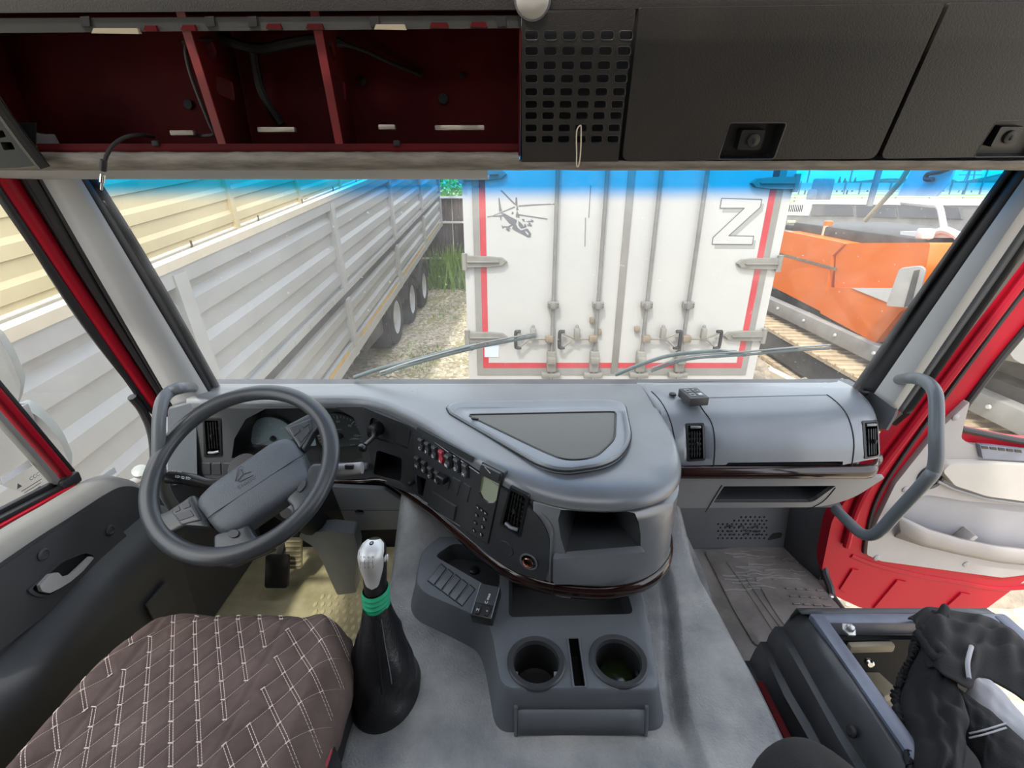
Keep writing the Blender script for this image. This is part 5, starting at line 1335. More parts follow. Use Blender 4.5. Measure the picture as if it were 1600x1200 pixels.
# stripped bay: red sheet metal box
x0 = -1.0; x1 = of.uv(812, 150)[0]
bay = MB()
bay.add([(x0, 1.122, 0.052), (x1, 1.122, 0.052), (x1, 1.122, 0.28), (x0, 1.122, 0.28)], [(0, 1, 2, 3)])
bay.add([(x0, 1.0, 0.062), (x1, 1.0, 0.062), (x1, 1.122, 0.052), (x0, 1.122, 0.052)], [(0, 1, 2, 3)])
bay.add([(x0, 0.95, 0.262), (x1, 0.95, 0.262), (x1, 1.122, 0.28), (x0, 1.122, 0.28)], [(0, 1, 2, 3)])
for xx in (x0, x1): bay.add([(xx, 0.985, 0.05), (xx, 1.122, 0.052), (xx, 1.122, 0.28), (xx, 0.945, 0.27)], [(0, 1, 2, 3)])
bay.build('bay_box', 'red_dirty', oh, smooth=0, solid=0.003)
# box behind the doors
MB().lohi((x1+0.004, 1.015, 0.032), (XR, 1.15, 0.30)).build('locker_box', 'black_matt', oh)
for px_t, px_b in ((286, 338), (489, 525)):
    X = lerp(U(px_t, 51, Y=0.953).x, U(px_b, 214, Y=0.992).x, 0.5)
    dfm = Frame((X, 0.0, 0.0), (0, 1, 0), (0, 0, 1))
    o_ = [(0.995, 0.062), (1.118, 0.055), (1.118, 0.272), (1.06, 0.272), (0.950, 0.262)]
    h1 = rpoly([(1.02, 0.155), (1.08, 0.150), (1.085, 0.185), (1.025, 0.185)], 0.008); h2 = circ(1.03, 0.225, 0.016, 14)
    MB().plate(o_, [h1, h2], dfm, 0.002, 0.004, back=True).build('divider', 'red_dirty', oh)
    MB().beam((X+0.006, 0.995, 0.062), (X+0.006, 0.951, 0.262), 0.014, 0.003, up=(0, 1, 0)).build('divider_flange', 'red_worn', oh)
for x, z, r in ((-0.30, 0.19, 0.008), (-0.14, 0.16, 0.010), (-0.10, 0.20, 0.006), (-0.66, 0.15, 0.009)):
    MB().lathe([(r, 0), (r, 0.003), (r*0.5, 0.004)], (x, 1.118, z), (0, -1, 0.1), 10).build('panel_plug', 'black_matt', oh)
# lower red channel, clips and the dirty moulding that runs across the cab
def sweep_x(prof, xa, xb, n=20, jit=0.0):
    random.seed(2); rows = []
    for i in range(n+1):
        x = lerp(xa, xb, i/n); rows.append([V((x, y + random.uniform(-jit, jit), z + random.uniform(-jit, jit))) for y, z in prof])
    return MB().grid(rows)
xa = of.uv(58, 225)[0]
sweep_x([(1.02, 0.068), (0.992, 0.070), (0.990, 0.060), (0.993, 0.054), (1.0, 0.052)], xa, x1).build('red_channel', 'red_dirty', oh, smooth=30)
sweep_x([(1.03, 0.058), (0.992, 0.056), (0.986, 0.050), (0.986, 0.040), (0.992, 0.030), (1.01, 0.0255), (1.05, 0.026), (1.10, 0.034)], XL, x1, 60, 0.0007).build('lower_moulding', 'dirty_strip', oh, smooth=60)
sweep_x([(1.0, 0.043), (0.990, 0.041), (0.989, 0.036), (0.995, 0.029), (1.01, 0.0255), (1.05, 0.026), (1.10, 0.034)], x1, XR, 40, 0.0007).build('lower_moulding', 'dirty_strip', oh, smooth=60)
sweep_x([(1.05, 0.030), (1.08, 0.012), (1.12, 0.010), (1.16, 0.02)], XL, -0.05, 10).build('glass_edge_moulding', 'pillar_grey', oh, smooth=60)
for xa_, xb_, y in ((268, 305, 208), (404, 462, 203), (592, 618, 199), (680, 757, 200)):
    a, b = U(xa_, y, Y=1.03), U(xb_, y, Y=1.03)
    MB().beam((a.x, 1.03, a.z), (b.x, 1.03, b.z), 0.012, 0.009, bev=0.002).build('pale_clip', 'dirty_strip', oh)
for px in (243, 620):
    MB().box(U(px, 224, Y=0.989), (0.012, 0.006, 0.010), None, 0.002).build('channel_clip', 'black_matt', oh)
# side bracket at the driver's end
bf = Frame(U(30, 200, Y=0.95), (1, 0, 0), (0, -0.057, 0.23))
hb = [rpoly(bf.pts([(0, 222), (18, 222), (24, 234), (6, 235)]), 0.003), rpoly(bf.pts([(-8, 205), (4, 203), (10, 214), (-2, 216)]), 0.003)]
MB().plate(rpoly(bf.pts([(-110, 90), (-30, 130), (10, 190), (62, 258), (30, 262), (-110, 266)]), 0.008), hb, bf, 0.0, 0.02, back=True).build('end_bracket', 'headliner', oh)
MB().tube(catmull([bf(*bf.uv(x, y), 0.004) for x, y in ((-30, 124), (5, 172), (38, 218), (72, 262))], 5), 0.010, 8).build('end_bracket_edge', 'head_black', oh)
MB().plate(scale2(bf.pts([(-60, 195), (40, 195), (40, 245), (-60, 250)]), 1.0), [], bf, -0.022, 0.002).build('end_bracket_backing', 'black_matt', oh)
# round lamp at the top
rl_ = thing('roof_lamp', 'round pale lamp at the top edge above the grille', 'lamp', U(832, 0, Y=0.92))
c = U(832, -2, Y=0.935); MB().lathe([(0.026, 0.0), (0.026, 0.006), (0.020, 0.010), (0.010, 0.012)], c, of.n, 28).build('lens', 'door_cream', rl_)
MB().lathe([(0.030, -0.002), (0.029, 0.005), (0.026, 0.005)], c, of.n, 28, False, False).build('bezel', 'steel', rl_)
# wiring in the bay
hn = MB().tube(catmull([U(292, 70, Y=1.04), U(300, 62, Y=1.05), U(340, 60, Y=1.07), U(375, 70, Y=1.07), U(410, 76, Y=1.07), U(450, 68, Y=1.06), U(500, 62, Y=1.06), U(560, 76, Y=1.08), U(610, 98, Y=1.10), U(660, 118, Y=1.11)], 6), [0.009]*40 + [0.004]*15, 8)
tag(hn.build('wiring_harness', 'rubber'), 'thick black wiring loom along the top of the open bay', 'cable')
tag(MB().tube(catmull([U(330, 62, Y=1.03), U(300, 62, Y=0.985), U(290, 75, Y=0.975), U(296, 110, Y=0.98), U(310, 150, Y=0.99), U(328, 195, Y=1.0), U(334, 210, Y=1.01), U(310, 212, Y=1.04), U(280, 208, Y=1.05)], 6), 0.0032, 8).build('loose_cable', 'rubber'), 'thin black cable looping down the nearer red divider', 'cable')
tag(MB().tube(catmull([U(395, 78, Y=1.08), U(400, 110, Y=1.09), U(412, 150, Y=1.10), U(440, 195, Y=1.105)], 6), 0.008, 8).build('wiring_branch', 'rubber'), 'black wiring branch hanging down the back of the open bay', 'cable')
an = thing('antenna_cable', 'short black antenna cable with metal plug hanging before the windshield', 'cable', U(160, 300, Y=0.965))
MB().tube(catmull([U(240, 214, Y=1.04), U(222, 211, Y=1.0), U(200, 213, Y=0.975), U(180, 224, Y=0.965), U(168, 240, Y=0.962), U(163, 255, Y=0.962)], 6), 0.0034, 8).build('cord', 'rubber', an)
MB().lathe([(0.0052, 0.0), (0.0056, 0.004), (0.0056, 0.018), (0.0045, 0.020)], U(162, 250, Y=0.962), U(160, 280, Y=0.962)-U(162, 250, Y=0.962), 12).build('plug_boot', 'rubber', an)
MB().lathe([(0.0045, 0.0), (0.0045, 0.015), (0.003, 0.016), (0.0022, 0.017), (0.0022, 0.028), (0.0012, 0.030)], U(160.5, 272, Y=0.962), U(158, 300, Y=0.962)-U(160.5, 272, Y=0.962), 12).build('plug_tip', 'chrome', an)
lp = MB().tube(catmull([U(907, 196, Y=0.962), U(901, 206, Y=0.962), U(901, 240, Y=0.962), U(901, 258, Y=0.962), U(904, 259, Y=0.962), U(907, 240, Y=0.962), U(908, 206, Y=0.962)], 5, closed=True), 0.0013, 6, closed=True)
tag(lp.build('rubber_band', 'band_rubber'), 'pale rubber band hanging from the overhead grille', 'rubber band')

# ------------------------------------------------------------------ wipers outside the glass
gfm = Frame(wpt(0.08, 0.0), (1, 0, 0), wpt(0.08, 1) - wpt(0.08, 0))
def wiper(arm, blade, label):
    w = thing('wiper', label, 'wiper', gfm(*gfm.uv(*arm[0]), -0.05), 'windshield wipers')
    A = [gfm(*gfm.uv(*p), -0.045) for p in arm]; B = [gfm(*gfm.uv(*p), -0.025) for p in blade]
    MB().tube(catmull(A, 6), 0.0065, 8).build('arm', 'wiper', w)
    MB().tube(catmull(B, 6), 0.0045, 8).build('blade', 'wiper', w)
    MB().tube([p + V((0, 0.0, 0.010)) for p in catmull(B, 6)], 0.003, 6).build('blade_spine', 'steel', w)
    m = len(A)//2; MB().beam(A[-1], B[len(B)//2], 0.012, 0.010).build('bridge', 'wiper', w)
    return w
wiper([(548, 604), (590, 590), (640, 578), (700, 562), (742, 553)], [(592, 594), (640, 578), (735, 553), (800, 540), (838, 533)], 'wiper with a greenish arm reaching up towards the helicopter decal')
wiper([(965, 600), (1010, 582), (1060, 568), (1130, 562)], [(1020, 588), (1080, 569), (1170, 562), (1250, 555), (1302, 552)], 'wiper lying low across the lettered corner of the white truck doors')

# ------------------------------------------------------------------ passenger side: floor mat, stripped seat frame, cloth
mt = thing('floor_mat', 'dirty black ribbed rubber mat in the passenger footwell', 'floor mat', (0.95, 1.3, FLOOR))
mf = Frame((0.9, 1.2, FLOOR-0.008), (1, 0, 0), (0, 1, 0))
ML = rpoly(mf.pts([(1100, 862), (1235, 846), (1262, 852), (1285, 885), (1318, 965), (1330, 1010), (1180, 1010), (1150, 960)]), 0.02)
MB().plate(ML, [], mf, 0.006, 0.006, cham=0.01, sub=0.05).build('mat_sheet', 'mat_black', mt)
sheet0 = None
for j in range(6):
    for i in range(4):
        px, py = 1232 + i*16 + j*6, 922 + j*12 + i*1.0
        a, b = mf.uv(px, py); 
        m_ = MB().box(mf(a, b, 0.009), (0.026, 0.007, 0.006), None, 0.002)
        m_.build('mat_rib', 'mat_black', mt)
random.seed(8)
for k, P in enumerate(([(1135, 880), (1170, 930), (1215, 1000)], [(1165, 905), (1195, 950), (1232, 1000)], [(1188, 920), (1215, 965), (1250, 1010)])):
    Q = catmull([mf(*mf.uv(x, y), 0.007) for x, y in P], 6); MB().tube(Q, 0.003, 6).build('mat_fold', 'mat_black', mt)
# wrinkles at the front of the mat
wr = MB(); 
for k in range(26):
    px, py = random.uniform(1120, 1240), random.uniform(862, 925); P = [mf(*mf.uv(px + 14*t, py + random.uniform(-2, 3)), 0.005) for t in range(4)]
    wr.tube(catmull(P, 3), 0.0045, 5)
tag(wr.build('mat_wrinkles', 'mat_black', mt), kind='stuff')
# seat frame
pf_ = thing('passenger_seat', 'bare steel passenger seat frame with the cushion taken off', 'seat frame', (0.98, 0.5, FLOOR))
FZ = -1.0
MB().beam((0.752, 0.10, FZ), (0.752, 0.862, FZ), 0.034, 0.050, bev=0.006).build('side_rail', 'frame_blue', pf_)
MB().beam((0.735, 0.855, FZ), (1.22, 0.855, FZ), 0.030, 0.044, bev=0.006).build('front_rail', 'frame_blue', pf_)
MB().beam((1.20, 0.10, FZ), (1.20, 0.862, FZ), 0.034, 0.050, bev=0.006).build('side_rail', 'frame_blue', pf_)
MB().lohi((0.76, 0.15, -1.36), (1.19, 0.84, -1.34)).build('base_pan', 'black_matt', pf_)
MB().lohi((0.775, 0.828, -1.34), (1.19, 0.84, -1.02)).build('front_wall', 'black_matt', pf_)
MB().lohi((0.772, 0.15, -1.34), (0.780, 0.84, -1.02)).build('side_wall', 'black_matt', pf_)
a, b = U(1325, 1012, Y=0.82), U(1395, 1010, Y=0.82); MB().beam(a, b, 0.016, 0.024, bev=0.005).build('cross_bar', 'tan_metal', pf_)
c = U(1325, 985, Z=FZ+0.024); MB().lathe([(0.016, 0), (0.016, 0.005), (0.009, 0.006), (0.009, 0.016), (0.006, 0.018)], c, (0.1, -0.2, 1), 6).build('bolt', 'steel', pf_)
c = U(1357, 1034, Y=0.80); MB().lathe([(0.010, 0), (0.010, 0.008), (0.006, 0.012)], c, (-0.3, -1, 0.3), 10).build('bolt', 'chrome', pf_)
MB().box(U(1362, 1068, Z=-1.16), (0.05, 0.09, 0.05), Matrix.Rotation(0.3, 3, 'Z'), 0.006).build('bracket', 'tan_metal', pf_)
MB().beam(U(1370, 1080, Z=-1.17), U(1410, 1170, Z=-1.17), 0.045, 0.02, bev=0.004).build('slide_rail', 'tan_metal', pf_)
MB().lathe([(0.020, 0), (0.020, 0.010), (0.016, 0.012)], U(1397, 1128, Z=-1.10), (0.1, -0.1, 1), 20).build('spring_cap', 'door_cream', pf_)
# pleated vinyl skirt on the tunnel side
def vin(y0, y1):
    rows = []
    prof = [(0.738, -0.985), (0.722, -0.982), (0.708, -0.995), (0.700, -1.03), (0.698, -1.06), (0.682, -1.064), (0.676, -1.10), (0.675, -1.13), (0.658, -1.135), (0.652, -1.17), (0.650, -1.22), (0.632, -1.225), (0.625, -1.28), (0.622, -1.40)]
    for i in range(13):
        y = lerp(y0, y1, i/12); e = sstep(0.78, 0.90, y)
        rows.append([V((x + 0.02*e + 0.003*math.sin(y*20+k), y + 0.05*e*(k/13), z - 0.02*e)) for k, (x, z) in enumerate(prof)])
    return MB().grid(rows)
vin(0.10, 0.90).build('vinyl_skirt', 'vinyl_black', pf_, smooth=50, solid=0.003)
vfront = []
for i in range(9):
    x = lerp(0.72, 1.20, i/8); vfront.append([V((x, 0.872, -0.985)), V((x, 0.893, -0.99)), V((x, 0.905, -1.03)), V((x, 0.915, -1.15)), V((x, 0.93, -1.40))])
MB().grid(vfront).build('vinyl_skirt', 'vinyl_black', pf_, smooth=50, solid=0.003)
MB().lathe([(0.012, 0), (0.012, 0.004), (0.007, 0.008)], U(1332, 1143, X=0.690), (-1, 0, 0.4), 12).build('rivet', 'rubber', pf_)
# bare painted edge below the tunnel mat
mr = MB().lohi((0.600, 0.40, -1.36), (0.618, 0.80, -1.125), 0.003); struct(mr.build('trim_5', 'red_dirty'))
# crumpled cloth
def cloth(A, B, n, bulge, amp, seed, freq=7.0):
    """a draped sheet between two edge curves"""
    A = catmull(A, 16); B = catmull(B, 16); m_ = min(len(A), len(B)); random.seed(seed); ph = [random.random()*6 for _ in range(6)]
    rows = []
    for i in range(m_):
        s = i/(m_-1); row = []
        for j in range(n+1):
            t = j/n; p = A[i].lerp(B[i], t); bl = math.sin(math.pi*t)
            w = math.sin(freq*s*6.28+ph[0]+3*t)*0.5 + math.sin(freq*1.7*s*6.28 - 5*t + ph[1])*0.3 + math.sin(freq*0.6*6.28*s + 9*t + ph[2])*0.5 + math.sin(17*t + 4*s + ph[3])*0.35
            w2 = math.sin(22*t + 14*s + 4*math.sin(freq*s*2+ph[4])) + 0.6*math.sin(freq*1.3*s*6.28 + 14*t + ph[5])
            row.append(p + V((0.3*amp*w, 0.2*amp*w2, bulge*bl + amp*w*(0.25+bl) + 0.5*amp*w2*(0.2+bl))))
        rows.append(row)
    return MB().grid(rows)
ct = thing('seat_cover_cloth', 'crumpled black elastic-edged cloth slung over the bare seat frame', 'cloth', (0.98, 0.6, -1.0))
cloth([U(1442, 968, Z=-0.96), U(1425, 1000, Z=-0.97), U(1415, 1050, Z=-1.0), U(1400, 1085, Z=-1.02), U(1402, 1130, Z=-1.01), U(1412, 1170, Z=-1.0), U(1425, 1230, Z=-0.98)],
      [U(1490, 965, Z=-0.93), U(1500, 1000, Z=-0.92), U(1490, 1050, Z=-0.92), U(1505, 1090, Z=-0.92), U(1512, 1130, Z=-0.92), U(1510, 1170, Z=-0.92), U(1500, 1230, Z=-0.92)], 48, 0.035, 0.0075, 3, 4.0).build('elastic_panel', 'cloth_black', ct, smooth=80, solid=0.003)
# gathered elastic edge
el = catmull([U(1430, 990, Z=-0.955), U(1430, 1008, Z=-0.955), U(1415, 1045, Z=-0.985), U(1402, 1080, Z=-1.005), U(1404, 1125, Z=-0.995), U(1414, 1165, Z=-0.985), U(1426, 1220, Z=-0.965)], 16)
MB().tube([p + V((0.003*math.sin(i*1.9), 0.003*math.cos(i*2.3), 0.002*math.sin(i*2.9))) for i, p in enumerate(el)], [0.006 + 0.0025*math.sin(i*2.2) for i in range(len(el))], 8).build('elastic_edge', 'cloth_black', ct)
cloth([U(1418, 968, Z=-0.965), U(1450, 950, Z=-0.95), U(1500, 957, Z=-0.95), U(1545, 965, Z=-0.955), U(1580, 985, Z=-0.96), U(1640, 1040, Z=-0.97)],
      [U(1448, 1040, Z=-0.93), U(1475, 1052, Z=-0.90), U(1512, 1075, Z=-0.915), U(1535, 1060, Z=-0.935), U(1585, 1085, Z=-0.945), U(1640, 1130, Z=-0.955)], 44, 0.03, 0.0075, 9, 3.5).build('draped_panel', 'cloth_black', ct, smooth=80, solid=0.003)
MB().tube(catmull([U(1446, 985, Z=-0.925), U(1462, 1005, Z=-0.905), U(1475, 1025, Z=-0.90), U(1464, 1030, Z=-0.905), U(1450, 1010, Z=-0.915), U(1436, 990, Z=-0.93)], 6), [0.012]*12+[0.010]*19, 10).build('cloth_roll', 'cloth_black', ct)
cloth([U(1520, 1040, Z=-0.935), U(1560, 1075, Z=-0.94), U(1600, 1120, Z=-0.945), U(1660, 1180, Z=-0.95)], [U(1508, 1090, Z=-0.96), U(1540, 1130, Z=-0.955), U(1585, 1165, Z=-0.955), U(1660, 1230, Z=-0.96)], 10, 0.01, 0.002, 4, 3).build('grey_lining', 'cloth_grey', ct, smooth=80, solid=0.003)
cloth([U(1490, 1070, Z=-0.955), U(1530, 1100, Z=-0.945), U(1570, 1130, Z=-0.943), U(1640, 1195, Z=-0.943)], [U(1500, 1150, Z=-0.97), U(1530, 1190, Z=-0.965), U(1550, 1230, Z=-0.965), U(1640, 1290, Z=-0.97)], 12, 0.012, 0.003, 6, 3).build('black_flap', 'cloth_black', ct, smooth=80, solid=0.003)
for k in (0, 7):
    MB().tube(catmull([U(1514, 1146+k, Z=-0.942), U(1540, 1140+k, Z=-0.930), U(1572, 1130+k, Z=-0.930)], 6), 0.0016, 6).build('seam_stitching', 'cloth_grey', ct)
MB().tube(catmull([U(1518, 1010, Z=-0.89), U(1512, 1035, Z=-0.89), U(1514, 1060, Z=-0.90)], 6), 0.004, 8).build('piping', 'cloth_grey', ct)
# rounded black fabric form in the foreground
c = U(1285, 1286, d=0.70); rows = []
for i in range(25):
    t = i/24*math.pi; rows.append([c + V((0.098*math.sin(t)*math.cos(a), 0.13*math.sin(t)*math.sin(a)*0.8, 0.085*math.cos(t) + 0.006*math.sin(3*a + t*3)*math.sin(t))) for a in np.linspace(0, 2*math.pi, 40, endpoint=False)])
bo = MB().grid(rows, closeu=True); tag(bo.build('fabric_form', 'cloth_charcoal', smooth=80), 'rounded black fabric form at the bottom edge beside the seat frame', 'bolster')

# ------------------------------------------------------------------ outside mirrors on the driver's side
mrs = thing('side_mirror', 'pale grey truck side mirror pair outside the driver window', 'mirror', U(60, 700, X=-1.5))
mfr = Frame(U(20, 620, X=-1.50), (0.78, 0.62, 0), (0, 0, 1))
MB().plate(rpoly(mfr.pts([(-140, 500), (-6, 520), (18, 556), (36, 602), (30, 632), (24, 642), (-10, 622), (-140, 560)]), 0.02), [], mfr, 0.0, 0.08, back=True, cham=0.03).build('main_housing', 'mirror_grey', mrs, bevel=0.006)
MB().plate(rpoly(mfr.pts([(28, 645), (40, 640), (66, 656), (96, 692), (112, 730), (110, 745), (60, 770), (30, 776), (0, 766), (-40, 740), (-40, 660)]), 0.03), [], mfr, -0.02, 0.08, back=True, cham=0.04).build('wide_angle_housing', 'mirror_grey', mrs, bevel=0.006)
MB().box(mfr(*mfr.uv(36, 648), -0.01), (0.03, 0.03, 0.06), None, 0.006).build('clamp', 'mirror_grey', mrs)
MB().tube(catmull([U(236, 736, X=-1.14), U(220, 748, X=-1.20), U(185, 762, X=-1.30), U(120, 772, X=-1.42), U(80, 772, X=-1.5)], 6), 0.014, 10).build('arm', 'mirror_grey', mrs)
MB().tube(catmull([U(238, 768, X=-1.13), U(205, 775, X=-1.25), U(120, 790, X=-1.45)], 6), 0.010, 10).build('lower_arm', 'rubber', mrs)
MB().lathe([(0.022, 0), (0.022, 0.012), (0.012, 0.016)], U(220, 738, X=-1.19), (0.3, -0.5, 1), 16).build('arm_joint', 'mirror_grey', mrs)
# ------------------------------------------------------------------ the yard
yd = MB(); rows = []
for y in np.concatenate([np.linspace(-8, 30, 77), np.linspace(34, 260, 20)]):
    rows.append([V((x, y, GZ + (0.02*math.sin(x*2.1+y*1.3)*math.sin(y*2.7-x) if y < 30 else 0))) for x in np.concatenate([np.linspace(-200, -14, 8), np.linspace(-12, 22, 69), np.linspace(26, 240, 12)])])
tag(yd.grid(rows).build('ground', 'yard_ground', smooth=80), 'gravel yard with weeds and trodden tan earth', kind='structure')
lw = MB().add([(20, 66, GZ+0.06), (330, 66, GZ+0.06), (330, 152, GZ+0.08), (20, 152, GZ+0.08)], [(0, 1, 2, 3)])
tag(lw.build('ground', 'lawn', smooth=0), kind='structure')
# loose stones
random.seed(21); stn = MB()
def pebble(mb, p, r):
    k = 6; b = [p + V((math.cos(i*6.283/k)*r*random.uniform(.7, 1.2), math.sin(i*6.283/k)*r*random.uniform(.7, 1.2), 0)) for i in range(k)]
    t = p + V((random.uniform(-.3, .3)*r, random.uniform(-.3, .3)*r, r*random.uniform(.4, .8)))
    mb.add(b + [t], [(i, (i+1) % k, k) for i in range(k)])
for i in range(5200):
    y = 4.2 + (random.random()**1.5)*9.5; x = random.uniform(-2.2 if y > 7 else -2.0, 0.2)
    pebble(stn, V((x, y, GZ)), random.uniform(0.012, 0.045)*random.uniform(0.5, 1.2))
for i in range(2500):
    x = random.uniform(1.2, 4.6); y = random.uniform(0.8, 5.6)
    pebble(stn, V((x, y, GZ)), random.uniform(0.01, 0.04)*random.uniform(0.5, 1.2))
tag(stn.build('gravel', 'stone', smooth=0, weld=False), 'pale loose gravel scattered over the yard', 'gravel', kind='stuff')
# dug earth heaps beside the machine
def heap(cx, cy, rx, ry, h, seed, label):
    random.seed(seed); n = 60; rows = []
    ph = [random.random()*6 for _ in range(6)]
    for i in range(n+1):
        row = []
        for j in range(n+1):
            u, v = i/n*2-1, j/n*2-1; r = math.hypot(u, v); z = h*max(0.0, 1-r*r)*(1 + 0.35*math.sin(u*7+ph[0])*math.sin(v*6+ph[1])) + 0.05*h*random.uniform(-1, 1)*(r < 0.95)
            row.append(V((cx+u*rx, cy+v*ry, GZ - 0.02 + z)))
        rows.append(row)
    return tag(MB().grid(rows).build('earth_heap', 'soil', smooth=70), label, 'earth heap')
heap(3.30, 5.6, 0.9, 1.5, 0.55, 1, 'clumpy brown earth heap beside the white box truck')
heap(3.5, 3.2, 0.7, 0.7, 0.3, 5, 'low dark earth heap in front of the orange machine')
bmm = MB().beam(U(1168, 566, Z=-2.35), U(1250, 608, Z=-2.35), 0.12, 0.14); tag(bmm.build('timber_plank', 'trailer_rail'), 'pale timber plank lying behind the white box truck', 'timber')

# ------------------------------------------------------------------ white box trailer
bt = thing('box_trailer', 'white box trailer with closed double rear doors, decals and red tape border', 'trailer', (0.89, 8, GZ))
BY = 4.0; BX0, BX1 = -0.385, 2.17; BZ0, BZ1 = -1.66, 1.05
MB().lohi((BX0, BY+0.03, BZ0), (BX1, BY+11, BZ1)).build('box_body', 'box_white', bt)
MB().lohi((BX0-0.01, BY, BZ0-0.10), (BX1+0.01, BY+0.06, BZ0), 0.01).build('rear_sill', 'box_grime', bt)
MB().lohi((BX0+0.1, BY+0.02, BZ0-0.22), (BX1+0.15, BY+0.20, BZ0-0.10), 0.02).build('bumper_bar', 'machine_grey', bt)
fr_ = Frame((BX0, BY, BZ0), (1, 0, 0), (0, 0, 1)); BW, BH = BX1-BX0, BZ1-BZ0
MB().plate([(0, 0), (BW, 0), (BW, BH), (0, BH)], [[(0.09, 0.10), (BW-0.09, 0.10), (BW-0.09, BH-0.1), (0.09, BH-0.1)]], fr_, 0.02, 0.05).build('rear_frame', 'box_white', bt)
MB().plate([(0.075, 0.085), (BW-0.075, 0.085), (BW-0.075, BH-0.09), (0.075, BH-0.09)], [[(0.125, 0.15), (BW-0.125, 0.15), (BW-0.125, BH-0.14), (0.125, BH-0.14)]], fr_, 0.028, 0.02).build('door_gasket', 'gasket_grey', bt)
cxm = BW/2 + 0.02
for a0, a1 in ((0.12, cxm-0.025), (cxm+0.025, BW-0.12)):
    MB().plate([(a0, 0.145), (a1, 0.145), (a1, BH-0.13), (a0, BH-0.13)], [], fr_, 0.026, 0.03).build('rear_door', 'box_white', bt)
MB().plate([(cxm-0.028, 0.10), (cxm+0.028, 0.10), (cxm+0.028, BH-0.12), (cxm-0.028, BH-0.12)], [], fr_, 0.036, 0.02, cham=0.01).build('centre_seal', 'gasket_grey', bt)
for L in ([(0.128, 0.15), (0.178, 0.15), (0.178, BH-0.14), (0.128, BH-0.14)], [(BW-0.178, 0.15), (BW-0.128, 0.15), (BW-0.128, BH-0.14), (BW-0.178, BH-0.14)], [(0.178, 0.15), (cxm-0.03, 0.15), (cxm-0.03, 0.20), (0.178, 0.20)], [(cxm+0.03, 0.15), (BW-0.178, 0.15), (BW-0.178, 0.20), (cxm+0.03, 0.20)]):
    MB().plate(L, [], fr_, 0.0285, 0.002).build('red_tape', 'red_tape', bt)
def bz(py, px=900): return fr_.uv(px, py, 0.03)[1]
zg, zk, zh_ = bz(475), bz(566), bz(527)
for i, rx in enumerate((0.345, 0.72, 1.128, 1.475)):
    a = rx - BX0
    rd = MB().tube([fr_(a, 0.06, 0.062), fr_(a, BH-0.05, 0.062)], 0.016, 12).build('lock_rod', 'rod_grey', bt)
    MB().box(fr_(a, zg, 0.062), (0.095, 0.05, 0.06), None, 0.01).build('rod_guide', 'hinge_grey', rd)
    MB().box(fr_(a, zg, 0.085), (0.045, 0.03, 0.065), None, 0.01).build('guide_cap', 'rod_grey', rd)
    for zz in (-0.018, 0.018):
        for xx in (-0.037, 0.037): MB().lathe([(0.006, 0), (0.005, 0.004)], fr_(a+xx, zg+zz*0.6, 0.092), (0, -1, 0), 6).build('rivet', 'machine_dark', rd)
    MB().box(fr_(a, zk+0.04, 0.055), (0.075, 0.14, 0.06), None, 0.012).build('keeper_cam', 'hinge_grey', rd).data.transform(Matrix.Identity(4))
    MB().box(fr_(a, zk+0.02, 0.06), (0.08, 0.06, 0.19), None, 0.012).build('keeper_block', 'hinge_grey', rd)
    MB().box(fr_(a, zk-0.11, 0.05), (0.17, 0.06, 0.045), None, 0.012).build('keeper_foot', 'hinge_grey', rd)
    s = -1 if i < 2 else 1
    # D-shaped handle
    MB().tube([fr_(a + s*0.02, zh_, 0.075), fr_(a + s*0.16, zh_, 0.075), fr_(a + s*0.20, zh_+0.012, 0.078), fr_(a + s*0.295, zh_+0.055, 0.08)], 0.010, 8).build('handle_stem', 'hinge_grey', rd)
    MB().tube([fr_(a + s*0.17, zh_, 0.075), fr_(a + s*0.21, zh_-0.014, 0.078), fr_(a + s*0.28, zh_-0.075, 0.08)], 0.009, 8).build('handle_fork', 'hinge_grey', rd)
    MB().tube(catmull([fr_(a + s*0.27, zh_+0.066, 0.08), fr_(a + s*0.30, zh_+0.066, 0.08), fr_(a + s*0.312, zh_+0.055, 0.08), fr_(a + s*0.312, zh_-0.06, 0.08), fr_(a + s*0.302, zh_-0.08, 0.08), fr_(a + s*0.265, zh_-0.078, 0.08)], 5), 0.015, 8).build('handle_grip', 'rubber', rd)
    MB().box(fr_(a + s*0.025, zh_, 0.075), (0.07, 0.05, 0.06), None, 0.01).build('handle_pivot', 'rust', rd)
    MB().box(fr_(a + s*0.165, zh_+0.04, 0.07), (0.05, 0.05, 0.11), None, 0.015).build('handle_latch', 'hinge_grey', rd)
    MB().lathe([(0.016, 0), (0.014, 0.02), (0.006, 0.03)], fr_(a + s*0.165, zh_+0.09, 0.06), (0, 0, 1), 10).build('latch_pin', 'rod_grey', rd)
for px, py in ((925, 500), (936, 519), (995, 514)):
    MB().box(fr_(*fr_.uv(px, py, 0.04), 0.045), (0.04, 0.03, 0.05), None, 0.006).build('seal_tab', 'rust', bt)
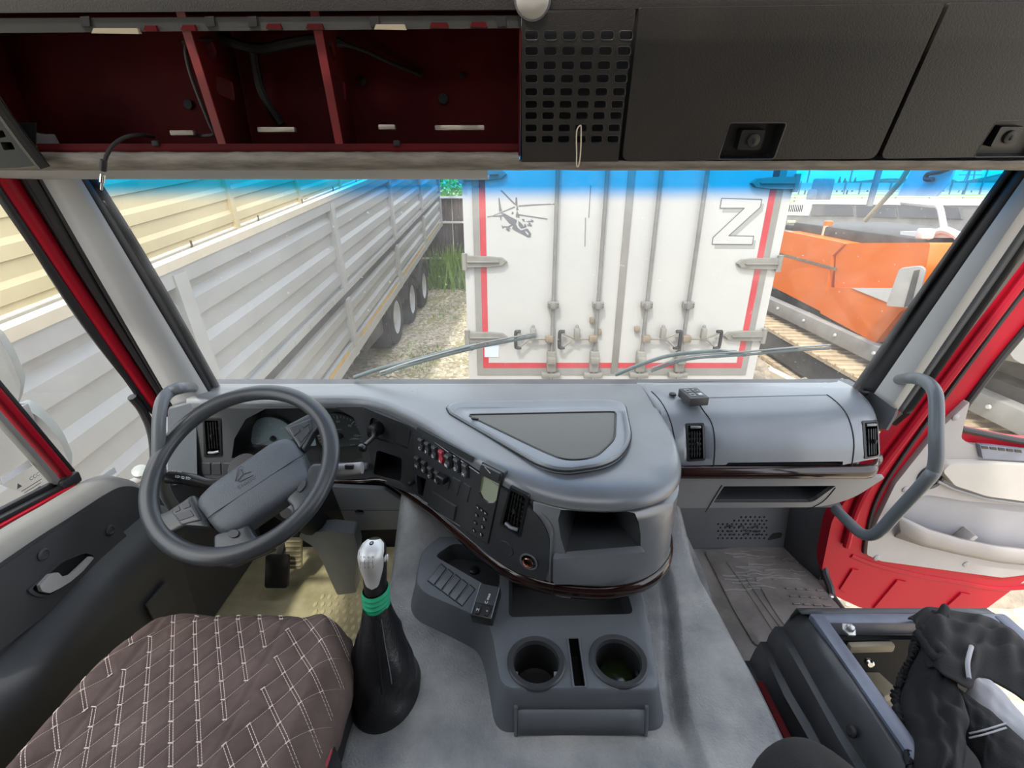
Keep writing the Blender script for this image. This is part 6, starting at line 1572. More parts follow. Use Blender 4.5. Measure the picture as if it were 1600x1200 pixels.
# hinges
for side_ in (0, 1):
    for py in ((272, 409, 527) if side_ == 0 else (286, 412, 525)):
        b = fr_.uv(760 if side_ == 0 else 1180, py, 0.05)[1]
        L = [(-0.02, b-0.045), (0.20, b-0.042), (0.31, b-0.030), (0.345, b), (0.31, b+0.030), (0.20, b+0.042), (-0.02, b+0.045)]
        if side_: L = [(BW-x, y) for x, y in L][::-1]
        hg = MB().plate(L, [], fr_, 0.06, 0.035, cham=0.05).build('hinge', 'hinge_grey', bt)
        e = 0.0 if side_ == 0 else BW
        MB().tube([fr_(e, b-0.065, 0.05), fr_(e, b+0.065, 0.05)], 0.022, 12).build('hinge_knuckle', 'hinge_grey', hg)
        x_ = (0.02, 0.28) if side_ == 0 else (BW-0.28, BW-0.02)
        MB().beam(fr_(x_[0], b, 0.062), fr_(x_[1], b, 0.062), 0.012, 0.030, up=(0, -1, 0), bev=0.004).build('hinge_rib', 'rod_grey', hg)
# helicopter decal: silhouette pieces read off the door
def decal(P, m_, name, off=0.028, par=bt): return MB().fill(fr_.pts(P, off), [], fr_, off).build(name, m_, par, smooth=0)
Z3 = lambda L: [(740 + x/10.0, 280 + y/10.0) for x, y in L]
hd = MB()
for L in ([(420, 175), (440, 172), (655, 385), (640, 395), (600, 360)], [(388, 295), (405, 295), (425, 420), (445, 495), (400, 505)], [(655, 285), (680, 285), (685, 400), (700, 480), (665, 485), (675, 420), (650, 400)],
          [(700, 410), (900, 395), (1300, 378), (1300, 388), (920, 410), (700, 428)], [(640, 425), (650, 440), (440, 520), (290, 582), (210, 595), (215, 582), (300, 570), (400, 525)], [(300, 572), (520, 555), (560, 575), (520, 578), (300, 585)],
          [(700, 545), (830, 565), (1155, 615), (1150, 630), (820, 580), (700, 565)], [(440, 525), (510, 545), (500, 565), (430, 545)], [(412, 585), (435, 585), (430, 640), (420, 640)],
          [(465, 580), (560, 580), (620, 610), (680, 640), (660, 700), (690, 760), (740, 800), (840, 770), (900, 850), (890, 905), (850, 910), (800, 880), (640, 800), (600, 770), (620, 710), (560, 690)],
          [(700, 650), (760, 700), (790, 760), (740, 770), (700, 720)], [(590, 545), (600, 510), (625, 515), (620, 545)], [(660, 560), (680, 490), (710, 560), (720, 600), (660, 590)],
          [(750, 625), (790, 620), (800, 665), (780, 660)], [(820, 655), (900, 650), (895, 625), (940, 650), (930, 670), (820, 662)], [(820, 690), (850, 720), (870, 665), (915, 730), (890, 740), (870, 720), (850, 735)],
          [(780, 760), (800, 690), (830, 740), (810, 755)], [(435, 710), (455, 735), (540, 735), (600, 700), (625, 715), (560, 745), (590, 790), (560, 770), (545, 750), (570, 805), (545, 818), (505, 785), (520, 770), (490, 745), (450, 770)]):
    hd.fill(fr_.pts(Z3(L), 0.029), [], fr_, 0.029)
hd.build('helicopter_decal', 'decal_grey', bt, smooth=0)
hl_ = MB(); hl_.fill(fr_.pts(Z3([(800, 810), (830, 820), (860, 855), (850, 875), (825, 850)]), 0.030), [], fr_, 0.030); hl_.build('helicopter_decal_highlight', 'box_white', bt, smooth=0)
# the outlined letter with its grey shadow
Z4 = lambda L: [(1090 + x/9.23, 290 + y/9.23) for x, y in L]
zo = [(348, 182), (928, 200), (905, 312), (450, 722), (810, 730), (790, 850), (212, 845), (222, 750), (675, 325), (325, 325)]
sh = [(x+32, y+62) for x, y in zo]
MB().fill(fr_.pts(Z4(sh), 0.0275), [], fr_, 0.0275).build('letter_shadow', 'decal_mid', bt, smooth=0)
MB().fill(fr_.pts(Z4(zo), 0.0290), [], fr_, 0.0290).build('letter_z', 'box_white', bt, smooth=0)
ol = MB(); zq = fr_.pts(Z4(zo), 0.030)
for i in range(len(zq)):
    a, b = V(zq[i]), V(zq[(i+1) % len(zq)]); d = (b-a).normalized(); n2 = V((-d.y, d.x))*0.0035
    ol.add([fr_(*(p), 0.030) for p in (a-n2, b-n2, b+n2, a+n2)], [(0, 1, 2, 3)])
ol.build('letter_outline', 'decal_grey', bt, smooth=0)
# stickers
L = fr_.pts([(757, 537), (780, 539), (779, 558), (757, 558)], 0.029); MB().plate(L, [], fr_, 0.0295, 0.001).build('blue_white_sticker', 'decal_blue', bt)
L = fr_.pts([(1102, 547), (1151, 547), (1151, 554), (1100, 553)], 0.029); stk = MB().plate(L, [], fr_, 0.0295, 0.001).build('name_plate', 'decal_dark', bt)
t = MB(); a, b = cen(L)
for k in range(11): t.fill(rrect(a-0.085+k*0.018, b, 0.010, 0.018, 0.001, 1), [rrect(a-0.085+k*0.018, b+(0.003 if k % 2 else -0.003), 0.004, 0.006, 0.0005, 1)], fr_, 0.0302)
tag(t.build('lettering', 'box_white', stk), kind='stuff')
# scratch marks and wheels out of sight below
for x0, y0, x1, y1 in ((923, 290, 920, 340), (915, 340, 914, 385)):
    MB().beam(fr_(*fr_.uv(x0, y0, 0.028), 0.0275), fr_(*fr_.uv(x1, y1, 0.028), 0.0275), 0.008, 0.002, up=(0, -1, 0)).build('scratch', 'gasket_grey', bt)
MB().lohi((0.1, 4.4, BZ0-0.35), (1.7, 14.5, BZ0-0.10)).build('chassis', 'machine_dark', bt)
def wheel(parent, c, r, w, axis=(1, 0, 0), sgn=1):
    ax = V(axis)
    ty = MB().lathe([(r*0.62, 0), (r*0.9, 0.0), (r, w*0.12), (r, w*0.88), (r*0.9, w), (r*0.62, w)], c, ax, 36, False, False).build('tyre', 'tyre', parent)
    MB().lathe([(r*0.62, w*0.96), (r*0.60, w*0.80), (r*0.50, w*0.62), (r*0.30, w*0.60), (r*0.26, w*0.85), (r*0.12, w*0.9)], c, ax, 28, False, True).build('wheel_rim', 'machine_light', ty)
    return ty
for y in (11.2, 12.5, 13.8):
    for x in (BX0+0.02, BX1-0.32): wheel(bt, V((x, y, GZ+0.5)), 0.5, 0.3)

# ------------------------------------------------------------------ grey grain trailer
TS = math.atan(0.110); cT, sT = math.cos(TS), math.sin(TS)
def side_frame(X, o): return Frame((X, *o), (0, cT, sT), (0, -sT, cT))
gt = thing('grain_trailer', 'long grey corrugated grain trailer with three axles along the left of the yard', 'trailer', (-3.2, 8, GZ))
sf1 = side_frame(-2.1, (5.06, -2.13))
TH = 1.90; SPL = 0.80
posts = [sf1.uv(px, py)[0] for px, py in ((271, 449), (511, 325), (603, 284), (652, 280))]
p_all = [posts[0]-5.7, posts[0]-2.85, posts[0], posts[1], posts[2], posts[2]+2.9, posts[2]+5.85]
A0, A1 = p_all[0], p_all[-1]
def corr(b0, b1, n, flip=1):
    """cross-section of corrugated sheet: flat, ledge, raised flat, ledge"""
    P = [(b0, 0.0)]; h = (b1-b0)/n
    for i in range(n):
        s = b0 + i*h
        P += [(s+h*0.20, 0.0), (s+h*0.235, 0.035), (s+h*0.60, 0.035), (s+h*0.76, 0.0), (s+h, 0.0)]
    return P
def sheet(fr, a0, a1, prof, name, m_, par):
    return MB().grid([[fr(a, b, o) for b, o in prof] for a in (a0, a1)]).build(name, m_, par, smooth=0)
for i in range(len(p_all)-1):
    sheet(sf1, p_all[i]+0.05, p_all[i+1]-0.05, corr(SPL+0.06, TH-0.12, 3), 'upper_panel', 'trailer_grey', gt)
    sheet(sf1, p_all[i]+0.05, p_all[i+1]-0.05, corr(0.16, SPL-0.07, 2), 'lower_panel', 'trailer_grey', gt)
    MB().plate([(p_all[i]+0.25, 0.10), (p_all[i+1]-0.3, 0.10), (p_all[i+1]-0.3, 0.145), (p_all[i]+0.25, 0.145)], [], sf1, 0.062, 0.002).build('reflective_tape', 'orange_tape', gt)
for a in p_all:
    MB().plate([(a-0.06, -0.04), (a+0.06, -0.04), (a+0.06, SPL-0.07), (a-0.06, SPL-0.07)], [], sf1, 0.075, 0.08).build('post', 'trailer_rib', gt)
    MB().plate([(a-0.06, SPL+0.02), (a+0.06, SPL+0.02), (a+0.06, TH-0.05), (a-0.06, TH-0.05)], [], sf1, 0.07, 0.08).build('post', 'trailer_rib', gt)
def rail(fr, b0, b1, o0, o1, name, m_, par, a0=None, a1=None):
    a0 = A0 if a0 is None else a0; a1 = A1 if a1 is None else a1
    mb = MB(); P = [fr(a, b, o) for a in (a0, a1) for b, o in ((b0, o0), (b1, o0), (b1, o1), (b0, o1))]
    mb.add(P, [(0, 1, 2, 3), (7, 6, 5, 4), (0, 4, 5, 1), (1, 5, 6, 2), (2, 6, 7, 3), (3, 7, 4, 0)]); return mb.build(name, m_, par, smooth=0)
rail(sf1, TH-0.12, TH-0.02, -0.02, 0.06, 'upper_rail', 'trailer_grey', gt); rail(sf1, TH-0.02, TH+0.035, 0.0, 0.072, 'top_rail', 'trailer_rail', gt)
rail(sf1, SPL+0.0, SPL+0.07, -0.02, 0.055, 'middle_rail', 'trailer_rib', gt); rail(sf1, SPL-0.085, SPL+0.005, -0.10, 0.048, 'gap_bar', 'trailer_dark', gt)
rail(sf1, 0.09, 0.17, -0.02, 0.058, 'lower_rail', 'trailer_rib', gt); rail(sf1, -0.03, 0.09, -0.02, 0.07, 'bottom_rail', 'trailer_rib', gt)
for k in range(34):
    a = lerp(A0+2, A1-0.4, k/33); MB().box(sf1(a, -0.055, 0.03), (0.05, 0.06, 0.05)).build('rope_hook', 'trailer_dark', gt)
for k in range(40):
    a = lerp(A0+2, A1-0.4, k/39); MB().box(sf1(a, SPL+0.03, 0.058), (0.012, 0.02, 0.05)).build('latch_peg', 'trailer_rib', gt)
MB().grid([[sf1(a, b, o) for b, o in ((0.0, -0.05), (0.0, -2.35))] for a in (A0, A1)]).build('bed', 'trailer_dark', gt, solid=0.05)
ge_ = [sf1(A1, b, o) for b, o in ((-0.03, 0.0), (TH, 0.0), (TH, -0.10), (-0.03, -2.35))]
MB().add(ge_, [(0, 1, 2, 3)]).build('end_wall', 'trailer_grey', gt, smooth=0, solid=0.04)
MB().grid([[V((x, y, z)) for y in (2.0, 12.9)] for x, z in ((-2.75, -2.25), (-2.75, -2.0), (-2.65, -2.0))]).build('chassis_beam', 'trailer_dark', gt, solid=0.05)
for px, py in ((625, 536), (655, 498), (673, 466)):
    pass
wy = [8.75, 10.25, 11.75]
for y in wy:
    wheel(gt, V((-2.45, y, GZ+0.50)), 0.50, 0.30)
    wheel(gt, V((-4.35, y, GZ+0.50)), 0.50, 0.30)
    rows = []
    for k in range(13):
        a = math.radians(10 + k*160/12); rows.append([V((x, y + math.cos(a)*0.60, GZ + 0.52 + math.sin(a)*0.60)) for x in (-2.48, -2.13)])
    MB().grid(rows).build('mudguard', 'trailer_dark', gt, solid=0.02)
MB().lohi((-2.50, 7.95, GZ+0.15), (-2.12, 8.0, GZ+0.85)).build('mud_flap', 'tyre', gt)
MB().lohi((-2.45, 6.9, GZ+0.45), (-2.2, 7.9, GZ+0.75), 0.02).build('side_guard', 'trailer_dark', gt)
MB().lohi((-2.6, 1.2, GZ), (-2.45, 1.35, -2.2)).build('landing_leg', 'trailer_dark', gt)

# ------------------------------------------------------------------ cream grain trailer behind it
cts = thing('grain_trailer', 'cream corrugated trailer wall rising behind the grey grain trailer', 'trailer', (-6, 6, GZ))
sf2 = side_frame(-4.9, (5.06, -1.9))
cp = [sf2.uv(364, 340)[0], sf2.uv(462, 290)[0]]; dpp = cp[1]-cp[0]
pc = [cp[0] + dpp*k for k in range(-3, 5)]
CB0, CB1 = 0.0, 2.75; B_low = sf2.uv(300, 379)[1]
for i in range(len(pc)-1):
    sheet(sf2, pc[i]+0.05, pc[i+1]-0.05, corr(B_low, CB1-0.1, 5), 'side_panel', 'trailer_cream', cts)
    sheet(sf2, pc[i]+0.05, pc[i+1]-0.05, corr(CB0, B_low-0.14, 3), 'lower_panel', 'trailer_cream', cts)
for a in pc: MB().plate([(a-0.06, CB0), (a+0.06, CB0), (a+0.06, CB1), (a-0.06, CB1)], [], sf2, 0.07, 0.08).build('post', 'trailer_cream', cts)
rail(sf2, B_low-0.14, B_low-0.02, -0.02, 0.06, 'middle_rail', 'trailer_rail', cts, pc[0], pc[-1]); rail(sf2, CB1-0.1, CB1+0.04, -0.04, 0.08, 'top_rail', 'trailer_rail', cts, pc[0], pc[-1])
rail(sf2, CB0-0.1, CB0, -2.3, 0.06, 'bed', 'trailer_dark', cts, pc[0], pc[-1])
for y in (7.5, 8.9): wheel(cts, V((-5.3, y, GZ+0.5)), 0.5, 0.3)
for k in range(9):
    a = lerp(pc[1], pc[-1], k/8); MB().box(sf2(a, B_low-0.0, 0.075), (0.02, 0.025, 0.12)).build('side_peg', 'rust', cts)
MB().lohi((-5.4, 1.0, GZ), (-5.2, 1.2, -2.1)).build('landing_leg', 'trailer_dark', cts)

# ------------------------------------------------------------------ fence and greenery behind the trailers
fn = thing('sheet_fence', 'dark brown corrugated sheet fence with pale rails behind the trailers', 'fence', (-3, 15.5, GZ))
FY = 15.2
ftop = U(700, 306, Y=FY).z
for k in range(12):
    x0 = -6.2 + k*1.1; rows = []
    for x in np.linspace(x0, x0+1.1, 23): rows.append([V((x, FY + (0.02 if int(round((x-x0)/0.05)) % 4 < 2 else -0.02), z)) for z in (GZ, ftop)])
    MB().grid(rows).build('fence_sheet', 'fence_brown', fn, smooth=0)
for py in (308, 347, 403):
    z = U(700, py, Y=FY).z; MB().lohi((-6.2, FY-0.09, z-0.03), (7.0, FY-0.03, z+0.03)).build('fence_rail', 'fence_rail', fn)
def leaf_clump(c, sx, sy, sz, n, size, seed, blades=False):
    random.seed(seed); mb = MB()
    for i in range(n):
        if blades:
            p = c + V((random.gauss(0, sx), random.gauss(0, sy), 0)); h = random.uniform(0.3, 1.0)*sz; d = V((random.uniform(-.25, .25), random.uniform(-.25, .25), 1))*h; s = V((random.uniform(-1, 1), random.uniform(-1, 1), 0)).normalized()*size
            mb.add([p-s, p+s, p+d*0.6+s*0.8, p+d, p+d*0.6-s*0.8], [(0, 1, 2, 3, 4)])
            q = p + d*random.uniform(.3, .8); s2 = V((random.uniform(-1, 1), random.uniform(-1, 1), random.uniform(0, .8)))*size*4
            mb.add([q, q+s2*0.5+V((0, 0, size)), q+s2, q+s2*0.5-V((0, 0, size))], [(0, 1, 2, 3)])
        else:
            r = random.random()**0.5; th = random.random()*6.283; ph = random.uniform(-1, 1)
            p = c + V((math.cos(th)*sx*r, math.sin(th)*sy*r, sz*ph*(1-0.5*r))); u_ = V((random.uniform(-1, 1), random.uniform(-1, 1), random.uniform(-1, 1))).normalized(); v_ = u_.orthogonal().normalized()
            mb.add([p-u_*size, p+v_*size*0.6, p+u_*size, p-v_*size*0.6], [(0, 1, 2, 3)])
    return mb
k = 0
for x, y, w, h, lab in ((-1.85, 14.3, 0.35, 1.3, 'tall green weed clump next to the last trailer wheel'), (-1.1, 14.1, 0.4, 1.15, 'middle clump of pale green weeds at the fence foot'), (-0.35, 14.2, 0.35, 1.0, 'green weed clump close to the white box trailer edge')):
    k += 1; tag(leaf_clump(V((x, y, GZ)), w, 0.35, h, 420, 0.022, 40+k, True).build('weed_clump', 'leaf_b' if k != 1 else 'leaf_a', smooth=0, weld=False), lab, 'weeds', 'weeds along the brown fence')
random.seed(77); gw = MB()
for i in range(2600):
    p = V((random.uniform(-2.0, 0.3), random.uniform(6.5, 14.0), GZ)); h = random.uniform(0.03, 0.10)
    if math.sin(p.x*3.1+p.y*1.7)+math.sin(p.y*2.3-p.x) < 0.2: continue
    s = V((random.uniform(-1, 1), random.uniform(-1, 1), 0))*0.012; d = V((random.uniform(-.5, .5), random.uniform(-.5, .5), 1))*h
    gw.add([p-s, p+s, p+d], [(0, 1, 2)])
tag(gw.build('grass', 'leaf_a', smooth=0, weld=False), 'sparse short grass growing through the gravel', 'grass', kind='stuff')
for k, (x, y, z, s, lab) in enumerate(((-2.6, 19, -0.1, 1.2, 'green treetop above the brown fence at its end by the trailer'), (-0.9, 20, 0.0, 1.2, 'green treetop above the brown fence beside the white box'))):
    tr = thing('tree', lab, 'tree', (x, y, GZ), 'trees behind the brown fence')
    leaf_clump(V((x, y, z)), s, s, s*0.8, 900, 0.10, 60+k).build('crown', 'leaf_b', tr, smooth=0, weld=False)
    MB().tube([V((x, y, GZ)), V((x+0.05, y, z-0.4))], [0.12, 0.07], 8).build('trunk', 'soil', tr)

# ------------------------------------------------------------------ orange tracked machine
om = thing('tracked_machine', 'orange tracked construction machine beside the white box trailer', 'machine', (5.8, 7, GZ))
MX = 4.8
mfm = Frame((MX, 7.0, -1.9), (0, 1, 0), (0, 0, 1))
def mp_(L, off=0): return mfm.pts(L, off)
rear = mp_([(1203, 455), (1214, 380), (1226, 362), (1300, 373), (1318, 385), (1285, 490)])
yb0 = mp_([(1285, 490)])[0][0]
bodyA = rpoly(mp_([(1199, 444), (1213, 375), (1222, 360), (1320, 380), (1300, 400), (1285, 488)]), [0.02, 0.25, 0.15, 0.05, 0.02, 0.02])
def body(L, name, thick=2.3, m_='orange_paint', off=0.0):
    return MB().plate(L, [], mfm, off, thick, back=True).build(name, m_, om, bevel=0.05)
body(bodyA, 'engine_hood')
body(rpoly(mp_([(1303, 398), (1322, 380), (1450, 379), (1444, 415), (1430, 450), (1300, 450)]), 0.04), 'side_tank', off=-0.03)
body(rpoly(mp_([(1299, 449), (1385, 450), (1440, 475), (1412, 487), (1372, 536), (1285, 489)]), 0.03), 'fender', off=0.04)
MB().plate(mp_([(1216, 394), (1308, 419), (1306, 423), (1215, 398)]), [], mfm, 0.004, 0.01).build('hood_groove', 'rust', om)
MB().plate(mp_([(1330, 450), (1400, 450), (1425, 470), (1390, 474)], 0.05), [], mfm, 0.05, 0.02).build('step_plate', 'machine_light', om)
a0, a1 = mp_([(1196, 462)])[0], mp_([(1384, 546)])[0]
MB().beam(V((MX-0.06, 9.6, -2.02)), V((MX-0.06, 3.2, -2.02)), 0.16, 0.22, bev=0.01).build('side_beam', 'machine_grey', om)
for k in range(7): MB().lathe([(0.025, 0), (0.02, 0.02)], V((MX-0.15, 9.0-k*0.8, -2.0)), (-1, 0, 0), 8).build('beam_bolt', 'machine_light', om)
# track: shoes as separate plates round an oblong loop
tc_, tr_, ty0, ty1 = GZ+0.285, 0.25, 3.4, 9.2
shoes = []
L_ = ty1-ty0; per = 2*L_ + 2*math.pi*tr_; NSH = 72
sh0 = None
for k in range(NSH):
    s = per*k/NSH
    if s < L_: p, an_ = V((0, ty0+s, tc_+tr_)), 0
    elif s < L_+math.pi*tr_:
        a = (s-L_)/tr_; p, an_ = V((0, ty1+math.sin(a)*tr_, tc_+math.cos(a)*tr_)), -a
    elif s < 2*L_+math.pi*tr_: p, an_ = V((0, ty1-(s-L_-math.pi*tr_), tc_-tr_)), math.pi
    else:
        a = (s-2*L_-math.pi*tr_)/tr_; p, an_ = V((0, ty0-math.sin(a)*tr_, tc_-math.cos(a)*tr_)), math.pi-a
    p.x = MX-0.18
    m_ = MB().box(p, (0.58, per/NSH*0.86, 0.05), Matrix.Rotation(an_, 3, 'X'), 0.0); m_.box(p + Matrix.Rotation(an_, 3, 'X') @ V((0, 0.03, 0.035)), (0.58, 0.025, 0.03), Matrix.Rotation(an_, 3, 'X'))
    m_.build('track_shoe', 'track_tan', om, smooth=0)
MB().lohi((MX-0.40, ty0+0.1, tc_-0.18), (MX+0.05, ty1-0.1, tc_+0.18), 0.03).build('track_frame', 'machine_dark', om)
MB().lohi((MX+0.06, 3.4, -2.1), (MX+2.2, 9.2, -1.8)).build('undercarriage', 'machine_dark', om)
# top gear: engine lid, pipes, rods, mirror, hand rail
MB().lohi((MX+0.25, 6.2, -0.85), (MX+1.9, 9.0, -0.62), 0.03).build('engine_deck', 'machine_dark', om)
for px, py in ((1248, 356), (1275, 358), (1300, 362)):
    p = U(px, py, X=MX+0.5); MB().box(p, (0.3, 0.4, 0.10), None, 0.02).build('engine_block', 'machine_dark', om)
cp_ = U(1292, 358, X=MX+0.3); MB().lathe([(0.06, -0.15), (0.06, 0.05), (0.05, 0.06)], cp_, (0, 0, 1), 14).build('filler_can', 'trailer_rail', om)
MB().lathe([(0.065, 0.06), (0.065, 0.12), (0.03, 0.13)], cp_, (0, 0, 1), 14).build('filler_cap', 'orange_paint', om)
MB().plate(mp_([(1360, 361), (1449, 363), (1449, 372), (1360, 371)], 0), [], mfm, -0.4, 0.5, back=True).build('light_bar', 'machine_light', om)
MB().tube([U(1358, 322, X=6.0), U(1378, 250, X=6.0)], 0.05, 10).build('exhaust_pipe', 'machine_grey', om)
MB().tube([U(1352, 345, X=5.6), U(1406, 285, X=5.6), U(1425, 255, X=5.6)], 0.035, 8).build('striped_pole', 'amber_clip', om)
MB().tube(catmull([U(1410, 316, X=5.5), U(1450, 320, X=5.5), U(1466, 322, X=5.5), U(1472, 340, X=5.5), U(1480, 390, X=5.5)], 5), 0.035, 8).build('hand_rail', 'machine_light', om)
MB().tube(catmull([U(1450, 370, X=5.2), U(1475, 360, X=5.2), U(1500, 372, X=5.2), U(1506, 395, X=5.2)], 5), 0.045, 8).build('hose', 'machine_light', om)
MB().tube(catmull([U(1452, 400, X=5.2), U(1480, 392, X=5.2), U(1500, 400, X=5.2)], 5), 0.04, 8).build('hose', 'machine_dark', om)
MB().box(U(1446, 365, X=5.0), (0.15, 0.12, 0.12), None, 0.02).build('valve_block', 'machine_light', om)
mw = Frame(U(1420, 450, X=4.55), (0.7, -0.7, 0), (0, 0, 1))
MB().plate(rpoly(mw.pts([(1405, 420), (1438, 416), (1446, 422), (1432, 482), (1384, 478)]), 0.03), [], mw, 0.0, 0.10, back=True).build('mirror_housing', 'machine_grey', om, bevel=0.02)
MB().plate(rpoly(mw.pts([(1428, 423), (1438, 421), (1424, 478), (1412, 480)]), 0.01), [], mw, 0.004, 0.01).build('mirror_stripe', 'machine_dark', om)
MB().lohi((MX+0.1, 3.3, -1.75), (MX+2.0, 5.6, -0.95), 0.05).build('machine_front', 'machine_dark', om)
MB().lohi((MX-0.0, 3.2, -1.30), (MX+0.7, 4.9, -0.62), 0.12).build('front_tank', 'orange_paint', om)
MB().box(U(1560, 500, X=4.6), (0.5, 0.9, 0.55), None, 0.12).build('front_cowl', 'machine_grey', om)
MB().lathe([(0.28, 0), (0.30, 0.05), (0.28, 0.5)], U(1540, 505, X=4.5), (0, -1, 0.1), 20).build('front_drum', 'machine_grey', om)

# ------------------------------------------------------------------ white machine behind it
wm = thing('white_vehicle', 'long white vehicle with dark windows parked behind the orange machine', 'vehicle', (10, 12, GZ))
WX = 8.2; wfm = Frame((WX, 12.0, -1.0), (0, 1, 0), (0, 0, 1))
def W(L): return wfm.pts(L)
pt = lambda L, nm, m_, off=0.0, th=0.05: MB().plate(W(L), [], wfm, off, th, back=(th > 0.2)).build(nm, m_, wm)
pt([(1222, 362), (1232, 318), (1255, 312), (1600, 316), (1640, 318), (1640, 420), (1222, 400)], 'body_shell', 'machine_grey', 0, 2.2)
pt([(1231, 336), (1236, 318), (1256, 312), (1620, 316), (1620, 322), (1270, 319), (1264, 337)], 'roof_band', 'van_white', 0.02)
pt([(1272, 320), (1333, 320), (1335, 337), (1268, 337)], 'side_window', 'van_glass', 0.03); pt([(1340, 321), (1400, 322), (1402, 340), (1340, 338)], 'side_window', 'van_glass', 0.03); pt([(1405, 322), (1500, 324), (1505, 342), (1407, 340)], 'side_window', 'van_glass', 0.03)
for i in range(8): pt([(1233+i*2.8, 331), (1234.4+i*2.8, 331), (1236.6+i*2.8, 320), (1235.2+i*2.8, 320)], 'grille_slot', 'black_matt', 0.025)
for i in range(5): pt([(1231+i*2.6, 348), (1232.6+i*2.6, 348), (1233+i*2.6, 344), (1231.4+i*2.6, 344)], 'lower_vent', 'trailer_rail', 0.02)
for px, py, s_ in ((1284, 300, 0.9), ): 
    p = U(px, py-3, X=9.0); MB().box(p, (0.42, 0.42, 0.62), Matrix.Rotation(0.4, 3, 'Z'), 0.06).build('air_intake', 'machine_grey', wm)
    MB().box(p + V((-0.12, 0.1, -0.15)), (0.4, 0.35, 0.35), Matrix.Rotation(0.9, 3, 'Z'), 0.05).build('intake_duct', 'machine_grey', wm)
for y in (8.5, 15.0): wheel(wm, V((WX+0.05, y, GZ+0.5)), 0.5, 0.3)

# ------------------------------------------------------------------ far fence, poles, trees, barrier
ff = thing('mesh_fence', 'pale far boundary fence with thin posts beyond the lawn', 'fence', (130, 150, GZ))
z1 = U(1300, 285.5, Y=150).z
for k in range(42):
    x = 66 + k*4.4; MB().beam((x, 149.8, GZ), (x, 149.8, z1+0.5), 0.28, 0.28).build('fence_post', 'pole_grey', ff)
MB().lohi((62, 150.1, GZ+1.2), (255, 150.3, z1)).build('fence_screen', 'trailer_rib', ff)
br = thing('crash_barrier', 'white horizontal barrier rail behind the white vehicle', 'barrier', (60, 76, GZ))
for z in (-1.75, -2.15): MB().lohi((26, 76, z), (130, 76.1, z+0.22)).build('barrier_rail', 'van_white', br)
for k in range(20): MB().lohi((27+k*5, 76.1, GZ), (27.2+k*5, 76.2, -1.6)).build('barrier_post', 'pole_grey', br)
for k, (px, h) in enumerate(((1326, 265), (1260, 268), (1508, 262), (1535, 260))):
    p = U(px, 290, Y=152); q = U(px+3, h-25, Y=152); tag(MB().tube([V((p.x, 152, GZ)), V((p.x, 152, q.z))], 0.22, 8).build('far_pole', 'pole_grey'), ('thin far pole above the white vehicle and its intake', 'thin far pole next to the box trailer edge', 'thin far pole just before the windshield pillar', 'outermost thin far pole by the windshield pillar')[k], 'pole', 'far poles')  # plain thin poles standing just behind the far fence
pl = thing('pylon_horizon', 'lattice power pylon far behind the fence', 'pylon', (U(1511, 285, Y=190).x, 190, GZ))
b = U(1511, 290, Y=190); t_ = U(1511, 262, Y=190)
for s_ in (-1, 1):
    MB().tube([V((b.x+s_*2.4, 190, GZ)), V((b.x+s_*0.3, 190, t_.z+3))], 0.2, 6).build('pylon_leg', 'pole_grey', pl)
for z, w in ((1.0, 2.0), (3.2, 4.2), (4.6, 3.4)): MB().beam((b.x-w, 190, z), (b.x+w, 190, z), 0.25, 0.25).build('cross_arm', 'pole_grey', pl)
random.seed(31)
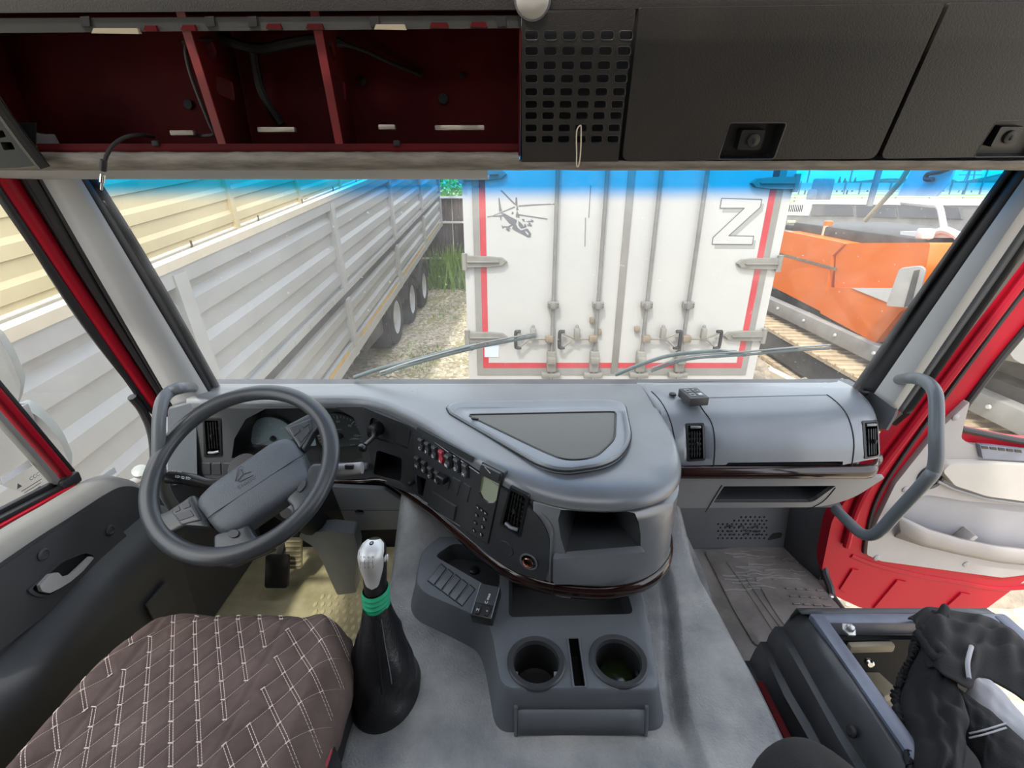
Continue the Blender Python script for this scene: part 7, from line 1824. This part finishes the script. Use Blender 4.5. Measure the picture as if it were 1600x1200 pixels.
tl = [(1313, 276, 0, 'nearest dark conifer top of the far row beside the intake'), (1321, 278, 0, 'second conifer top of the far row'), (1329, 279, 0, 'third conifer top of the far row'), (1337, 277, 0, 'last slim conifer top of the far row'),
      (1360, 281, 1, 'low round far treetop just past the conifer row'), (1400, 279, 1, 'wide round far treetop behind the striped pole'), (1440, 281, 1, 'low far treetop behind the pale plate'), (1290, 282, 1, 'low far treetop nearest the box trailer'), (1480, 279, 1, 'round far treetop beside the pylon'), (1560, 276, 1, 'round far treetop next to the windshield pillar')]
for k, (px, py, rd_, lab) in enumerate(tl):
    p = U(px, py, Y=200.0 + 3*k); x, y, h = p.x, p.y, p.z - GZ
    tr = thing('tree', lab, 'tree', (x, y, GZ), 'skyline trees')
    cm_ = MB(); cm_.lathe([(0.4*h, 0.25*h), (0.9*h, 0.5*h), (0.8*h, 0.75*h), (0.4*h, 0.95*h), (0.02, 1.0*h)] if rd_ else [(0.16*h, 0.15*h), (0.20*h, 0.3*h), (0.10*h, 0.7*h), (0.02, 1.0*h)], (x, y, GZ), (0, 0, 1), 9)
    cm_.v = [(a + random.uniform(-.2, .2), b_ + random.uniform(-.2, .2), c_ + random.uniform(-.1, .1)) for a, b_, c_ in cm_.v]
    cm_.build('crown', 'far_tree', tr); MB().tube([V((x, y, GZ)), V((x, y, GZ+0.4*h))], 0.3, 6).build('trunk', 'soil', tr)
hill = MB(); rows = []
for i in range(41):
    x = 120 + i*9; rows.append([V((x, 300, GZ)), V((x, 301, GZ + 4.5 + 5.0*sstep(240, 300, x) + 1.5*math.sin(i*0.7)))])
tag(hill.grid(rows).build('treeline', 'far_tree', smooth=0), 'blue-green wooded ridge along the horizon', 'treeline', kind='stuff')
plx = Frame(U(1445, 285, X=5.6), (0, 1, 0), (0, 0, 1))
MB().plate(plx.pts([(1424, 266), (1492, 261), (1482, 285), (1462, 307), (1402, 306)]), [], plx, 0, 0.03, back=True).build('pale_plate', 'machine_light', om)
MB().tube(catmull([U(1486, 262, X=5.55), U(1470, 268, X=5.55), U(1450, 272, X=5.55), U(1447, 280, X=5.55), U(1458, 280, X=5.55)], 5), 0.03, 8).build('hook', 'machine_dark', om)
# ------------------------------------------------------------------ set everything on the yard level
for o in list(scene.objects):
    if o.parent is None and o.type not in ('CAMERA', 'LIGHT'): o.location.z += EYE
